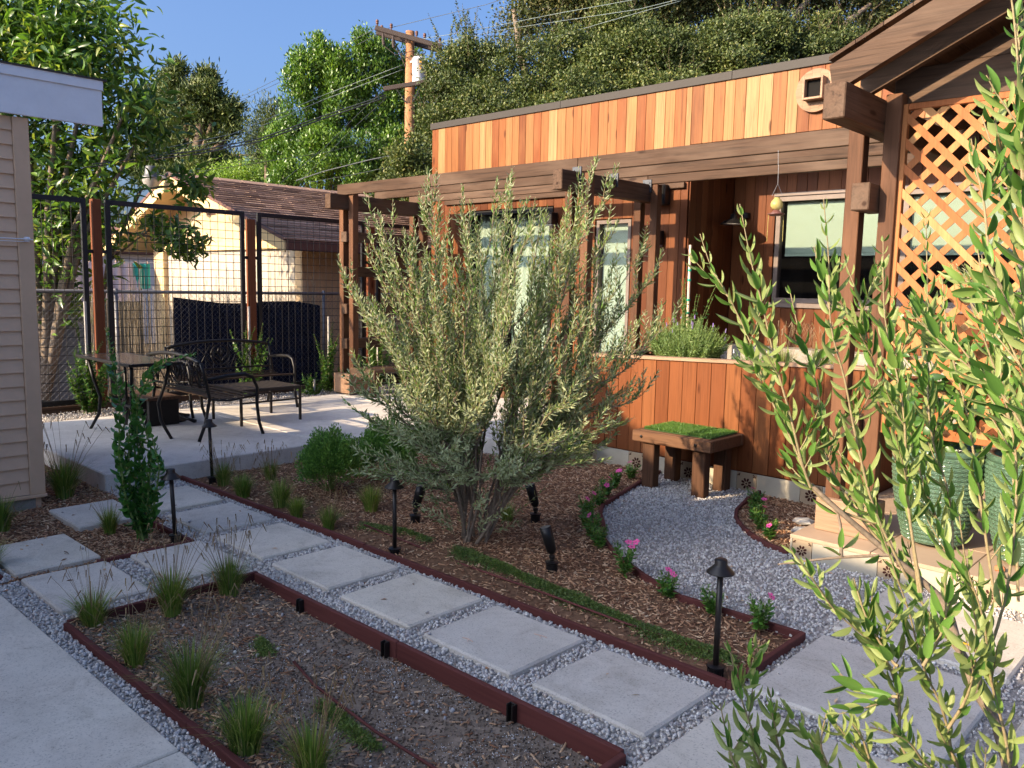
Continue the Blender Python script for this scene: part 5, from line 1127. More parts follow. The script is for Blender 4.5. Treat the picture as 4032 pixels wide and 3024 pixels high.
# ---- broad leaved climber in the left pot and on the lattice
def climber(name, label, cat_, base_, targets, nleaf, L, W, mat='vine', tmat='twig_green', stem_r=0.006):
    t = thing(name, label, cat_, base_); st_ = []; Pp = []; 
    for tg in targets:
        b = Vector(base_); tg = Vector(tg); pts = [b.lerp(tg, i/6)+Vector((random.gauss(0, .025), random.gauss(0, .015), random.gauss(0, .02)))*(0 if i == 0 else 1) for i in range(7)]
        st_.append((pts, stem_r, stem_r*.3))
        for j in range(nleaf):
            i = random.uniform(.8, 6); q = pts[int(i)].lerp(pts[min(int(i)+1, 6)], i-int(i)); Pp.append(q+Vector((random.gauss(0, .05), random.gauss(0, .04), random.gauss(0, .05))))
    stems_mesh('stems', st_, M[tmat], t, 5)
    n = len(Pp); P = np.array([tuple(p) for p in Pp]); D = rng.normal(size=(n, 3)); D[:, 2] -= .5; N = rng.normal(size=(n, 3))*.6+np.array([-.3, -.9, .5])
    S = np.stack([L*rng.uniform(.6, 1.2, n), W*rng.uniform(.6, 1.2, n), L*rng.uniform(.6, 1.2, n)], 1)
    T, TF = fine_leaf(4, .2, .25, lambda u: .5*math.sin(PI*u**.75))
    scatter('foliage', T, TF, P, frames(D, N), S, M[mat], t, True, 'stuff'); return t
random.seed(9)
cl = climber('climbing_vine', 'broad leaved green climber growing from the left pot up the orange lattice', 'vine', (-1.44, 5.20, 0.65),
        [(-1.75, 5.0, 1.45), (-1.55, 4.98, 1.62), (-1.35, 4.97, 1.68), (-1.15, 4.97, 1.66), (-0.95, 4.98, 1.75), (-1.65, 5.0, 1.25), (-1.25, 4.96, 1.45), (-1.0, 4.96, 1.35), (-1.45, 4.95, 1.15), (-0.8, 4.98, 1.55), (-1.3, 4.9, 1.0), (-1.6, 4.92, 0.95)], 26, 0.085, 0.055)
# ---- tall upright privet by the cross path, every leaf its own part where it shows
pv = thing('upright_shrub', 'tall narrow glossy dark green shrub tied to a stake beside the stepping stones', 'shrub', (-5.02, 2.06, 0.0))
random.seed(3); runs = []; LLv = []
vb0 = Vector((-5.02, 2.06, 0.0))
def vv(s, z, d=0.0): return vb0+sr*s+sd*d+Vector((0, 0, z))
for P_ in ([(0.02, 0), (-.06, .3), (-.055, .6), (-.03, .8)], [(-.01, 0), (-.07, .25), (-.10, .55), (-.115, .85), (-.13, 1.1), (-.155, 1.30)], [(0, 0), (.02, .35), (-.02, .6), (.0, .85), (.10, 1.05), (.24, 1.12), (.36, 1.145)], [(0.02, 0), (.05, .3), (.07, .55), (.02, .75), (-.02, .95)], [(0.0, 0), (.09, .25), (.13, .45), (.10, .66)], [(0.0, 0), (-.1, .3), (-.13, .5), (-.15, .62)], [(0.01, 0), (-.01, .3), (0.0, .55)]):
    pts = [vv(s, z, random.uniform(-.04, .04)) for s, z in P_]
    sm = []
    for i in range(len(pts)-1):
        for j in range(4): sm.append(pts[i].lerp(pts[i+1], j/4))
    sm.append(pts[-1]); runs.append((sm, .008, .003)); LLv.append(leaves_on(sm, .026, .068, .046, .95, .3, 2, .06))
stems_mesh('stem', runs, M['twig_green'], pv, 6)
MB(pv.location).tube([(-5.05, 2.05, -.05), (-5.05, 2.05, .92)], .007, 8).build('stake', M['privet'], pv)
P, D, N, S = cat(LLv); R = frames(D, N); T, TF = fine_leaf(4, .3, .15, lambda u: .5*math.sin(PI*u**.7)**.7)
pm = mesh_arrays('leaf', T, TF, M['privet'], True)
for i in range(len(P)):
    ob = bpy.data.objects.new('leaf', pm); col.objects.link(ob); ob.parent = pv
    m = (Matrix(R[i].tolist()) @ Matrix.Diagonal(Vector(S[i].tolist()))).to_4x4(); m.translation = Vector(P[i])-pv.location; ob.matrix_local = m

# ---- grass tufts
def tuft_meshes(seed, n, H, dry, stalks):
    r = np.random.default_rng(seed); Vs = []; Fs = []; off = 0
    for i in range(n):
        a = r.uniform(0, 2*PI); b = r.uniform(0, .035); lean = r.uniform(.05, .75)*(1 if r.random() < .8 else 1.5); L = H*r.uniform(.45, 1.05); w = r.uniform(.0013, .0025)
        d = np.array([math.cos(a), math.sin(a), 0]); s = np.array([-d[1], d[0], 0]); p = d*b; pts = []
        for k in range(5):
            t = k/4; pts.append(p+d*(L*lean*t**1.7*.8)+np.array([0, 0, L*(t-.35*lean*t**2.2)]))
        V = []
        for k, q in enumerate(pts[:-1]):
            ww = w*(1-k/4.6); V += [q-s*ww, q+s*ww]
        V.append(pts[-1]); Vs += V
        Fs += [(off+2*k, off+2*k+1, off+2*k+3, off+2*k+2) for k in range(3)]+[(off+6, off+7, off+8)]; off += 9
    g = mesh_arrays('blades', np.array(Vs), [list(f) for f in Fs], M['grass'])
    S1 = []; S2_ = []
    for i in range(stalks):
        a = r.uniform(0, 2*PI); lean = r.uniform(.1, .5); L = H*r.uniform(1.15, 1.75); d = np.array([math.cos(a), math.sin(a), 0])
        pts = [d*.02+d*(L*lean*t**1.5)+np.array([0, 0, L*(t-.15*lean*t*t)]) for t in (0, .3, .6, .85, 1)]
        S1.append((pts, .0009, .0006)); e = pts[-1]; dd = unit(pts[-1]-pts[-2]+np.array([0, 0, -.1])); S2_.append(([e-dd*.004, e+dd*.008, e+dd*.020, e+dd*.032], .0024, .0010))
    def pack(runs, nm, mat):
        o = stems_mesh(nm, runs, mat, None, 4); me = o.data; bpy.data.objects.remove(o); return me
    return g, (pack(S1, 'seed_stalks', M['seed']) if S1 else None), (pack(S2_, 'seed_heads', M['seed']) if S2_ else None)
VAR = [tuft_meshes(1, 560, .22, 0, 14), tuft_meshes(2, 700, .23, 0, 24), tuft_meshes(4, 420, .17, 0, 10), tuft_meshes(5, 620, .165, 0, 6), tuft_meshes(6, 520, .19, 0, 30)]
TUFTS = [(-3.88, 1.36, 1, .82, 'grass tuft with brown seed heads at the left corner of the bare bed'),
 (-3.40, 1.35, 0, .85, 'grass tuft in the bare bed, second along the front edging from the corner'),
 (-2.92, 1.36, 1, 1.05, 'largest grass tuft leaning over the front edging of the bare bed'),
 (-2.49, 1.35, 3, 1.15, 'short bright grass tuft at the front edging of the bare bed'),
 (-2.19, 1.42, 4, .95, 'grass tuft cut by the bottom frame border in the bare bed'),
 (-3.82, 1.70, 1, .95, 'arching grass tuft on the left edging of the bare bed with thin stalks'),
 (-3.86, 2.02, 4, 1.05, 'grass tuft full of dark seed heads near the far corner of the bare bed'),
 (-5.30, 1.98, 0, .75, 'small grass tuft behind the stepping stones in the mulch'),
 (-6.38, 2.08, 1, 1.25, 'wide grass tuft between the tan house and the patio slab'),
 (-5.80, 1.50, 3, 1.3, 'grass tuft at the foot of the tan house wall'),
 (-5.05, 1.24, 2, 1.1, 'small tuft at the left frame border beside a stepping stone'),
 (-5.98, 3.10, 4, .95, 'thin grass tuft growing round the farthest path light'),
 (-5.55, 3.03, 3, 1.05, 'round green tuft on the edging, second from the patio slab'),
 (-5.88, 3.45, 4, .85, 'tuft with tall stalks against the patio slab side'),
 (-5.15, 3.10, 2, 1.15, 'faded olive coloured tuft third along the paver edging'),
 (-4.83, 3.03, 3, .85, 'low green tuft fourth along the paver edging'),
 (-4.45, 3.03, 4, .8, 'wispy tuft on the paver edging left of the middle path light'),
 (-4.62, 3.50, 2, 1.05, 'small tuft between the clipped bushes and the middle path light'),
 (-5.55, 4.10, 4, .8, 'dry stalked tuft between the two clipped bushes'),
 (-4.75, 4.35, 2, .9, 'thin tuft behind the olive stems'),
 (-3.75, 3.98, 2, .8, 'little tuft right behind the olive trunk')]
for i, (x, y, v, s, lab) in enumerate(TUFTS):
    t = thing('grass_tuft', lab, 'grass', (x, y, -0.01 if not (x > -3.95 and y < 2.2) else -.02), random.uniform(0, 6), 'ornamental grass tufts'); t.scale = (s*1.28, s*1.28, s*1.2)
    for nm, me in zip(('blades', 'seed_stalks', 'seed_heads'), VAR[v]):
        if me is not None: link(nm, me, t)['kind'] = 'stuff'
# ---- clipped fine leaved bushes
def bush(label, x, y, rx, rz, n=9200, mat='bush', flowers=0):
    t = thing('clipped_bush', label, 'bush', (x, y, 0), 0, 'round green bushes in the mulch bed')
    d = unit(rng.normal(size=(n, 3))); d[:, 2] = np.abs(d[:, 2])*1.0-0.25*(rng.random(n) < .4); rr = rng.uniform(.55, 1.02, n)*(1+.10*np.sin(d[:, 0]*9+d[:, 1]*7)+.06*np.sin(d[:, 2]*14+d[:, 0]*11))
    P = d*rr[:, None]*np.array([rx, rx, rz])+np.array([x, y, rz*.48+0.02]); P[:, 2] = np.maximum(P[:, 2], .01)
    D = d+np.array([0, 0, 1.1])+rng.normal(0, .45, (n, 3))
    S = np.stack([rng.uniform(.016, .026, n), rng.uniform(.009, .014, n), rng.uniform(.01, .02, n)], 1)
    scatter('foliage', *LANCE, P, frames(D, rng.normal(size=(n, 3))), S, M[mat], t, kind='stuff')
    runs = [(stick_curve((x, y, -.02), (random.gauss(0, .6), random.gauss(0, .6), 1), rz*1.1, .05, 4, .05), .004, .0015) for _ in range(26)]
    stems_mesh('stems', runs, M['twig_green'], t, 4)
    return t
bush('rounded dark green bush nearest the patio corner', -5.24, 3.58, .225, .31, 14000)
bush('bright rounded bush between the dark bush and the olive', -5.32, 4.20, .25, .32, 15000)
bush('rounded bush partly hidden behind the olive stems', -5.42, 4.95, .22, .31, 9000)
bush('small leafy plant at the foot of the timber step', -4.62, 5.82, .13, .20, 1200, 'vinca')
# ---- creeping thyme strips
def thyme(name, label, pts, w, n, gh=.03):
    P = np.array(pts); seg = np.linalg.norm(np.diff(P, axis=0), axis=1); cum = np.r_[0, np.cumsum(seg)]
    s = rng.uniform(0, cum[-1], n); x = np.interp(s, cum, P[:, 0]); y = np.interp(s, cum, P[:, 1])
    ww = w*(0.75+.35*np.sin(s*9)+.2*np.sin(s*23)); off = rng.normal(0, .42, n)*ww; y = y+off; x = x+rng.normal(0, .02, n)
    keep = (rng.random(n) < .9); x, y, off, ww = x[keep], y[keep], off[keep], ww[keep]; m = len(x)
    h = zheight(x, y, zone(x, y)); z = h+np.clip(1-np.abs(off)/(ww+1e-6), 0, 1)*gh*rng.uniform(0, 1, m)
    D = np.stack([rng.normal(0, .8, m), rng.normal(0, .8, m), rng.uniform(.2, 1.2, m)], 1)
    S = np.stack([rng.uniform(.008, .016, m), rng.uniform(.003, .006, m), np.full(m, .008)], 1)
    o = scatter(name, *LANCE, np.stack([x, y, z], 1), frames(D, rng.normal(size=(m, 3))), S, M['thyme'], kind='stuff'); return o
thyme('creeping_thyme', '', [(-3.45, 3.22), (-3.1, 3.26), (-2.6, 3.24), (-2.1, 3.16), (-1.62, 3.16)], .085, 26000, .045)
thyme('creeping_thyme', '', [(-4.35, 3.22), (-3.95, 3.28), (-3.72, 3.26)], .07, 5000, .03)
thyme('creeping_thyme', '', [(-3.28, 1.86), (-3.15, 1.82)], .045, 1500, .03)
thyme('creeping_thyme', '', [(-2.62, 1.74), (-2.40, 1.72), (-2.22, 1.70)], .05, 3200, .035)
# irrigation lines on the soil
for lab, pts in (('thin brown drip line half buried along the bare soil bed', [(-3.0, 1.86, -.035), (-2.75, 1.80, -.03), (-2.3, 1.76, -.03), (-1.9, 1.77, -.04), (-1.56, 1.76, -.035)]), ('thin brown drip line on the mulch behind the paver edging', [(-4.3, 3.20, .02), (-3.9, 3.17, .022), (-3.3, 3.14, .02), (-2.7, 3.15, .016), (-2.2, 3.14, .014), (-1.7, 3.16, .012)])):
    tag(link('drip_line', MB().tube([Vector(p) for p in pts], .006, 8).mesh('drip_line', M['edging'], True)), lab, 'drip line')

# ---- vinca plants with pink flowers
def vinca(label, x, y, H, nf, pale=False, W=.07, seed=0):
    random.seed(100+seed); t = thing('vinca_plant', label, 'flower', (x, y, 0), random.uniform(0, 6), 'pink flowered vinca plants along the edging')
    runs = []; LV = []; tips = []
    for k in range(9):
        a = k*1.05+random.uniform(-.3, .3); p = stick_curve((0, 0, 0), (math.cos(a)*W/H*.9, math.sin(a)*W/H*.9, 1), H*random.uniform(.65, 1.05), .05, 5, .05)
        runs.append((p, .0028, .0018)); LV.append(leaves_on(p, .0135, .042, .019, 1.05, .3, 2, .08)); tips.append(p[-1])
    o1 = stems_mesh('stems', runs, M['twig_green'], None, 4); o1.parent = t
    P, D, N, S = cat(LV); o2 = scatter('foliage', *LANCE, P, frames(D, N), S, M['vinca'], None, kind='stuff'); o2.parent = t
    for k in range(nf):
        c = tips[k % len(tips)]+Vector((0, 0, .012)); nrm = Vector((random.gauss(0, .3)+.25, random.gauss(0, .3)-.55, .9)).normalized()
        e1 = nrm.cross(Vector((0, 0, 1))).normalized(); e2_ = nrm.cross(e1); m = MB()
        for j in range(5):
            a = j*2*PI/5; R_ = .020; ca, sa = math.cos(a), math.sin(a)
            def pt(u, v, h=0): return c+e1*(u*ca-v*sa)+e2_*(u*sa+v*ca)+nrm*h
            V = [pt(.002, 0), pt(R_*.45, -R_*.30, .002), pt(R_*.95, -R_*.42, .004), pt(R_*1.08, 0, .003), pt(R_*.95, R_*.42, .004), pt(R_*.45, R_*.30, .002)]
            m.add(V, [[0, 1, 2, 3, 4, 5]])
        f = m.build('flower', M['pale_pink'] if pale and k % 2 else M['pink'], t)
        MB().box(tuple(c+nrm*.003), (.006, .006, .003), .001).build('eye', M['magenta'], f)
    return t
VN = [(-1.70, 3.56, .17, 1, 'vinca with one pink bloom nearest the front corner of the olive bed'),
 (-1.95, 3.56, .15, 0, 'flowerless vinca just behind the front path light'),
 (-2.24, 3.60, .16, 2, 'vinca with a pink bloom, third plant from the front corner'),
 (-2.58, 3.70, .20, 3, 'vinca with three pink blooms in front of the gravel curve'),
 (-2.98, 3.98, .16, 0, 'flowerless vinca leaning over the curved edging'),
 (-3.14, 4.12, .17, 1, 'vinca with one pink bloom at the gravel curve'),
 (-3.30, 4.28, .15, 0, 'bushy vinca behind the bend of the curved edging'),
 (-3.44, 4.46, .16, 2, 'vinca with twin pink blooms facing left on the curve'),
 (-3.58, 4.78, .15, 1, 'vinca with a small round bloom mid way to the stool'),
 (-3.72, 5.05, .15, 1, 'vinca with a pale bloom left of the stool'),
 (-3.84, 5.32, .15, 2, 'vinca with two pink blooms nearer the stool'),
 (-3.93, 5.68, .14, 1, 'vinca with a pale bloom right below the flower tile'),
 (-2.72, 5.52, .17, 1, 'vinca with a mauve bloom beside the right stool leg'),
 (-2.62, 5.30, .16, 1, 'vinca with a red pink bloom in the small bed'),
 (-2.48, 5.10, .16, 1, 'sunlit vinca with a pink bloom in the small bed'),
 (-2.34, 4.96, .14, 1, 'vinca by the corner of the tiled step')]
for k, (x, y, H, nf, lab) in enumerate(VN): vinca(lab, x, y, H, nf, k in (9, 11), .075, k)
for k, (x, y, s, lab) in enumerate(((-2.33, 5.45, .075, 'flat grey rock in the small flower bed'), (-2.22, 5.22, .09, 'pale flat rock beside the tiled step'))):
    r = thing('rock', lab, 'rock', (x, y, 0)); V, F = PEB; MB().add([(v[0]*s*1.3, v[1]*s, v[2]*s*.45+.02) for v in V], [list(f) for f in F]).build('stone', M['rock'], r)

# ---- planter plants
def mass(name, label, cat_, c, r, n, mat, L=(.02, .04), W=(.006, .010), fl=0, flm='purple', upz=1.0, stem='twig_green'):
    t = thing(name, label, cat_, (c[0], c[1], c[2])); runs = []; LV = []; tips = []
    for k in range(n):
        a = random.uniform(0, 2*PI); q = math.sqrt(random.random()); tg = Vector((math.cos(a)*r[0]*q, math.sin(a)*r[1]*q, r[2]*(1-.35*q*q)*random.uniform(.75, 1.05)))
        p = [Vector(c)+Vector((tg.x*(.35+.65*t_), tg.y*(.35+.65*t_), tg.z*t_)) for t_ in (0, .25, .5, .75, 1)]
        runs.append((p, .003, .001)); LV.append(leaves_on(p, .014, random.uniform(*L), random.uniform(*W), .8, .3, 2, .2)); tips.append(p[-1])
    stems_mesh('stems', runs, M[stem], t, 3); P, D, N, S = cat(LV); scatter('foliage', *LANCE, P, frames(D, N), S, M[mat], t, kind='stuff')
    if fl:
        m = MB(c)
        for k in range(fl):
            e = random.choice(tips); m.tube([e, e+Vector((random.gauss(0, .004), random.gauss(0, .004), .035))], [.006, .003], 5)
        m.build('flowers', M[flm], t)
    return t
random.seed(31)
mass('sage_bush', 'pale green bush with small purple flowers above the planter cap rail', 'bush', (-3.93, 6.45, .86), (.44, .26, .50), 330, 'sage', L=(.03, .05), W=(.008, .012), fl=14)
mass('planter_plant', 'small dark plant with white buds right of the purple flowered bush', 'plant', (-3.30, 6.5, .88), (.22, .2, .26), 36, 'bush', fl=6, flm='white_paint')
for x, y, lab in ((-3.02, 6.45, 'wispy pale grass in the planter, left of the porch post'), (-2.80, 6.65, 'arching thin grass in the planter closest to the porch post'), (-2.55, 6.4, 'loose grass at the right end of the planter')):
    t = thing('planter_grass', lab, 'grass', (x, y, .88), random.uniform(0, 6), 'thin grasses in the planter'); t.scale = (1.5, 1.5, 1.5)
    for nm, me in zip(('blades', 'seed_stalks', 'seed_heads'), VAR[4]): link(nm, me, t)['kind'] = 'stuff'
rs = thing('staked_rose', 'thin climbing rose tied with green bands to a wooden stake in the planter', 'rose', (-4.075, 6.7, .88)); o = rs.location
MB(o).tube([(-4.075, 6.7, .85), (-4.085, 6.7, 1.99)], .013, 8).build('stake', M['stake'], rs)
for z in (1.36, 1.48, 1.66, 1.75): MB(o).lathe((-4.08, 6.7, z), [(.016, 0), (.018, .01), (.016, .022)], 10).build('tie', M['green_tie'], rs)
runs = []; LV = []
for k in range(8):
    p = stick_curve((-4.06, 6.68, .9), (random.gauss(0, .10), random.gauss(0, .06), 1), random.uniform(.6, 1.0), 0, 8, .10); runs.append((p, .004, .0015)); LV.append(leaves_on(p, .045, .046, .030, 1.1, .4, 2, .2))
stems_mesh('stems', runs, M['twig_green'], rs, 5); P, D, N, S = cat(LV); scatter('foliage', *LANCE, P, frames(D, N), S, M['vine'], rs, kind='stuff')

# ---- hummingbird feeder hanging from the front rafter
fd = thing('bird_feeder', 'glass globe hummingbird feeder with a red base hanging from the front rafter', 'bird feeder', (-3.10, 6.36, 2.28)); o = fd.location
MB(o).tube([(-3.118, 6.362, 2.70), (-3.112, 6.36, 2.60), (-3.108, 6.36, 2.58), (-3.105, 6.36, 2.44)], .0022, 6).build('chain', M['galv'], fd)
MB(o).tube([(-3.105, 6.36, 2.44), (-3.145, 6.35, 2.345)], .0015, 5).tube([(-3.105, 6.36, 2.44), (-3.065, 6.37, 2.345)], .0015, 5).build('hanger', M['galv'], fd)
MB(o).lathe((-3.105, 6.36, 2.275), [(.018, -.042), (.036, -.033), (.047, -.014), (.049, .004), (.044, .024), (.032, .040), (.024, .046), (.024, .056), (.001, .058)], 24).build('globe', M['nectar'], fd, True)
MB(o).lathe((-3.105, 6.36, 2.20), [(.001, -.014), (.045, -.012), (.066, 0), (.067, .005), (.04, .012), (.024, .030), (.019, .034)], 24).build('base', M['red_plastic'], fd, True)
for dx in (-.062, .062):
    MB(o).tube([(-3.105+dx*.75, 6.36+dx*.6, 2.195), (-3.105+dx*.78, 6.36+dx*.62, 1.985)], .0022, 5).build('bead_string', M['nectar'], fd)
# ================================================================== PATIO FURNITURE
ZP = 0.13
def arc_pts(p0, p1, h, n=10): 
    p0 = Vector(p0); p1 = Vector(p1); return [p0.lerp(p1, i/n)+Vector((0, 0, h*4*(i/n)*(1-i/n))) for i in range(n+1)]
def garden_bench(label, x, y, rz, L=1.26, D=.53):
    t = thing('garden_bench', label, 'bench', (x, y, ZP), rz, 'black metal garden benches'); m_ = M['black_metal']; h = L/2
    sh_, bt, am = .385, .76, .585
    yb, yf = -D/2, D/2
    # back frame
    MB().tube(arc_pts((-h+.02, yb-.07, bt-.055), (h-.02, yb-.07, bt-.055), .055, 14), .018, 8).build('top_rail', m_, t, True)
    MB().bar((-h+.02, yb-.015, sh_+.06), (h-.02, yb-.015, sh_+.06), .02, .02).build('back_rail', m_, t)
    for s in (-1, 1):
        MB().tube([(s*h, yb-.11, 0), (s*h, yb-.045, .16), (s*h, yb+.0, sh_), (s*h, yb-.04, .58), (s*h, yb-.075, bt-.05)], .016, 8).build('back_leg', m_, t, True)
        MB().tube([(s*h, yf+.05, 0), (s*h, yf+.01, .12), (s*h, yf-.01, .30), (s*h, yf-.005, .45), (s*h, yf-.05, .555), (s*h, yf-.13, am), (s*h, yf-.30, am-.005), (s*h, yb-.03, am-.03)], [.016, .016, .016, .016, .017, .018, .018, .014], 8).build('arm_leg', m_, t, True)
        MB().tube([(s*h, yb, sh_-.01), (s*h, -.05, sh_-.035), (s*h, yf-.02, sh_-.005)], .011, 6).build('side_rail', m_, t, True)
    # slats
    ns = 8
    for i in range(ns):
        yy = yb+.03+i*(D-.05)/(ns-1); zz = sh_-.028*math.sin(PI*i/(ns-1))
        MB().span((-h+.012, yy-.021, zz), (h-.012, yy+.021, zz+.008), .002).build('seat_slat', M['slat_brown'], t)
    # scroll work: medallion with a fleur-de-lis, crossed bars and curls
    def B(x, z): return (x, yb-.02-(z-.44)*.16, z)
    m = MB(); zc = .60
    m.tube([B(.115*math.cos(a), zc+.115*math.sin(a)) for a in np.linspace(0, 2*PI, 25)], .0075, 6)
    for s in (-1, 1):
        m.tube([B(0, zc-.09), B(s*.03, zc-.045), B(s*.075, zc-.01), B(s*.085, zc+.03), B(s*.055, zc+.045), B(s*.045, zc+.015)], [.008, .010, .012, .009, .007, .004], 6)
        m.tube([B(0, zc-.02), B(s*.03, zc+.03), B(s*.016, zc+.07), B(0, zc+.095)], [.010, .013, .009, .004], 6)
        for k in range(3):
            x0 = s*(.115+k*.155); x1 = s*min(.115+(k+1)*.155, h-.11)
            m.tube([B(x0, zc-.135 if k % 2 else zc+.12), B((x0+x1)/2, zc-.01), B(x1, zc+.11 if k % 2 else zc-.13)], .0065, 6)
            m.tube([B(x0, zc+.115 if k % 2 else zc-.13), B((x0+x1)/2, zc+.01), B(x1, zc-.13 if k % 2 else zc+.10)], .0065, 6)
        for zz, q in ((zc+.06, 1), (zc-.065, -1)):
            cxx = s*(h-.075)
            m.tube([B(cxx+s*.045*math.cos(a)*(1-.08*a)-s*.0, zz+q*.045*math.sin(a)*(1-.08*a)) for a in np.linspace(-1.2, 4.6, 18)], .0065, 6)
    m.tube([(0, yb-.02, zc)]*1+[(0, yb-.03, zc+.001)], .012, 6)
    m.build('scroll_panel', m_, t, True)
    return t
garden_bench('black scrollwork bench standing along the mesh fence, facing the house', -8.64, 4.63, -PI/2, 1.26, .50)
garden_bench('black scrollwork bench beside the tall table with its back to the tan house', -7.66, 3.80, 0.0, 1.14, .48)
# high bistro table
tb = thing('bistro_table', 'black metal table with a smoked glass top and outward curved legs at the patio corner', 'table', (-7.88, 3.16, ZP))
MB().box((0, 0, .708), (1.22, .46, .012), .004).build('table_top', M['table_glass'], tb)
for a, b in (((-.62, -.24, .69), (.62, -.216, .716)), ((-.62, .216, .69), (.62, .24, .716)), ((-.62, -.215, .69), (-.598, .215, .716)), ((.598, -.215, .69), (.62, .215, .716))): MB().span(a, b, .003).build('rim', M['black_metal'], tb)
for sx in (-1, 1):
    for sy in (-1, 1):
        MB().tube([(sx*.50, sy*.17, .69), (sx*.44, sy*.15, .50), (sx*.36, sy*.12, .32), (sx*.38, sy*.13, .16), (sx*.50, sy*.17, .0)], [.015, .015, .016, .016, .014], 8).build('leg', M['black_metal'], tb, True)
MB().bar((-.37, 0, .26), (.37, 0, .26), .02, .02).build('stretcher', M['black_metal'], tb)
# slatted low table
ot = thing('coffee_table', 'low dark bronze slatted metal table in front of the long bench', 'table', (-7.87, 4.46, ZP))
for i in range(11): MB().span((-.285, -.31+i*.0585, .355), (.285, -.31+i*.0585+.036, .366), .002).build('slat', M['bronze_metal'], ot)
for a, b in (((-.30, -.335, .335), (.30, -.312, .368)), ((-.30, .338, .335), (.30, .36, .368)), ((-.30, -.311, .335), (-.286, .337, .368)), ((.286, -.311, .335), (.30, .337, .368)), ((-.30, -.33, .22), (-.284, .355, .238)), ((.284, -.33, .22), (.30, .355, .238))): MB().span(a, b, .002).build('rail', M['bronze_metal'], ot)
for sx in (-1, 1):
    for sy in (-.325, .35): MB().span((sx*.29-.012, sy-.012, 0), (sx*.29+.012, sy+.012, .334), .002).build('leg', M['bronze_metal'], ot)
# low wooden topped box and scroll foot behind the table
lw = thing('low_bench', 'low box bench with a brown wooden top behind the bistro table', 'bench', (-8.45, 3.60, ZP))
for i in range(3): MB().span((-.34, -.17+i*.115, .255), (.34, -.17+i*.115+.11, .285), .003).build('top_board', M['beam_x'], lw)
for sx in (-.30, .30): MB().span((sx-.03, -.15, 0), (sx+.03, .15, .254), .003).build('leg', M['black_metal'], lw)
um = thing('scroll_foot', 'black cast scroll foot lying on the patio under the bistro table', 'table foot', (-8.35, 3.75, ZP))
m = MB()
for k in range(4):
    a = k*PI/2+.5; m.tube([(0, 0, .05), (.12*math.cos(a), .12*math.sin(a), .06), (.24*math.cos(a), .24*math.sin(a), .03), (.31*math.cos(a), .31*math.sin(a), .012)], [.02, .018, .016, .022], 6)
m.build('scroll', M['black_metal'], um, True); MB().lathe((0, 0, 0), [(.17, 0), (.17, .018), (.04, .03), (.03, .07), (.001, .07)], 18).build('plate', M['black_metal'], um)

# ================================================================== FENCES
FX = -9.9
def fence_frame(label, y0, y1, z0, z1):
    t = thing('mesh_fence_panel', label, 'fence', (FX, (y0+y1)/2, z0), 0, 'black framed wire mesh fence panels'); w = .055; o = t.location
    for a, b in (((FX-.02, y0, z0), (FX+.02, y0+w, z1)), ((FX-.02, y1-w, z0), (FX+.02, y1, z1)), ((FX-.02, y0+w+.001, z1-w), (FX+.0195, y1-w-.001, z1)), ((FX-.02, y0+w+.001, z0), (FX+.0195, y1-w-.001, z0+w))): MB(o).span(a, b, .003).build('frame_bar', M['frame_black'], t)
    ny = round((y1-y0-2*w)/.1005); vm = MB().tube([(0, 0, z0+w-o[2]), (0, 0, z1-w-o[2])], .0036, 4).mesh('wire', M['wire'])
    for i in range(1, ny): y = y0+w+(y1-y0-2*w)*i/ny; link('wire', vm, t, (0, y-o[1], 0))
    nz = round((z1-z0-2*w)/.1005); hm = MB().tube([(0.005, y0+w-o[1], 0), (0.005, y1-w-o[1], 0)], .0036, 4).mesh('wire', M['wire'])
    for i in range(1, nz): z = z0+w+(z1-z0-2*w)*i/nz; link('wire', hm, t, (0, 0, z-o[2]))
PY_ = [(1.865, 3.572, 'black framed mesh fence panel beside the tan house'), (3.777, 5.484, 'black framed mesh fence panel behind the tall table'), (5.667, 7.372, 'black framed mesh fence panel behind the long bench, beside the pergola'), (7.60, 9.30, 'black framed mesh fence panel behind the pergola rails')]
for a, b, lab in PY_: fence_frame(lab, a, b, .16, 2.452)
for y, z, lab in ((3.675, 2.45, 'red brown wooden fence post beside the tan house corner'), (5.575, 2.36, 'red brown wooden fence post behind the bench backs'), (7.487, 2.38, 'red brown wooden fence post seen through the pergola rails')):
    t = thing('fence_post', lab, 'fence post', (FX, y, 0)); MB(t.location).span((FX-.045, y-.046, -.1), (FX+.045, y+.046, z), .005).build('post', M['fence_post'], t)
    for dz in (1.85, .62):
        for s in (-1, 1): MB(t.location).span((FX-.012, y+s*.0465, dz), (FX+.012, y+s*.105, dz+.04), .002).build('clip', M['frame_black'], t)
rb = thing('retaining_board', 'dark board along the foot of the mesh fence', 'board', (FX+.1, 5, .1))
for a, b in ((1.9, 4.3), (4.305, 6.7), (6.705, 9.3)): MB(rb.location).span((FX+.06, a, -.1), (FX+.10, b, .16), .004).build('board', M['beam_y'], rb)
cl_ = thing('chain_link_fence', 'grey chain link fence with a round top rail behind the mesh panels', 'fence', (-10.5, 5, 0)); o = cl_.location
MB(o).tube([(-10.5, 0.5, 1.422), (-10.5, 12, 1.392)], .021, 8).build('top_rail', M['galv'], cl_, True)
for y in (1.6, 4.1, 7.08, 9.6): MB(o).tube([(-10.5, y, 0), (-10.5, y, 1.45)], .024, 8).build('post', M['galv'], cl_, True)
wr = []
for k in range(-22, 130):
    y = 0.6+k*.07
    wr.append(([(-10.50, y, .05), (-10.50, y+1.36, 1.41)], .0016, .0016)); wr.append(([(-10.495, y, 1.41), (-10.495, y+1.36, .05)], .0016, .0016))
stems_mesh('diamond_mesh', wr, M['galv'], cl_, 3, 'stuff')
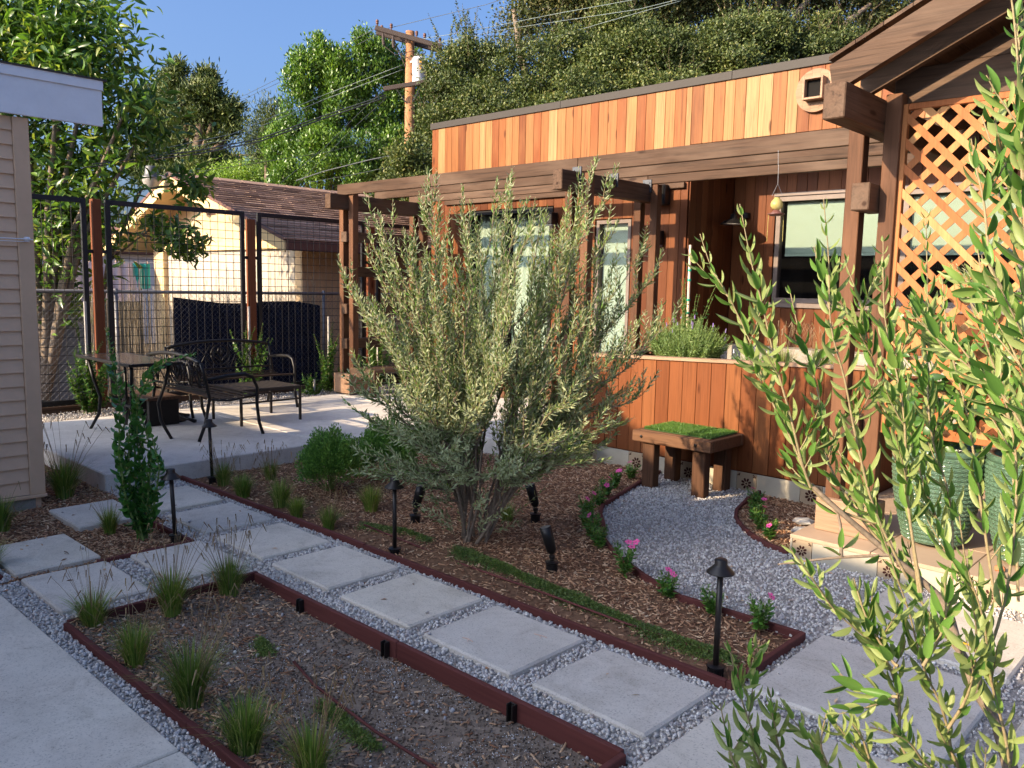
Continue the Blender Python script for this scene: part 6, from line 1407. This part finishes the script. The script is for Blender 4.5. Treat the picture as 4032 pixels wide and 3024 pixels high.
# reed screen
rd = thing('reed_screen', 'ragged reed screen fixed behind the chain link fence', 'screen', (-10.62, 5.5, 0)); wr = []
for k in range(560):
    y = 3.80+k*.0058+random.gauss(0, .004); z = random.uniform(1.28, 1.50) if random.random() < .85 else random.uniform(1.5, 1.78); ln = random.gauss(0, .02)
    if y < 4.25: z *= .93
    wr.append(([(-10.62+random.gauss(0, .006), y, .02), (-10.62+random.gauss(0, .01), y+ln, z)], random.uniform(.0022, .004), .0016))
stems_mesh('reeds', wr, M['reed'], rd, 3, 'stuff')
# blue screen fabric
V = []; F = []; n = 60
bf = thing('blue_fabric', 'dark blue shade fabric tied sagging to the chain link fence behind the benches', 'fabric', (-10.56, 5.95, .7))
for i in range(n+1):
    t_ = i/n; y = 4.84+2.22*t_; zt = np.interp(t_, [0, .06, .28, .45, .62, .80, .99, 1], [1.345, 1.33, 1.27, 1.262, 1.29, 1.295, 1.235, 1.22]); x = -10.56+.012*math.sin(t_*38)+.006*math.sin(t_*91)
    V += [(x, y, .08), (x-.006, y, .08+.33*(zt-.08)), (x+.004, y, .08+.66*(zt-.08)), (x, y, zt)]
for i in range(n):
    for j in range(3): a = i*4+j; F.append([a, a+4, a+5, a+1])
MB(bf.location).add(V, F).build('fabric', M['blue_fabric'], bf, True)
# plants with stakes at the fence
def fence_vine(label, x, y, H, stake, spread, n, base_w=.16, sx=0.0, mat='vine'):
    t = thing('fence_vine', label, 'vine', (x, y, .08)); MB(t.location).span((x-.012, y-.012, .05), (x+.012, y+.012, stake), .002).build('stake', M['white_stake'], t)
    runs = []; LV = []
    for k in range(n):
        a = random.uniform(0, 2*PI); q_ = random.uniform(.1, 1); d = Vector((math.cos(a)*base_w*.6*q_, math.sin(a)*base_w*spread*.8*q_, H*random.uniform(.35, 1.0)*(1.1-.35*q_)))
        p = stick_curve((x+random.gauss(0, .02), y+random.gauss(0, .02), .08), d, d.length, .05, 7, .12); runs.append((p, .004, .0015)); LV.append(leaves_on(p, .024, .052, .034, 1.15, .5, 3, .10))
    stems_mesh('stems', runs, M['twig_pale'], t, 4); P, D, N, S = cat(LV); scatter('foliage', *LANCE, P, frames(D, N), S, M[mat], t, kind='stuff')
random.seed(14)
fence_vine('leafy shrub on a pale stake in front of the mesh beside the tan house', -9.55, 3.40, .92, 1.32, 1.3, 26, .30)
fence_vine('jasmine climbing a white stake between the two long mesh panels behind the bench', -9.70, 5.42, 1.05, 1.25, 1.2, 20, .30)
fence_vine('leafy vine on a stake just left of the pergola post', -9.45, 6.45, 1.0, 1.12, 1.2, 18, .24)
fence_vine('low rose sprawling over the gravel left of the pergola post', -9.35, 6.15, .42, .3, 1.8, 12, .30)
fence_vine('dark vine seen between the pergola rails', -9.55, 7.35, 1.1, 1.2, 1.3, 16, .28)

# ================================================================== TAN HOUSE (left)
th = thing('tan_house', 'tan lap sided house corner with a white eave board at the left', 'house', (-6.2, 1.9, 0)); o = th.location
TX, TY = -6.20, 1.90; WX = -7.72
MB(o).span((WX+.02, -6, -.1), (TX-.03, TY-.02, 2.62), .002).build('wall_core', M['tan_siding'], th)
MB(o).span((WX+.03, -6, -.12), (TX-.026, TY-.06, .10), .004).span((TX-.0255, -6, -.12), (TX-.012, TY-.06, .10), .002).build('foundation', M['paver_side'], th)
z = .10; k = 0
while z < 2.62:   # lap boards, proud at their lower edge
    h = .0935; zt = min(z+h, 2.62)
    for a, b in ((-5.9, -2.4), (-2.396, TY-.098)):
        me = MB(o).prism([(TX-.028, z), (TX-.004, z), (TX-.018, zt), (TX-.028, zt)], a, b, 1).mesh('siding_board', M['tan_siding']); fix_normals(me); link('siding_board', me, th)
    me = MB(o).prism([(TY-.028, z), (TY-.004, z), (TY-.018, zt), (TY-.028, zt)], WX+.1, TX-.03, 0).mesh('siding_board', M['tan_siding']); fix_normals(me); link('siding_board', me, th)
    z += h; k += 1
MB(o).span((TX-.022, TY-.096, .095), (TX+.006, TY, 2.62), .004).build('corner_board', M['tan_trim'], th)
MB(o).span((TX-.09, TY-.0218, .095), (TX-.0225, TY+.002, 2.62), .004).build('corner_board', M['tan_trim'], th)
MB(o).span((TX-.022, -5.9, .072), (TX+.012, TY+.008, .0945), .003).build('skirt', M['tan_trim'], th)
EX, EY = -6.16, 2.36
MB(o).span((EX-.022, -6, 2.628), (EX, EY, 2.90), .003).build('fascia', M['white_paint'], th)
MB(o).span((EX+.0005, -6, 2.868), (EX+.012, EY+.006, 2.935), .003).build('fascia_trim', M['white_paint'], th)
m = MB(o); zt = 2.945
m.add([(EX+.02, -6.2, zt-.012), (EX+.02, EY+.03, zt-.012), (WX-.02, EY+.03, zt+.07), (WX-.02, -6.2, zt+.07), (EX+.02, -6.2, zt), (EX+.02, EY+.03, zt), (WX-.02, EY+.03, zt+.09), (WX-.02, -6.2, zt+.09)], [[0, 1, 2, 3], [7, 6, 5, 4], [0, 4, 5, 1], [1, 5, 6, 2], [2, 6, 7, 3], [3, 7, 4, 0]]).build('roof', M['roof_dark'], th)
dl = thing('drying_line', 'white clothes line on a bracket at the tan house corner board', 'clothesline', (TX+.01, 1.85, 1.83)); o = dl.location
MB(o).box((TX+.012, 1.855, 1.832), (.03, .035, .028), .006).build('bracket', M['white_paint'], dl)
MB(o).tube([(TX+.03, 1.885, 1.828), (TX+.03, 1.845, 1.832), (TX+.028, 1.0, 1.83), (TX+.028, -1.0, 1.83)], .0035, 6).tube([(TX+.02, 1.87, 1.815), (TX+.028, 1.0, 1.812), (TX+.028, -1.0, 1.812)], .0025, 6).build('cord', M['white_paint'], dl)

# ================================================================== UNSEEN BLOCK BEHIND THE CAMERA (outline shaped to cast the garden's evening shade)
nb = thing('shade_caster', 'unseen block standing in for a house behind the viewer, outline shaped to shade the garden', 'house', (-5, -6, 0)); o = nb.location
SX = lambda u, y: u+.33*y
us = np.array([-9.95, -9.9, -8.45, -8.25, -7.35, -6.9, -6.16, -4.95, -4.75, -4.0, -2.95, -2.3, -1.5, -1.3, 1.0, 6])
vs = np.array([1.9, 1.98, 2.0, 3.2, 3.55, 3.36, 3.06, 2.42, 2.20, 2.22, 2.16, 1.80, 1.66, 1.10, 1.0, .95])  # heights set by where the shadow edge should fall
def sil(u): return np.interp(u, us, vs)
yw = -4.0
top = [(float(u+.33*yw), float(sil(u)-.445*yw)) for u in us]
poly = [(top[-1][0], -.1)]+[(top[0][0], -.1)]+top
me = MB(o).prism([(top[0][0], -.1)]+top+[(top[-1][0], -.1)], yw-3.0, yw, 1).mesh('wall', M['tan_siding']); fix_normals(me); link('wall', me, nb)  # one solid unseen block up to that outline, added only to cast shade

# ================================================================== NEIGHBOUR GARAGE
gg = thing('garage', 'cream stucco garage with a brown shingle roof beyond the fence', 'garage', (-14.2, 7.39, 0)); o = gg.location
GY = 7.39; gx0, gx1, rx, rz, ez = -16.95, -11.55, -14.80, 3.42, 2.38
dz0, dx0, dx1 = 2.10, -16.45, -11.75
def slope_z(x): return rz-(rz-ez-.02)*abs(x-rx)/((gx1-rx) if x > rx else (rx-gx0)*1.15)
tp = [(gx1, slope_z(gx1)-.03), (rx, rz-.03), (gx0, slope_z(gx0)-.03)]
for P in ([(gx0, -.1), (dx0, -.1), (dx0, dz0), (gx0, dz0)], [(dx1, -.1), (gx1, -.1), (gx1, dz0), (dx1, dz0)], [(gx0, dz0+.001), (gx1, dz0+.001)]+tp):
    me = MB(o).prism(P, GY, GY+.15, 1).mesh('wall', M['stucco']); fix_normals(me); link('wall', me, gg)
MB(o).span((gx1-.15, GY+.151, -.1), (gx1-.002, 14.5, 2.34), .002).build('wall', M['stucco'], gg)
MB(o).span((gx0, GY+.151, -.1), (gx0+.15, 14.5, 2.34), .002).build('wall', M['stucco'], gg)
x = dx0
while x < dx1-.01: MB(o).span((x+.003, GY+.06, -.1), (min(x+.294, dx1)-.003, GY+.10, dz0), .002).build('door_board', M['garage_door'], gg); x += .294
MB(o).span((dx0-.20, GY-.02, -.1), (dx0, GY-.002, dz0+.14), .003).build('door_trim', M['stucco_trim'], gg)
MB(o).span((dx0+.001, GY-.02, dz0), (dx1, GY-.002, dz0+.14), .003).build('door_trim', M['stucco_trim'], gg)
vt = MB(o).span((-14.60, GY-.03, 2.74), (-14.25, GY-.002, 3.16), .004).build('vent', M['red_trim'], gg)
for i in range(7): MB().box((-14.425-o[0], GY-.045-o[1], 2.775+i*.056), (.30, .03, .012), .002, Matrix.Rotation(.6, 3, 'X')).build('louvre', M['stucco_trim'], vt)
# rake boards and roof
ov = .62
def roof_side(s):
    e = gx1+.55 if s > 0 else gx0-1.0
    def zz(x): return rz-(rz-ez)*abs(x-rx)/(gx1-rx if s > 0 else rx-gx0)*(1.0 if s > 0 else .82)
    me = MB(o).prism([(rx, zz(rx)-.24), (e, zz(e)-.20), (e, zz(e)-.03), (rx, zz(rx)-.03)], GY-ov-.03, GY-ov, 1).mesh('rake_board', M['stucco_trim']); fix_normals(me); link('rake_board', me, gg)
    me = MB(o).prism([(rx, zz(rx)-.029), (e, zz(e)-.029), (e, zz(e)+.02), (rx, zz(rx)+.02)], GY-ov-.045, GY-ov+.01, 1).mesh('roof_edge', M['red_trim']); fix_normals(me); link('roof_edge', me, gg)
    me = MB(o).prism([(rx, zz(rx)-.055), (e, zz(e)-.055), (e, zz(e)-.03), (rx, zz(rx)-.03)], GY-ov+.011, 14.9, 1).mesh('roof_deck', M['stucco_trim']); fix_normals(me); link('roof_deck', me, gg)
    m = MB(o); rows = 24; Ln = abs(e-rx)
    for i in range(rows):
        a = rx+s*Ln*i/rows; b = rx+s*Ln*(i+1.12)/rows
        if i == rows-1: b = e+s*.03
        y = GY-ov-.04+random.uniform(-.15, 0)
        while y < 14.9:
            w = random.uniform(.24, .36); y0 = max(y, GY-ov-.04); y1 = min(y+w-.008, 14.9)
            if y1-y0 > .03:
                z0 = zz(a)-.02; z1 = zz(b)+.012; dd = random.uniform(0, .006)
                m.add([(a, y0, z0+.004), (b, y0, z1-.012), (b, y1, z1-.012), (a, y1, z0+.004), (a, y0, z0+.010), (b, y0, z1+.008+dd), (b, y1, z1+.008+dd), (a, y1, z0+.010)], [[4, 5, 6, 7], [0, 1, 5, 4], [1, 2, 6, 5], [2, 3, 7, 6]] if s > 0 else [[7, 6, 5, 4], [4, 5, 1, 0], [5, 6, 2, 1], [6, 7, 3, 2]])
            y += w
    m.build('shingles', M['shingle'], gg, kind='stuff')
    return e, zz
e, zz = roof_side(1); roof_side(-1)
for k in range(16):
    y0 = GY-ov-.04+k*.48
    me = MB(o).prism([(rx-.11, rz-.03), (rx+.11, rz-.045), (rx+.11, rz-.02), (rx, rz+.035), (rx-.11, rz-.005)], y0, y0+.46, 1).mesh('ridge_cap', M['shingle']); fix_normals(me); link('ridge_cap', me, gg)
MB(o).span((e-.05, GY-ov, zz(e)-.17), (e+.03, 14.9, zz(e)-.02), .004).build('gutter', M['red_trim'], gg)
MB(o).tube([(e-.03, GY+1.15, zz(e)-.16), (e-.20, GY+1.15, zz(e)-.32), (gx1+.07, GY+1.15, zz(e)-.50), (gx1+.07, GY+1.15, 0)], .042, 8).build('downspout', M['fence_post'], gg)

# grey tarp covered thing, dark shed, white far house, clothes
tp_ = thing('covered_car', 'rounded grey covered shape behind the mesh fence by the tan house', 'car cover', (-12.4, 3.6, 0)); V = []; F = []; nu, nv = 22, 14
for i in range(nu+1):
    for j in range(nv+1):
        u = i/nu*2-1; v = j/nv*2-1; z = 1.33*(1-abs(u)**3.2)*(1-abs(v)**2.6)**.5 if abs(v) < 1 else 0; V.append((-12.6+v*1.0+.02*math.sin(i*1.7), 3.1+u*1.9, max(0, z)-.05+.015*math.sin(i*2.1+j)))
for i in range(nu):
    for j in range(nv): a = i*(nv+1)+j; F.append([a, a+1, a+nv+2, a+nv+1])
MB(tp_.location).add(V, F).build('cover', M['tarp'], tp_, True)
sd_ = thing('dark_shed', 'long dark flat roofed shed behind the hanging laundry', 'shed', (-16.4, 5.5, 0)); o = sd_.location
MB(o).span((-18.6, 2.0, -.1), (-17.1, 7.2, 1.72), .01).build('wall', M['cable'], sd_); MB(o).span((-18.8, 1.8, 1.721), (-16.95, 7.3, 1.80), .01).build('roof', M['lamp_grey'], sd_)
wh = thing('white_house', 'distant white house with a red roof edge left of the garage', 'house', (-22, 9, 0)); o = wh.location
MB(o).span((-24, 6.6, -.1), (-21.2, 12.0, 2.15), .01).build('wall', M['white_paint'], wh)
me = MB(o).prism([(6.2, 2.15), (12.4, 2.15), (9.3, 3.0)], -24.2, -21.0, 0).mesh('roof', M['red_trim']); fix_normals(me); link('roof', me, wh)
MB(o).span((-21.19, 7.6, .9), (-21.16, 8.3, 1.7), .003).build('window', M['dark_in'], wh)
cll = thing('laundry_line', 'thin laundry line strung in front of the dark shed', 'clothesline', (-14.5, 5.2, 1.86)); MB(cll.location).tube([(-14.5, 3.6, 1.88), (-14.5, 5.3, 1.83), (-14.5, 7.2, 1.86)], .004, 4).build('cord', M['white_paint'], cll)
SLAB = ['leftmost white garment pegged on the laundry line', 'second white garment on the laundry line beside the red fence post', 'broad white shirt hanging right of the red fence post', 'narrow white garment in the middle of the laundry line', 'white garment next to the teal one on the laundry line', 'teal garment at the right end of the laundry line']
for k, ((x_, y_, z_), wd) in enumerate(SHIRTS):
    t = thing('hanging_garment', SLAB[k], 'laundry', (-14.5, y_, 1.80), 0, 'clothes on the laundry line'); w = wd/2; hh = .62 if k < 5 else .40
    V = []; F = []; n = 10
    for i in range(n+1):
        a = i/n; yy = -w+2*w*a; xo = .018*math.sin(a*11+k)
        V += [(xo, yy, .02), (xo*1.4+.01, yy*.96, -hh*.5), (xo*1.8, yy*.98, -hh+.015*math.sin(a*7))]
    for i in range(n):
        for j in range(2): a = i*3+j; F.append([a, a+3, a+4, a+1])
    MB().add(V, F).build('cloth', M['cloth_teal'] if k == 5 else M['cloth_white'], t, True)
    for s in (-.7, .7): MB().box((0, s*w, .035), (.02, .012, .05), .003).build('peg', M['stake'], t)

# ================================================================== UTILITY POLE, WIRES, YARD LAMP
up_ = thing('utility_pole', 'wooden utility pole with a crossarm and a grey transformer behind the trees', 'utility pole', tuple(POLE['bot'][:2])+(0,)); o = up_.location
pt = Vector(POLE['top']); pb_ = Vector((pt.x, pt.y, 0))
MB(o).tube([pb_, pt], [.135, .095], 12).build('pole', M['pole_wood'], up_, True)
al, ar = Vector(POLE['axl']), Vector(POLE['axr'])
fr = Vector((.12, -.11, 0))
MB(o).bar(al+fr, ar+fr, .07, .10, .01).build('crossarm', M['arm_wood'], up_); MB(o).bar(al-fr, ar-fr, .07, .10, .01).build('crossarm', M['arm_wood'], up_)
ll, lr = Vector(POLE['lal']), Vector(POLE['lar']); MB(o).bar(ll+fr, lr+fr, .06, .09, .01).build('crossarm', M['arm_wood'], up_)
mid = (al+ar)/2
MB(o).bar(al.lerp(mid, .5)+fr+Vector((0, 0, -.05)), Vector((pt.x, pt.y, mid.z-.75)), .03, .015).build('brace', M['arm_wood'], up_)
ml = (ll+lr)/2; MB(o).bar(ll.lerp(ml, .45)+fr, Vector((pt.x, pt.y, ml.z-.4)), .025, .012).build('brace', M['cable_light'], up_); MB(o).bar(lr.lerp(ml, .45)+fr, Vector((pt.x, pt.y, ml.z-.4)), .025, .012).build('brace', M['cable_light'], up_)
for f, off in ((.03, 1), (.08, -1), (.24, 1), (.62, 1), (.74, 1), (.92, -1), (.97, 1)):
    p = al.lerp(ar, f)+fr*off; MB(o).lathe(p, [(.012, .04), (.014, .08), (.032, .09), (.026, .12), (.035, .13), (.026, .17), (.001, .18)], 8).build('insulator', M['red_trim'], up_)
for f in (.12, .27):
    p = al.lerp(ar, f)+fr; MB(o).tube([p+Vector((0, 0, -.06)), p+Vector((0, 0, -.18)), p+Vector((.02, 0, -.30))], [.015, .035, .03], 8).build('cutout', M['arm_wood'], up_)
    MB(o).tube([p+Vector((0, 0, -.3)), p+Vector((.2, .17, -.5)), p+Vector((.5, .45, -.4)), mid+Vector((.1, .1, -.4))], .008, 5).build('jumper', M['arm_wood'], up_)
tr_ = Vector(POLE['tl'])+sr*.02
tz = tr_.z-.42
tb_ = MB(o).lathe((tr_.x, tr_.y, tz-.12), [(.135, -.015), (.14, 0), (.14, .44), (.15, .445), (.15, .48), (.12, .52), (.001, .53)], 24).build('transformer', M['transformer'], up_, True)
MB(o).lathe((tr_.x-.05, tr_.y, tz+.38), [(.02, 0), (.03, .03), (.02, .06), (.03, .09), (.015, .12), (.001, .13)], 8).build('bushing', M['cable_light'], up_)
m = MB(o); fd_ = (Vector((0, 0, 0))-Vector((tr_.x, tr_.y, 0))).normalized()
for k, dz in enumerate((.38, .30, .24)): m.box((tr_.x+fd_.x*.142+sr.x*.03, tr_.y+fd_.y*.142+sr.y*.03, tz+dz-.10), (.006, .045, .035), .001, Matrix.Rotation(math.atan2(fd_.y, fd_.x), 3, 'Z'))
m.build('marking', M['label_orange'], up_)
MB(o).box((tr_.x-.13*sr.x, tr_.y-.13*sr.y, tz+.30), (.12, .12, .04), .01).build('hanger', M['transformer'], up_)
MB(o).tube([lr+Vector((.16*math.cos(a), .16*math.cos(a), .15+.19*math.sin(a))) for a in np.linspace(.6, 5.4, 16)], .010, 5).build('cable_loop', M['cable_light'], up_)
fp = Vector(POLE['farpole']); fb = Vector((fp.x, fp.y, 0)); t = thing('far_utility_pole', 'tiny distant utility pole above the light green hedge', 'utility pole', fb)
MB(t.location).tube([fb, fp+Vector((0, 0, .1))], .12, 6).build('pole', M['fence_post'], t); MB(t.location).bar(fp-sr*1.1, fp+sr*1.2, .1, .14).build('crossarm', M['arm_wood'], t)
WL = ['upper of the two power lines running from the crossarm down to the left', 'lower of the two power lines running from the crossarm down to the left', 'thin green line from the pole sloping left above the pines', 'thin green line just under its twin sloping left above the pines', 'thick grey cable sagging from the low crossarm over the garage roof', 'thick grey cable right below its twin over the garage roof', 'steep thin cable from the low crossarm in front of the columnar tree', 'nearly level dark cable crossing the columnar tree', 'steep grey cable dropping to the garage ridge', 'green line from the pole top to the upper frame border', 'green line just below its twin crossing the dark oak crowns', 'faint high line from the crossarm to the sky', 'line from the transformer rising across the oaks', 'thick dark cable just above the left end of the pergola', 'thin dark cable just under the cable above the pergola']
for k, pts in enumerate(WIRES):
    P = [Vector(p) for p in pts]; Q = []
    for i in range(len(P)-1):
        for j in range(6): Q.append(P[i].lerp(P[i+1], j/6))
    Q.append(P[-1]); r0 = .028 if k in (4, 5) else .016; dref = [(q-Vector((0, 0, 1.6))).dot(fw) for q in Q]
    rr = [(.013 if k in (4, 5, 13) else .0058)*max(.45, min(d_/17, 2.2)) for d_ in dref]
    t = thing('overhead_wire', WL[k], 'wire', tuple(Q[0]), 0, 'overhead wires'); MB(t.location).tube([q for q in Q], rr, 5).build('cable', M['cable_light'] if k in (2, 3, 9, 10, 12) else M['cable'], t, True)
lh = Vector(LAMPHEAD); yl = thing('yard_lamp', 'grey dusk to dawn yard lamp with a ribbed bowl peeking over the mesh fence', 'lamp', (lh.x, lh.y, lh.z)); o = yl.location
MB(o).lathe((lh.x, lh.y, lh.z-.22), [(.085, -.01), (.10, .0), (.125, .06), (.150, .155), (.150, .16), (.148, .17)], 24).build('bowl', M['skin_lamp'], yl, True)
MB(o).lathe((lh.x, lh.y, lh.z-.05), [(.152, 0), (.152, .03), (.11, .05), (.10, .09), (.09, .20), (.075, .22), (.001, .225)], 20).build('housing', M['lamp_grey'], yl, True)
MB(o).tube([lh+Vector((0, 0, .02)), lh.lerp(Vector((-14.55, 6.78, 3.2)), .5)+Vector((0, 0, .06)), Vector((-14.55, 6.78, 3.2))], .03, 8).build('arm', M['lamp_grey'], yl, True)

# ================================================================== TREES
def crown(blobs, n, size, aspect, seed, shell=.55, squash=1.0, clump=0.16, nper=9, upb=.2, lumps=0):
    """leaf clusters spread through a set of ellipsoids; denser near the surface, with gaps between clusters"""
    r = np.random.default_rng(seed); B = np.array(blobs); vol = (B[:, 3]*B[:, 4]*B[:, 5])**(2/3); pr = vol/vol.sum()
    nc = n//nper; k = r.choice(len(B), nc, p=pr); d = unit(r.normal(size=(nc, 3))); rad = (r.uniform(shell**3, 1, nc))**(1/3)*(1+r.normal(0, .10, nc))
    C_ = B[k, :3]+d*rad[:, None]*B[k, 3:6]
    if lumps:   # secondary lobes: clusters gather round sub-centres on each ellipsoid, leaving shaded gaps between them
        LD = unit(r.normal(size=(len(B), lumps, 3))); j = r.integers(0, lumps, nc); ld = LD[k, j]; LR = r.uniform(.26, .46, (len(B), lumps))[k, j]
        C_ = B[k, :3]+(ld*.70+d*LR[:, None]*rad[:, None])*B[k, 3:6]; d = unit(d+.6*ld)
    cs = clump*r.uniform(.5, 1.5, nc)
    P = np.repeat(C_, nper, 0)+r.normal(size=(nc*nper, 3))*np.repeat(cs, nper)[:, None]*np.array([1, 1, .7]); dd = np.repeat(d, nper, 0)
    D = dd*.5+r.normal(0, .6, P.shape)+np.array([0, 0, upb]); N = dd+r.normal(0, .7, P.shape)+np.array([0, 0, .5])
    S = np.stack([size*r.uniform(.6, 1.3, len(P)), size*aspect*r.uniform(.6, 1.2, len(P)), size*r.uniform(.6, 1.2, len(P))], 1)
    return P, frames(D, N), S
def tree(name, label, blobs, n, size, aspect, mat, seed, trunks, group=None, tmpl=DIAM, barkm='trunk_dark', **kw):
    B = np.array(blobs); b = trunks[0][0][0]
    t = thing(name, label, 'tree', (b[0], b[1], 0), 0, group)
    for i_, (pts, r0, r1) in enumerate(trunks): stems_mesh('trunk' if i_ == 0 else 'limb', [([Vector(p) for p in pts], r0, r1)], M[barkm], t, 8)
    P, R, S = crown(blobs, n, size, aspect, seed, **kw)
    scatter('crown', *tmpl, P, R, S, M[mat], t, kind='stuff'); return t
def trunk_to(blobs, base_, r0, z0=0):
    out = []; b = Vector(base_)
    for B in blobs:
        c = Vector(B[:3]); m_ = b.lerp(c, .55); m_.x = b.x+(c.x-b.x)*.35; m_.y = b.y+(c.y-b.y)*.35; out.append(([b, m_, c], r0, r0*.25))
    return out
lb = LEFT_TREE
TLF = fine_leaf(3, .25, .35, lambda u: .5*math.sin(PI*u**.8))
tree('broadleaf_tree', 'sunlit tree with long drooping green leaves behind the tan house', lb, 12500, .165, .34, 'broad', 51, trunk_to(lb, (-11.6, 3.6, 0), .06)[:15], tmpl=TLF, barkm='bark', clump=.20, nper=10, shell=.35, upb=-.1)
tree('leaning_branch_tree', 'slender branches with glossy leaf sprays hanging in front of the garage gable', LEFT_SPRAY, 620, .15, .38, 'broad', 52, [([(-12.3, 4.4, 0), (-12.0, 4.6, 1.8), (-11.8, 5.0, 2.8), tuple(LEFT_SPRAY[0][:3])], .04, .01), ([(-11.9, 4.8, 2.2), tuple(LEFT_SPRAY[1][:3])], .02, .006), ([(-12.0, 4.6, 1.8), tuple(LEFT_SPRAY[2][:3])], .02, .006)], tmpl=TLF, barkm='bark', clump=.10, nper=7, shell=.1, upb=-.2)
pt_ = [([Vector(p) for p in q], .22, .08) for q in PINE_TRUNKS]; b0 = PINE_TRUNKS[0][0]; pt_.insert(0, ([Vector((b0[0], b0[1], 0)), Vector(b0)], .30, .22))
tree('pine_tree', 'open crowned pine with two pointed tops far behind the garage', PINE, 62000, .22, .30, 'pine', 53, pt_, clump=.17, nper=14, shell=.2, upb=.6, lumps=7)
tree('small_pine', 'olive green pine peeking out left of the columnar tree', FICUS_PINE, 4200, .20, .14, 'pine', 54, [([(FICUS_PINE[0][0], FICUS_PINE[0][1], 0), FICUS_PINE[0][:3]], .15, .05)], clump=.25, nper=14, upb=.6)
tree('columnar_tree', 'tall bright green tree of upright columns beside the utility pole', FICUS, 88000, .10, .5, 'ficus', 55, trunk_to(FICUS, (FICUS[3][0], FICUS[3][1], 0), .12)[:10], clump=.09, nper=9, shell=.5, upb=.9, lumps=22)
tree('light_hedge', 'light yellow green feathery tree low between garage roof and sky', HEDGE, 12000, .12, .35, 'hedge', 56, [([(HEDGE[0][0], HEDGE[0][1], 0), HEDGE[0][:3]], .12, .05)], clump=.22, nper=10)
oa = [b for b in OAK if b[0] < -10.3]; ob_ = [b for b in OAK if b[0] >= -10.3]
tree('shrubby_oak', 'dense grey green small leaved tree beside the left end of the cedar house', oa, 90000, .062, .55, 'oak', 57, trunk_to(oa, (-12.0, 12.0, 0), .10), clump=.09, nper=11, shell=.5, lumps=16)
tree('hedge_oak', 'wide dense small leaved tree rising along the cedar house roofline', ob_, 165000, .062, .55, 'oak', 58, trunk_to(ob_, (-9.0, 14.2, 0), .12), clump=.09, nper=11, shell=.5, lumps=16)
# wispy shoots at the crown's edge
wr = []; lv = []
for k in range(170):
    b = OAK[random.choice([2, 3, 4, 5, 6, 8, 10, 13, 15, 17, 18, 20, 21])]; a = random.uniform(-1, 1); p = Vector((b[0]+b[3]*a*.8*sr.x, b[1]+b[3]*a*.8*sr.y, b[2]+b[5]*math.sqrt(max(0, 1-a*a*.7))*.85))
    q = stick_curve(p, (random.gauss(0, .5), random.gauss(0, .5), 1), random.uniform(.25, .8), .02, 5, .14); wr.append((q, .006, .002)); lv.append(leaves_on(q, .035, .055, .03, 1.0, .4, 2, .1))
t = thing('oak_shoots', 'wispy upright shoots on top of the small leaved trees against the sky', 'shoots', (-10, 13, 4)); stems_mesh('stems', wr, M['trunk_dark'], t, 3, 'stuff'); P, D, N, S = cat(lv); scatter('foliage', *LANCE, P, frames(D, N), S, M['oak'], t, kind='stuff')
tree('tall_oak', 'tall dark oak with pale limbs and sky showing through behind the roofline', OAK2, 95000, .085, .5, 'oak_dry', 59, [([(OAK_LIMBS[0][0][0], OAK_LIMBS[0][0][1], 0), Vector(OAK_LIMBS[0][0])], .22, .16)]+[([Vector(p) for p in q], .11, .05) for q in OAK_LIMBS], barkm='bark', clump=.20, nper=12, shell=.2)
# bare twigs in the tall oak
wr = []
for k in range(260):
    b = OAK2[random.choice([6, 8, 9, 10, 11, 12, 5])]; p = Vector((b[0]+random.uniform(-1, 1)*b[3], b[1]+random.uniform(-1, 1)*b[4]*.6, b[2]+random.uniform(-1, .9)*b[5])); wr.append((stick_curve(p, (random.gauss(0, 1), random.gauss(0, 1), random.gauss(.1, .7)), random.uniform(.4, 1.2), -.04, 6, .35), .012, .003))
t = thing('bare_twigs', 'tangle of bare grey twigs in the oak above the porch roof', 'twigs', (-6, 17, 6)); stems_mesh('stems', wr, M['bark'], t, 3, 'stuff')
# low far planting that closes the horizon
for k, (px, py, rr_) in enumerate(((-34, 22, 3.0), (-40, 12, 3.2), (-30, 5, 2.6), (-26, 24, 3.0), (-45, 30, 3.4), (-22, -2, 2.4))):
    tree('far_tree', ['far green tree left of the pine', 'farthest dark tree at the horizon', 'round tree behind the dark shed', 'dark tree behind the columnar tree', 'remote tree behind the garage ridge', 'tree beyond the tan house'][k], [(px, py, 2.2, rr_*1.4, rr_*1.4, rr_*.75)], 7000, .3, .5, 'oak', 70+k, [([(px, py, 0), (px, py, 2.5)], .25, .12)], clump=.5, nper=10, shell=.6)
# fallen bits on the pavers
for k, (x, y, a) in enumerate(((-2.35, 2.72, .4), (-2.55, 2.46, .1), (-4.99, 1.62, 0))):
    t = thing('fallen_twig', ['forked brown twig lying on the paver in the middle of the path', 'short brown twig near the left corner of the path paver', 'dark curved twig on the left stepping stone'][k], 'twig', (x, y, .022)); MB(t.location).tube([(x-.03, y, .024), (x, y+.006, .026), (x+.035, y+.03*a, .024)], .0022, 5).tube([(x, y+.006, .026), (x+.02, y-.014, .024)], .0016, 5).build('twig', M['stake'] if k < 2 else M['bark'], t)
r = thing('yellow_leaf', 'single bright yellow fallen leaf on the big paver behind the foreground branches', 'leaf', (-.98, 4.02, .03)); T, TF = fine_leaf(4, .2, .1, lambda u: .5*math.sin(PI*u)); MB().add([(v[0]*.09, v[1]*.022, v[2]*.03+.004) for v in T], [list(f) for f in TF]).build('leaf', M['yellow'], r)
print('OBJECTS', len(bpy.data.objects), 'TRIS', sum(len(m.polygons) for m in bpy.data.meshes))
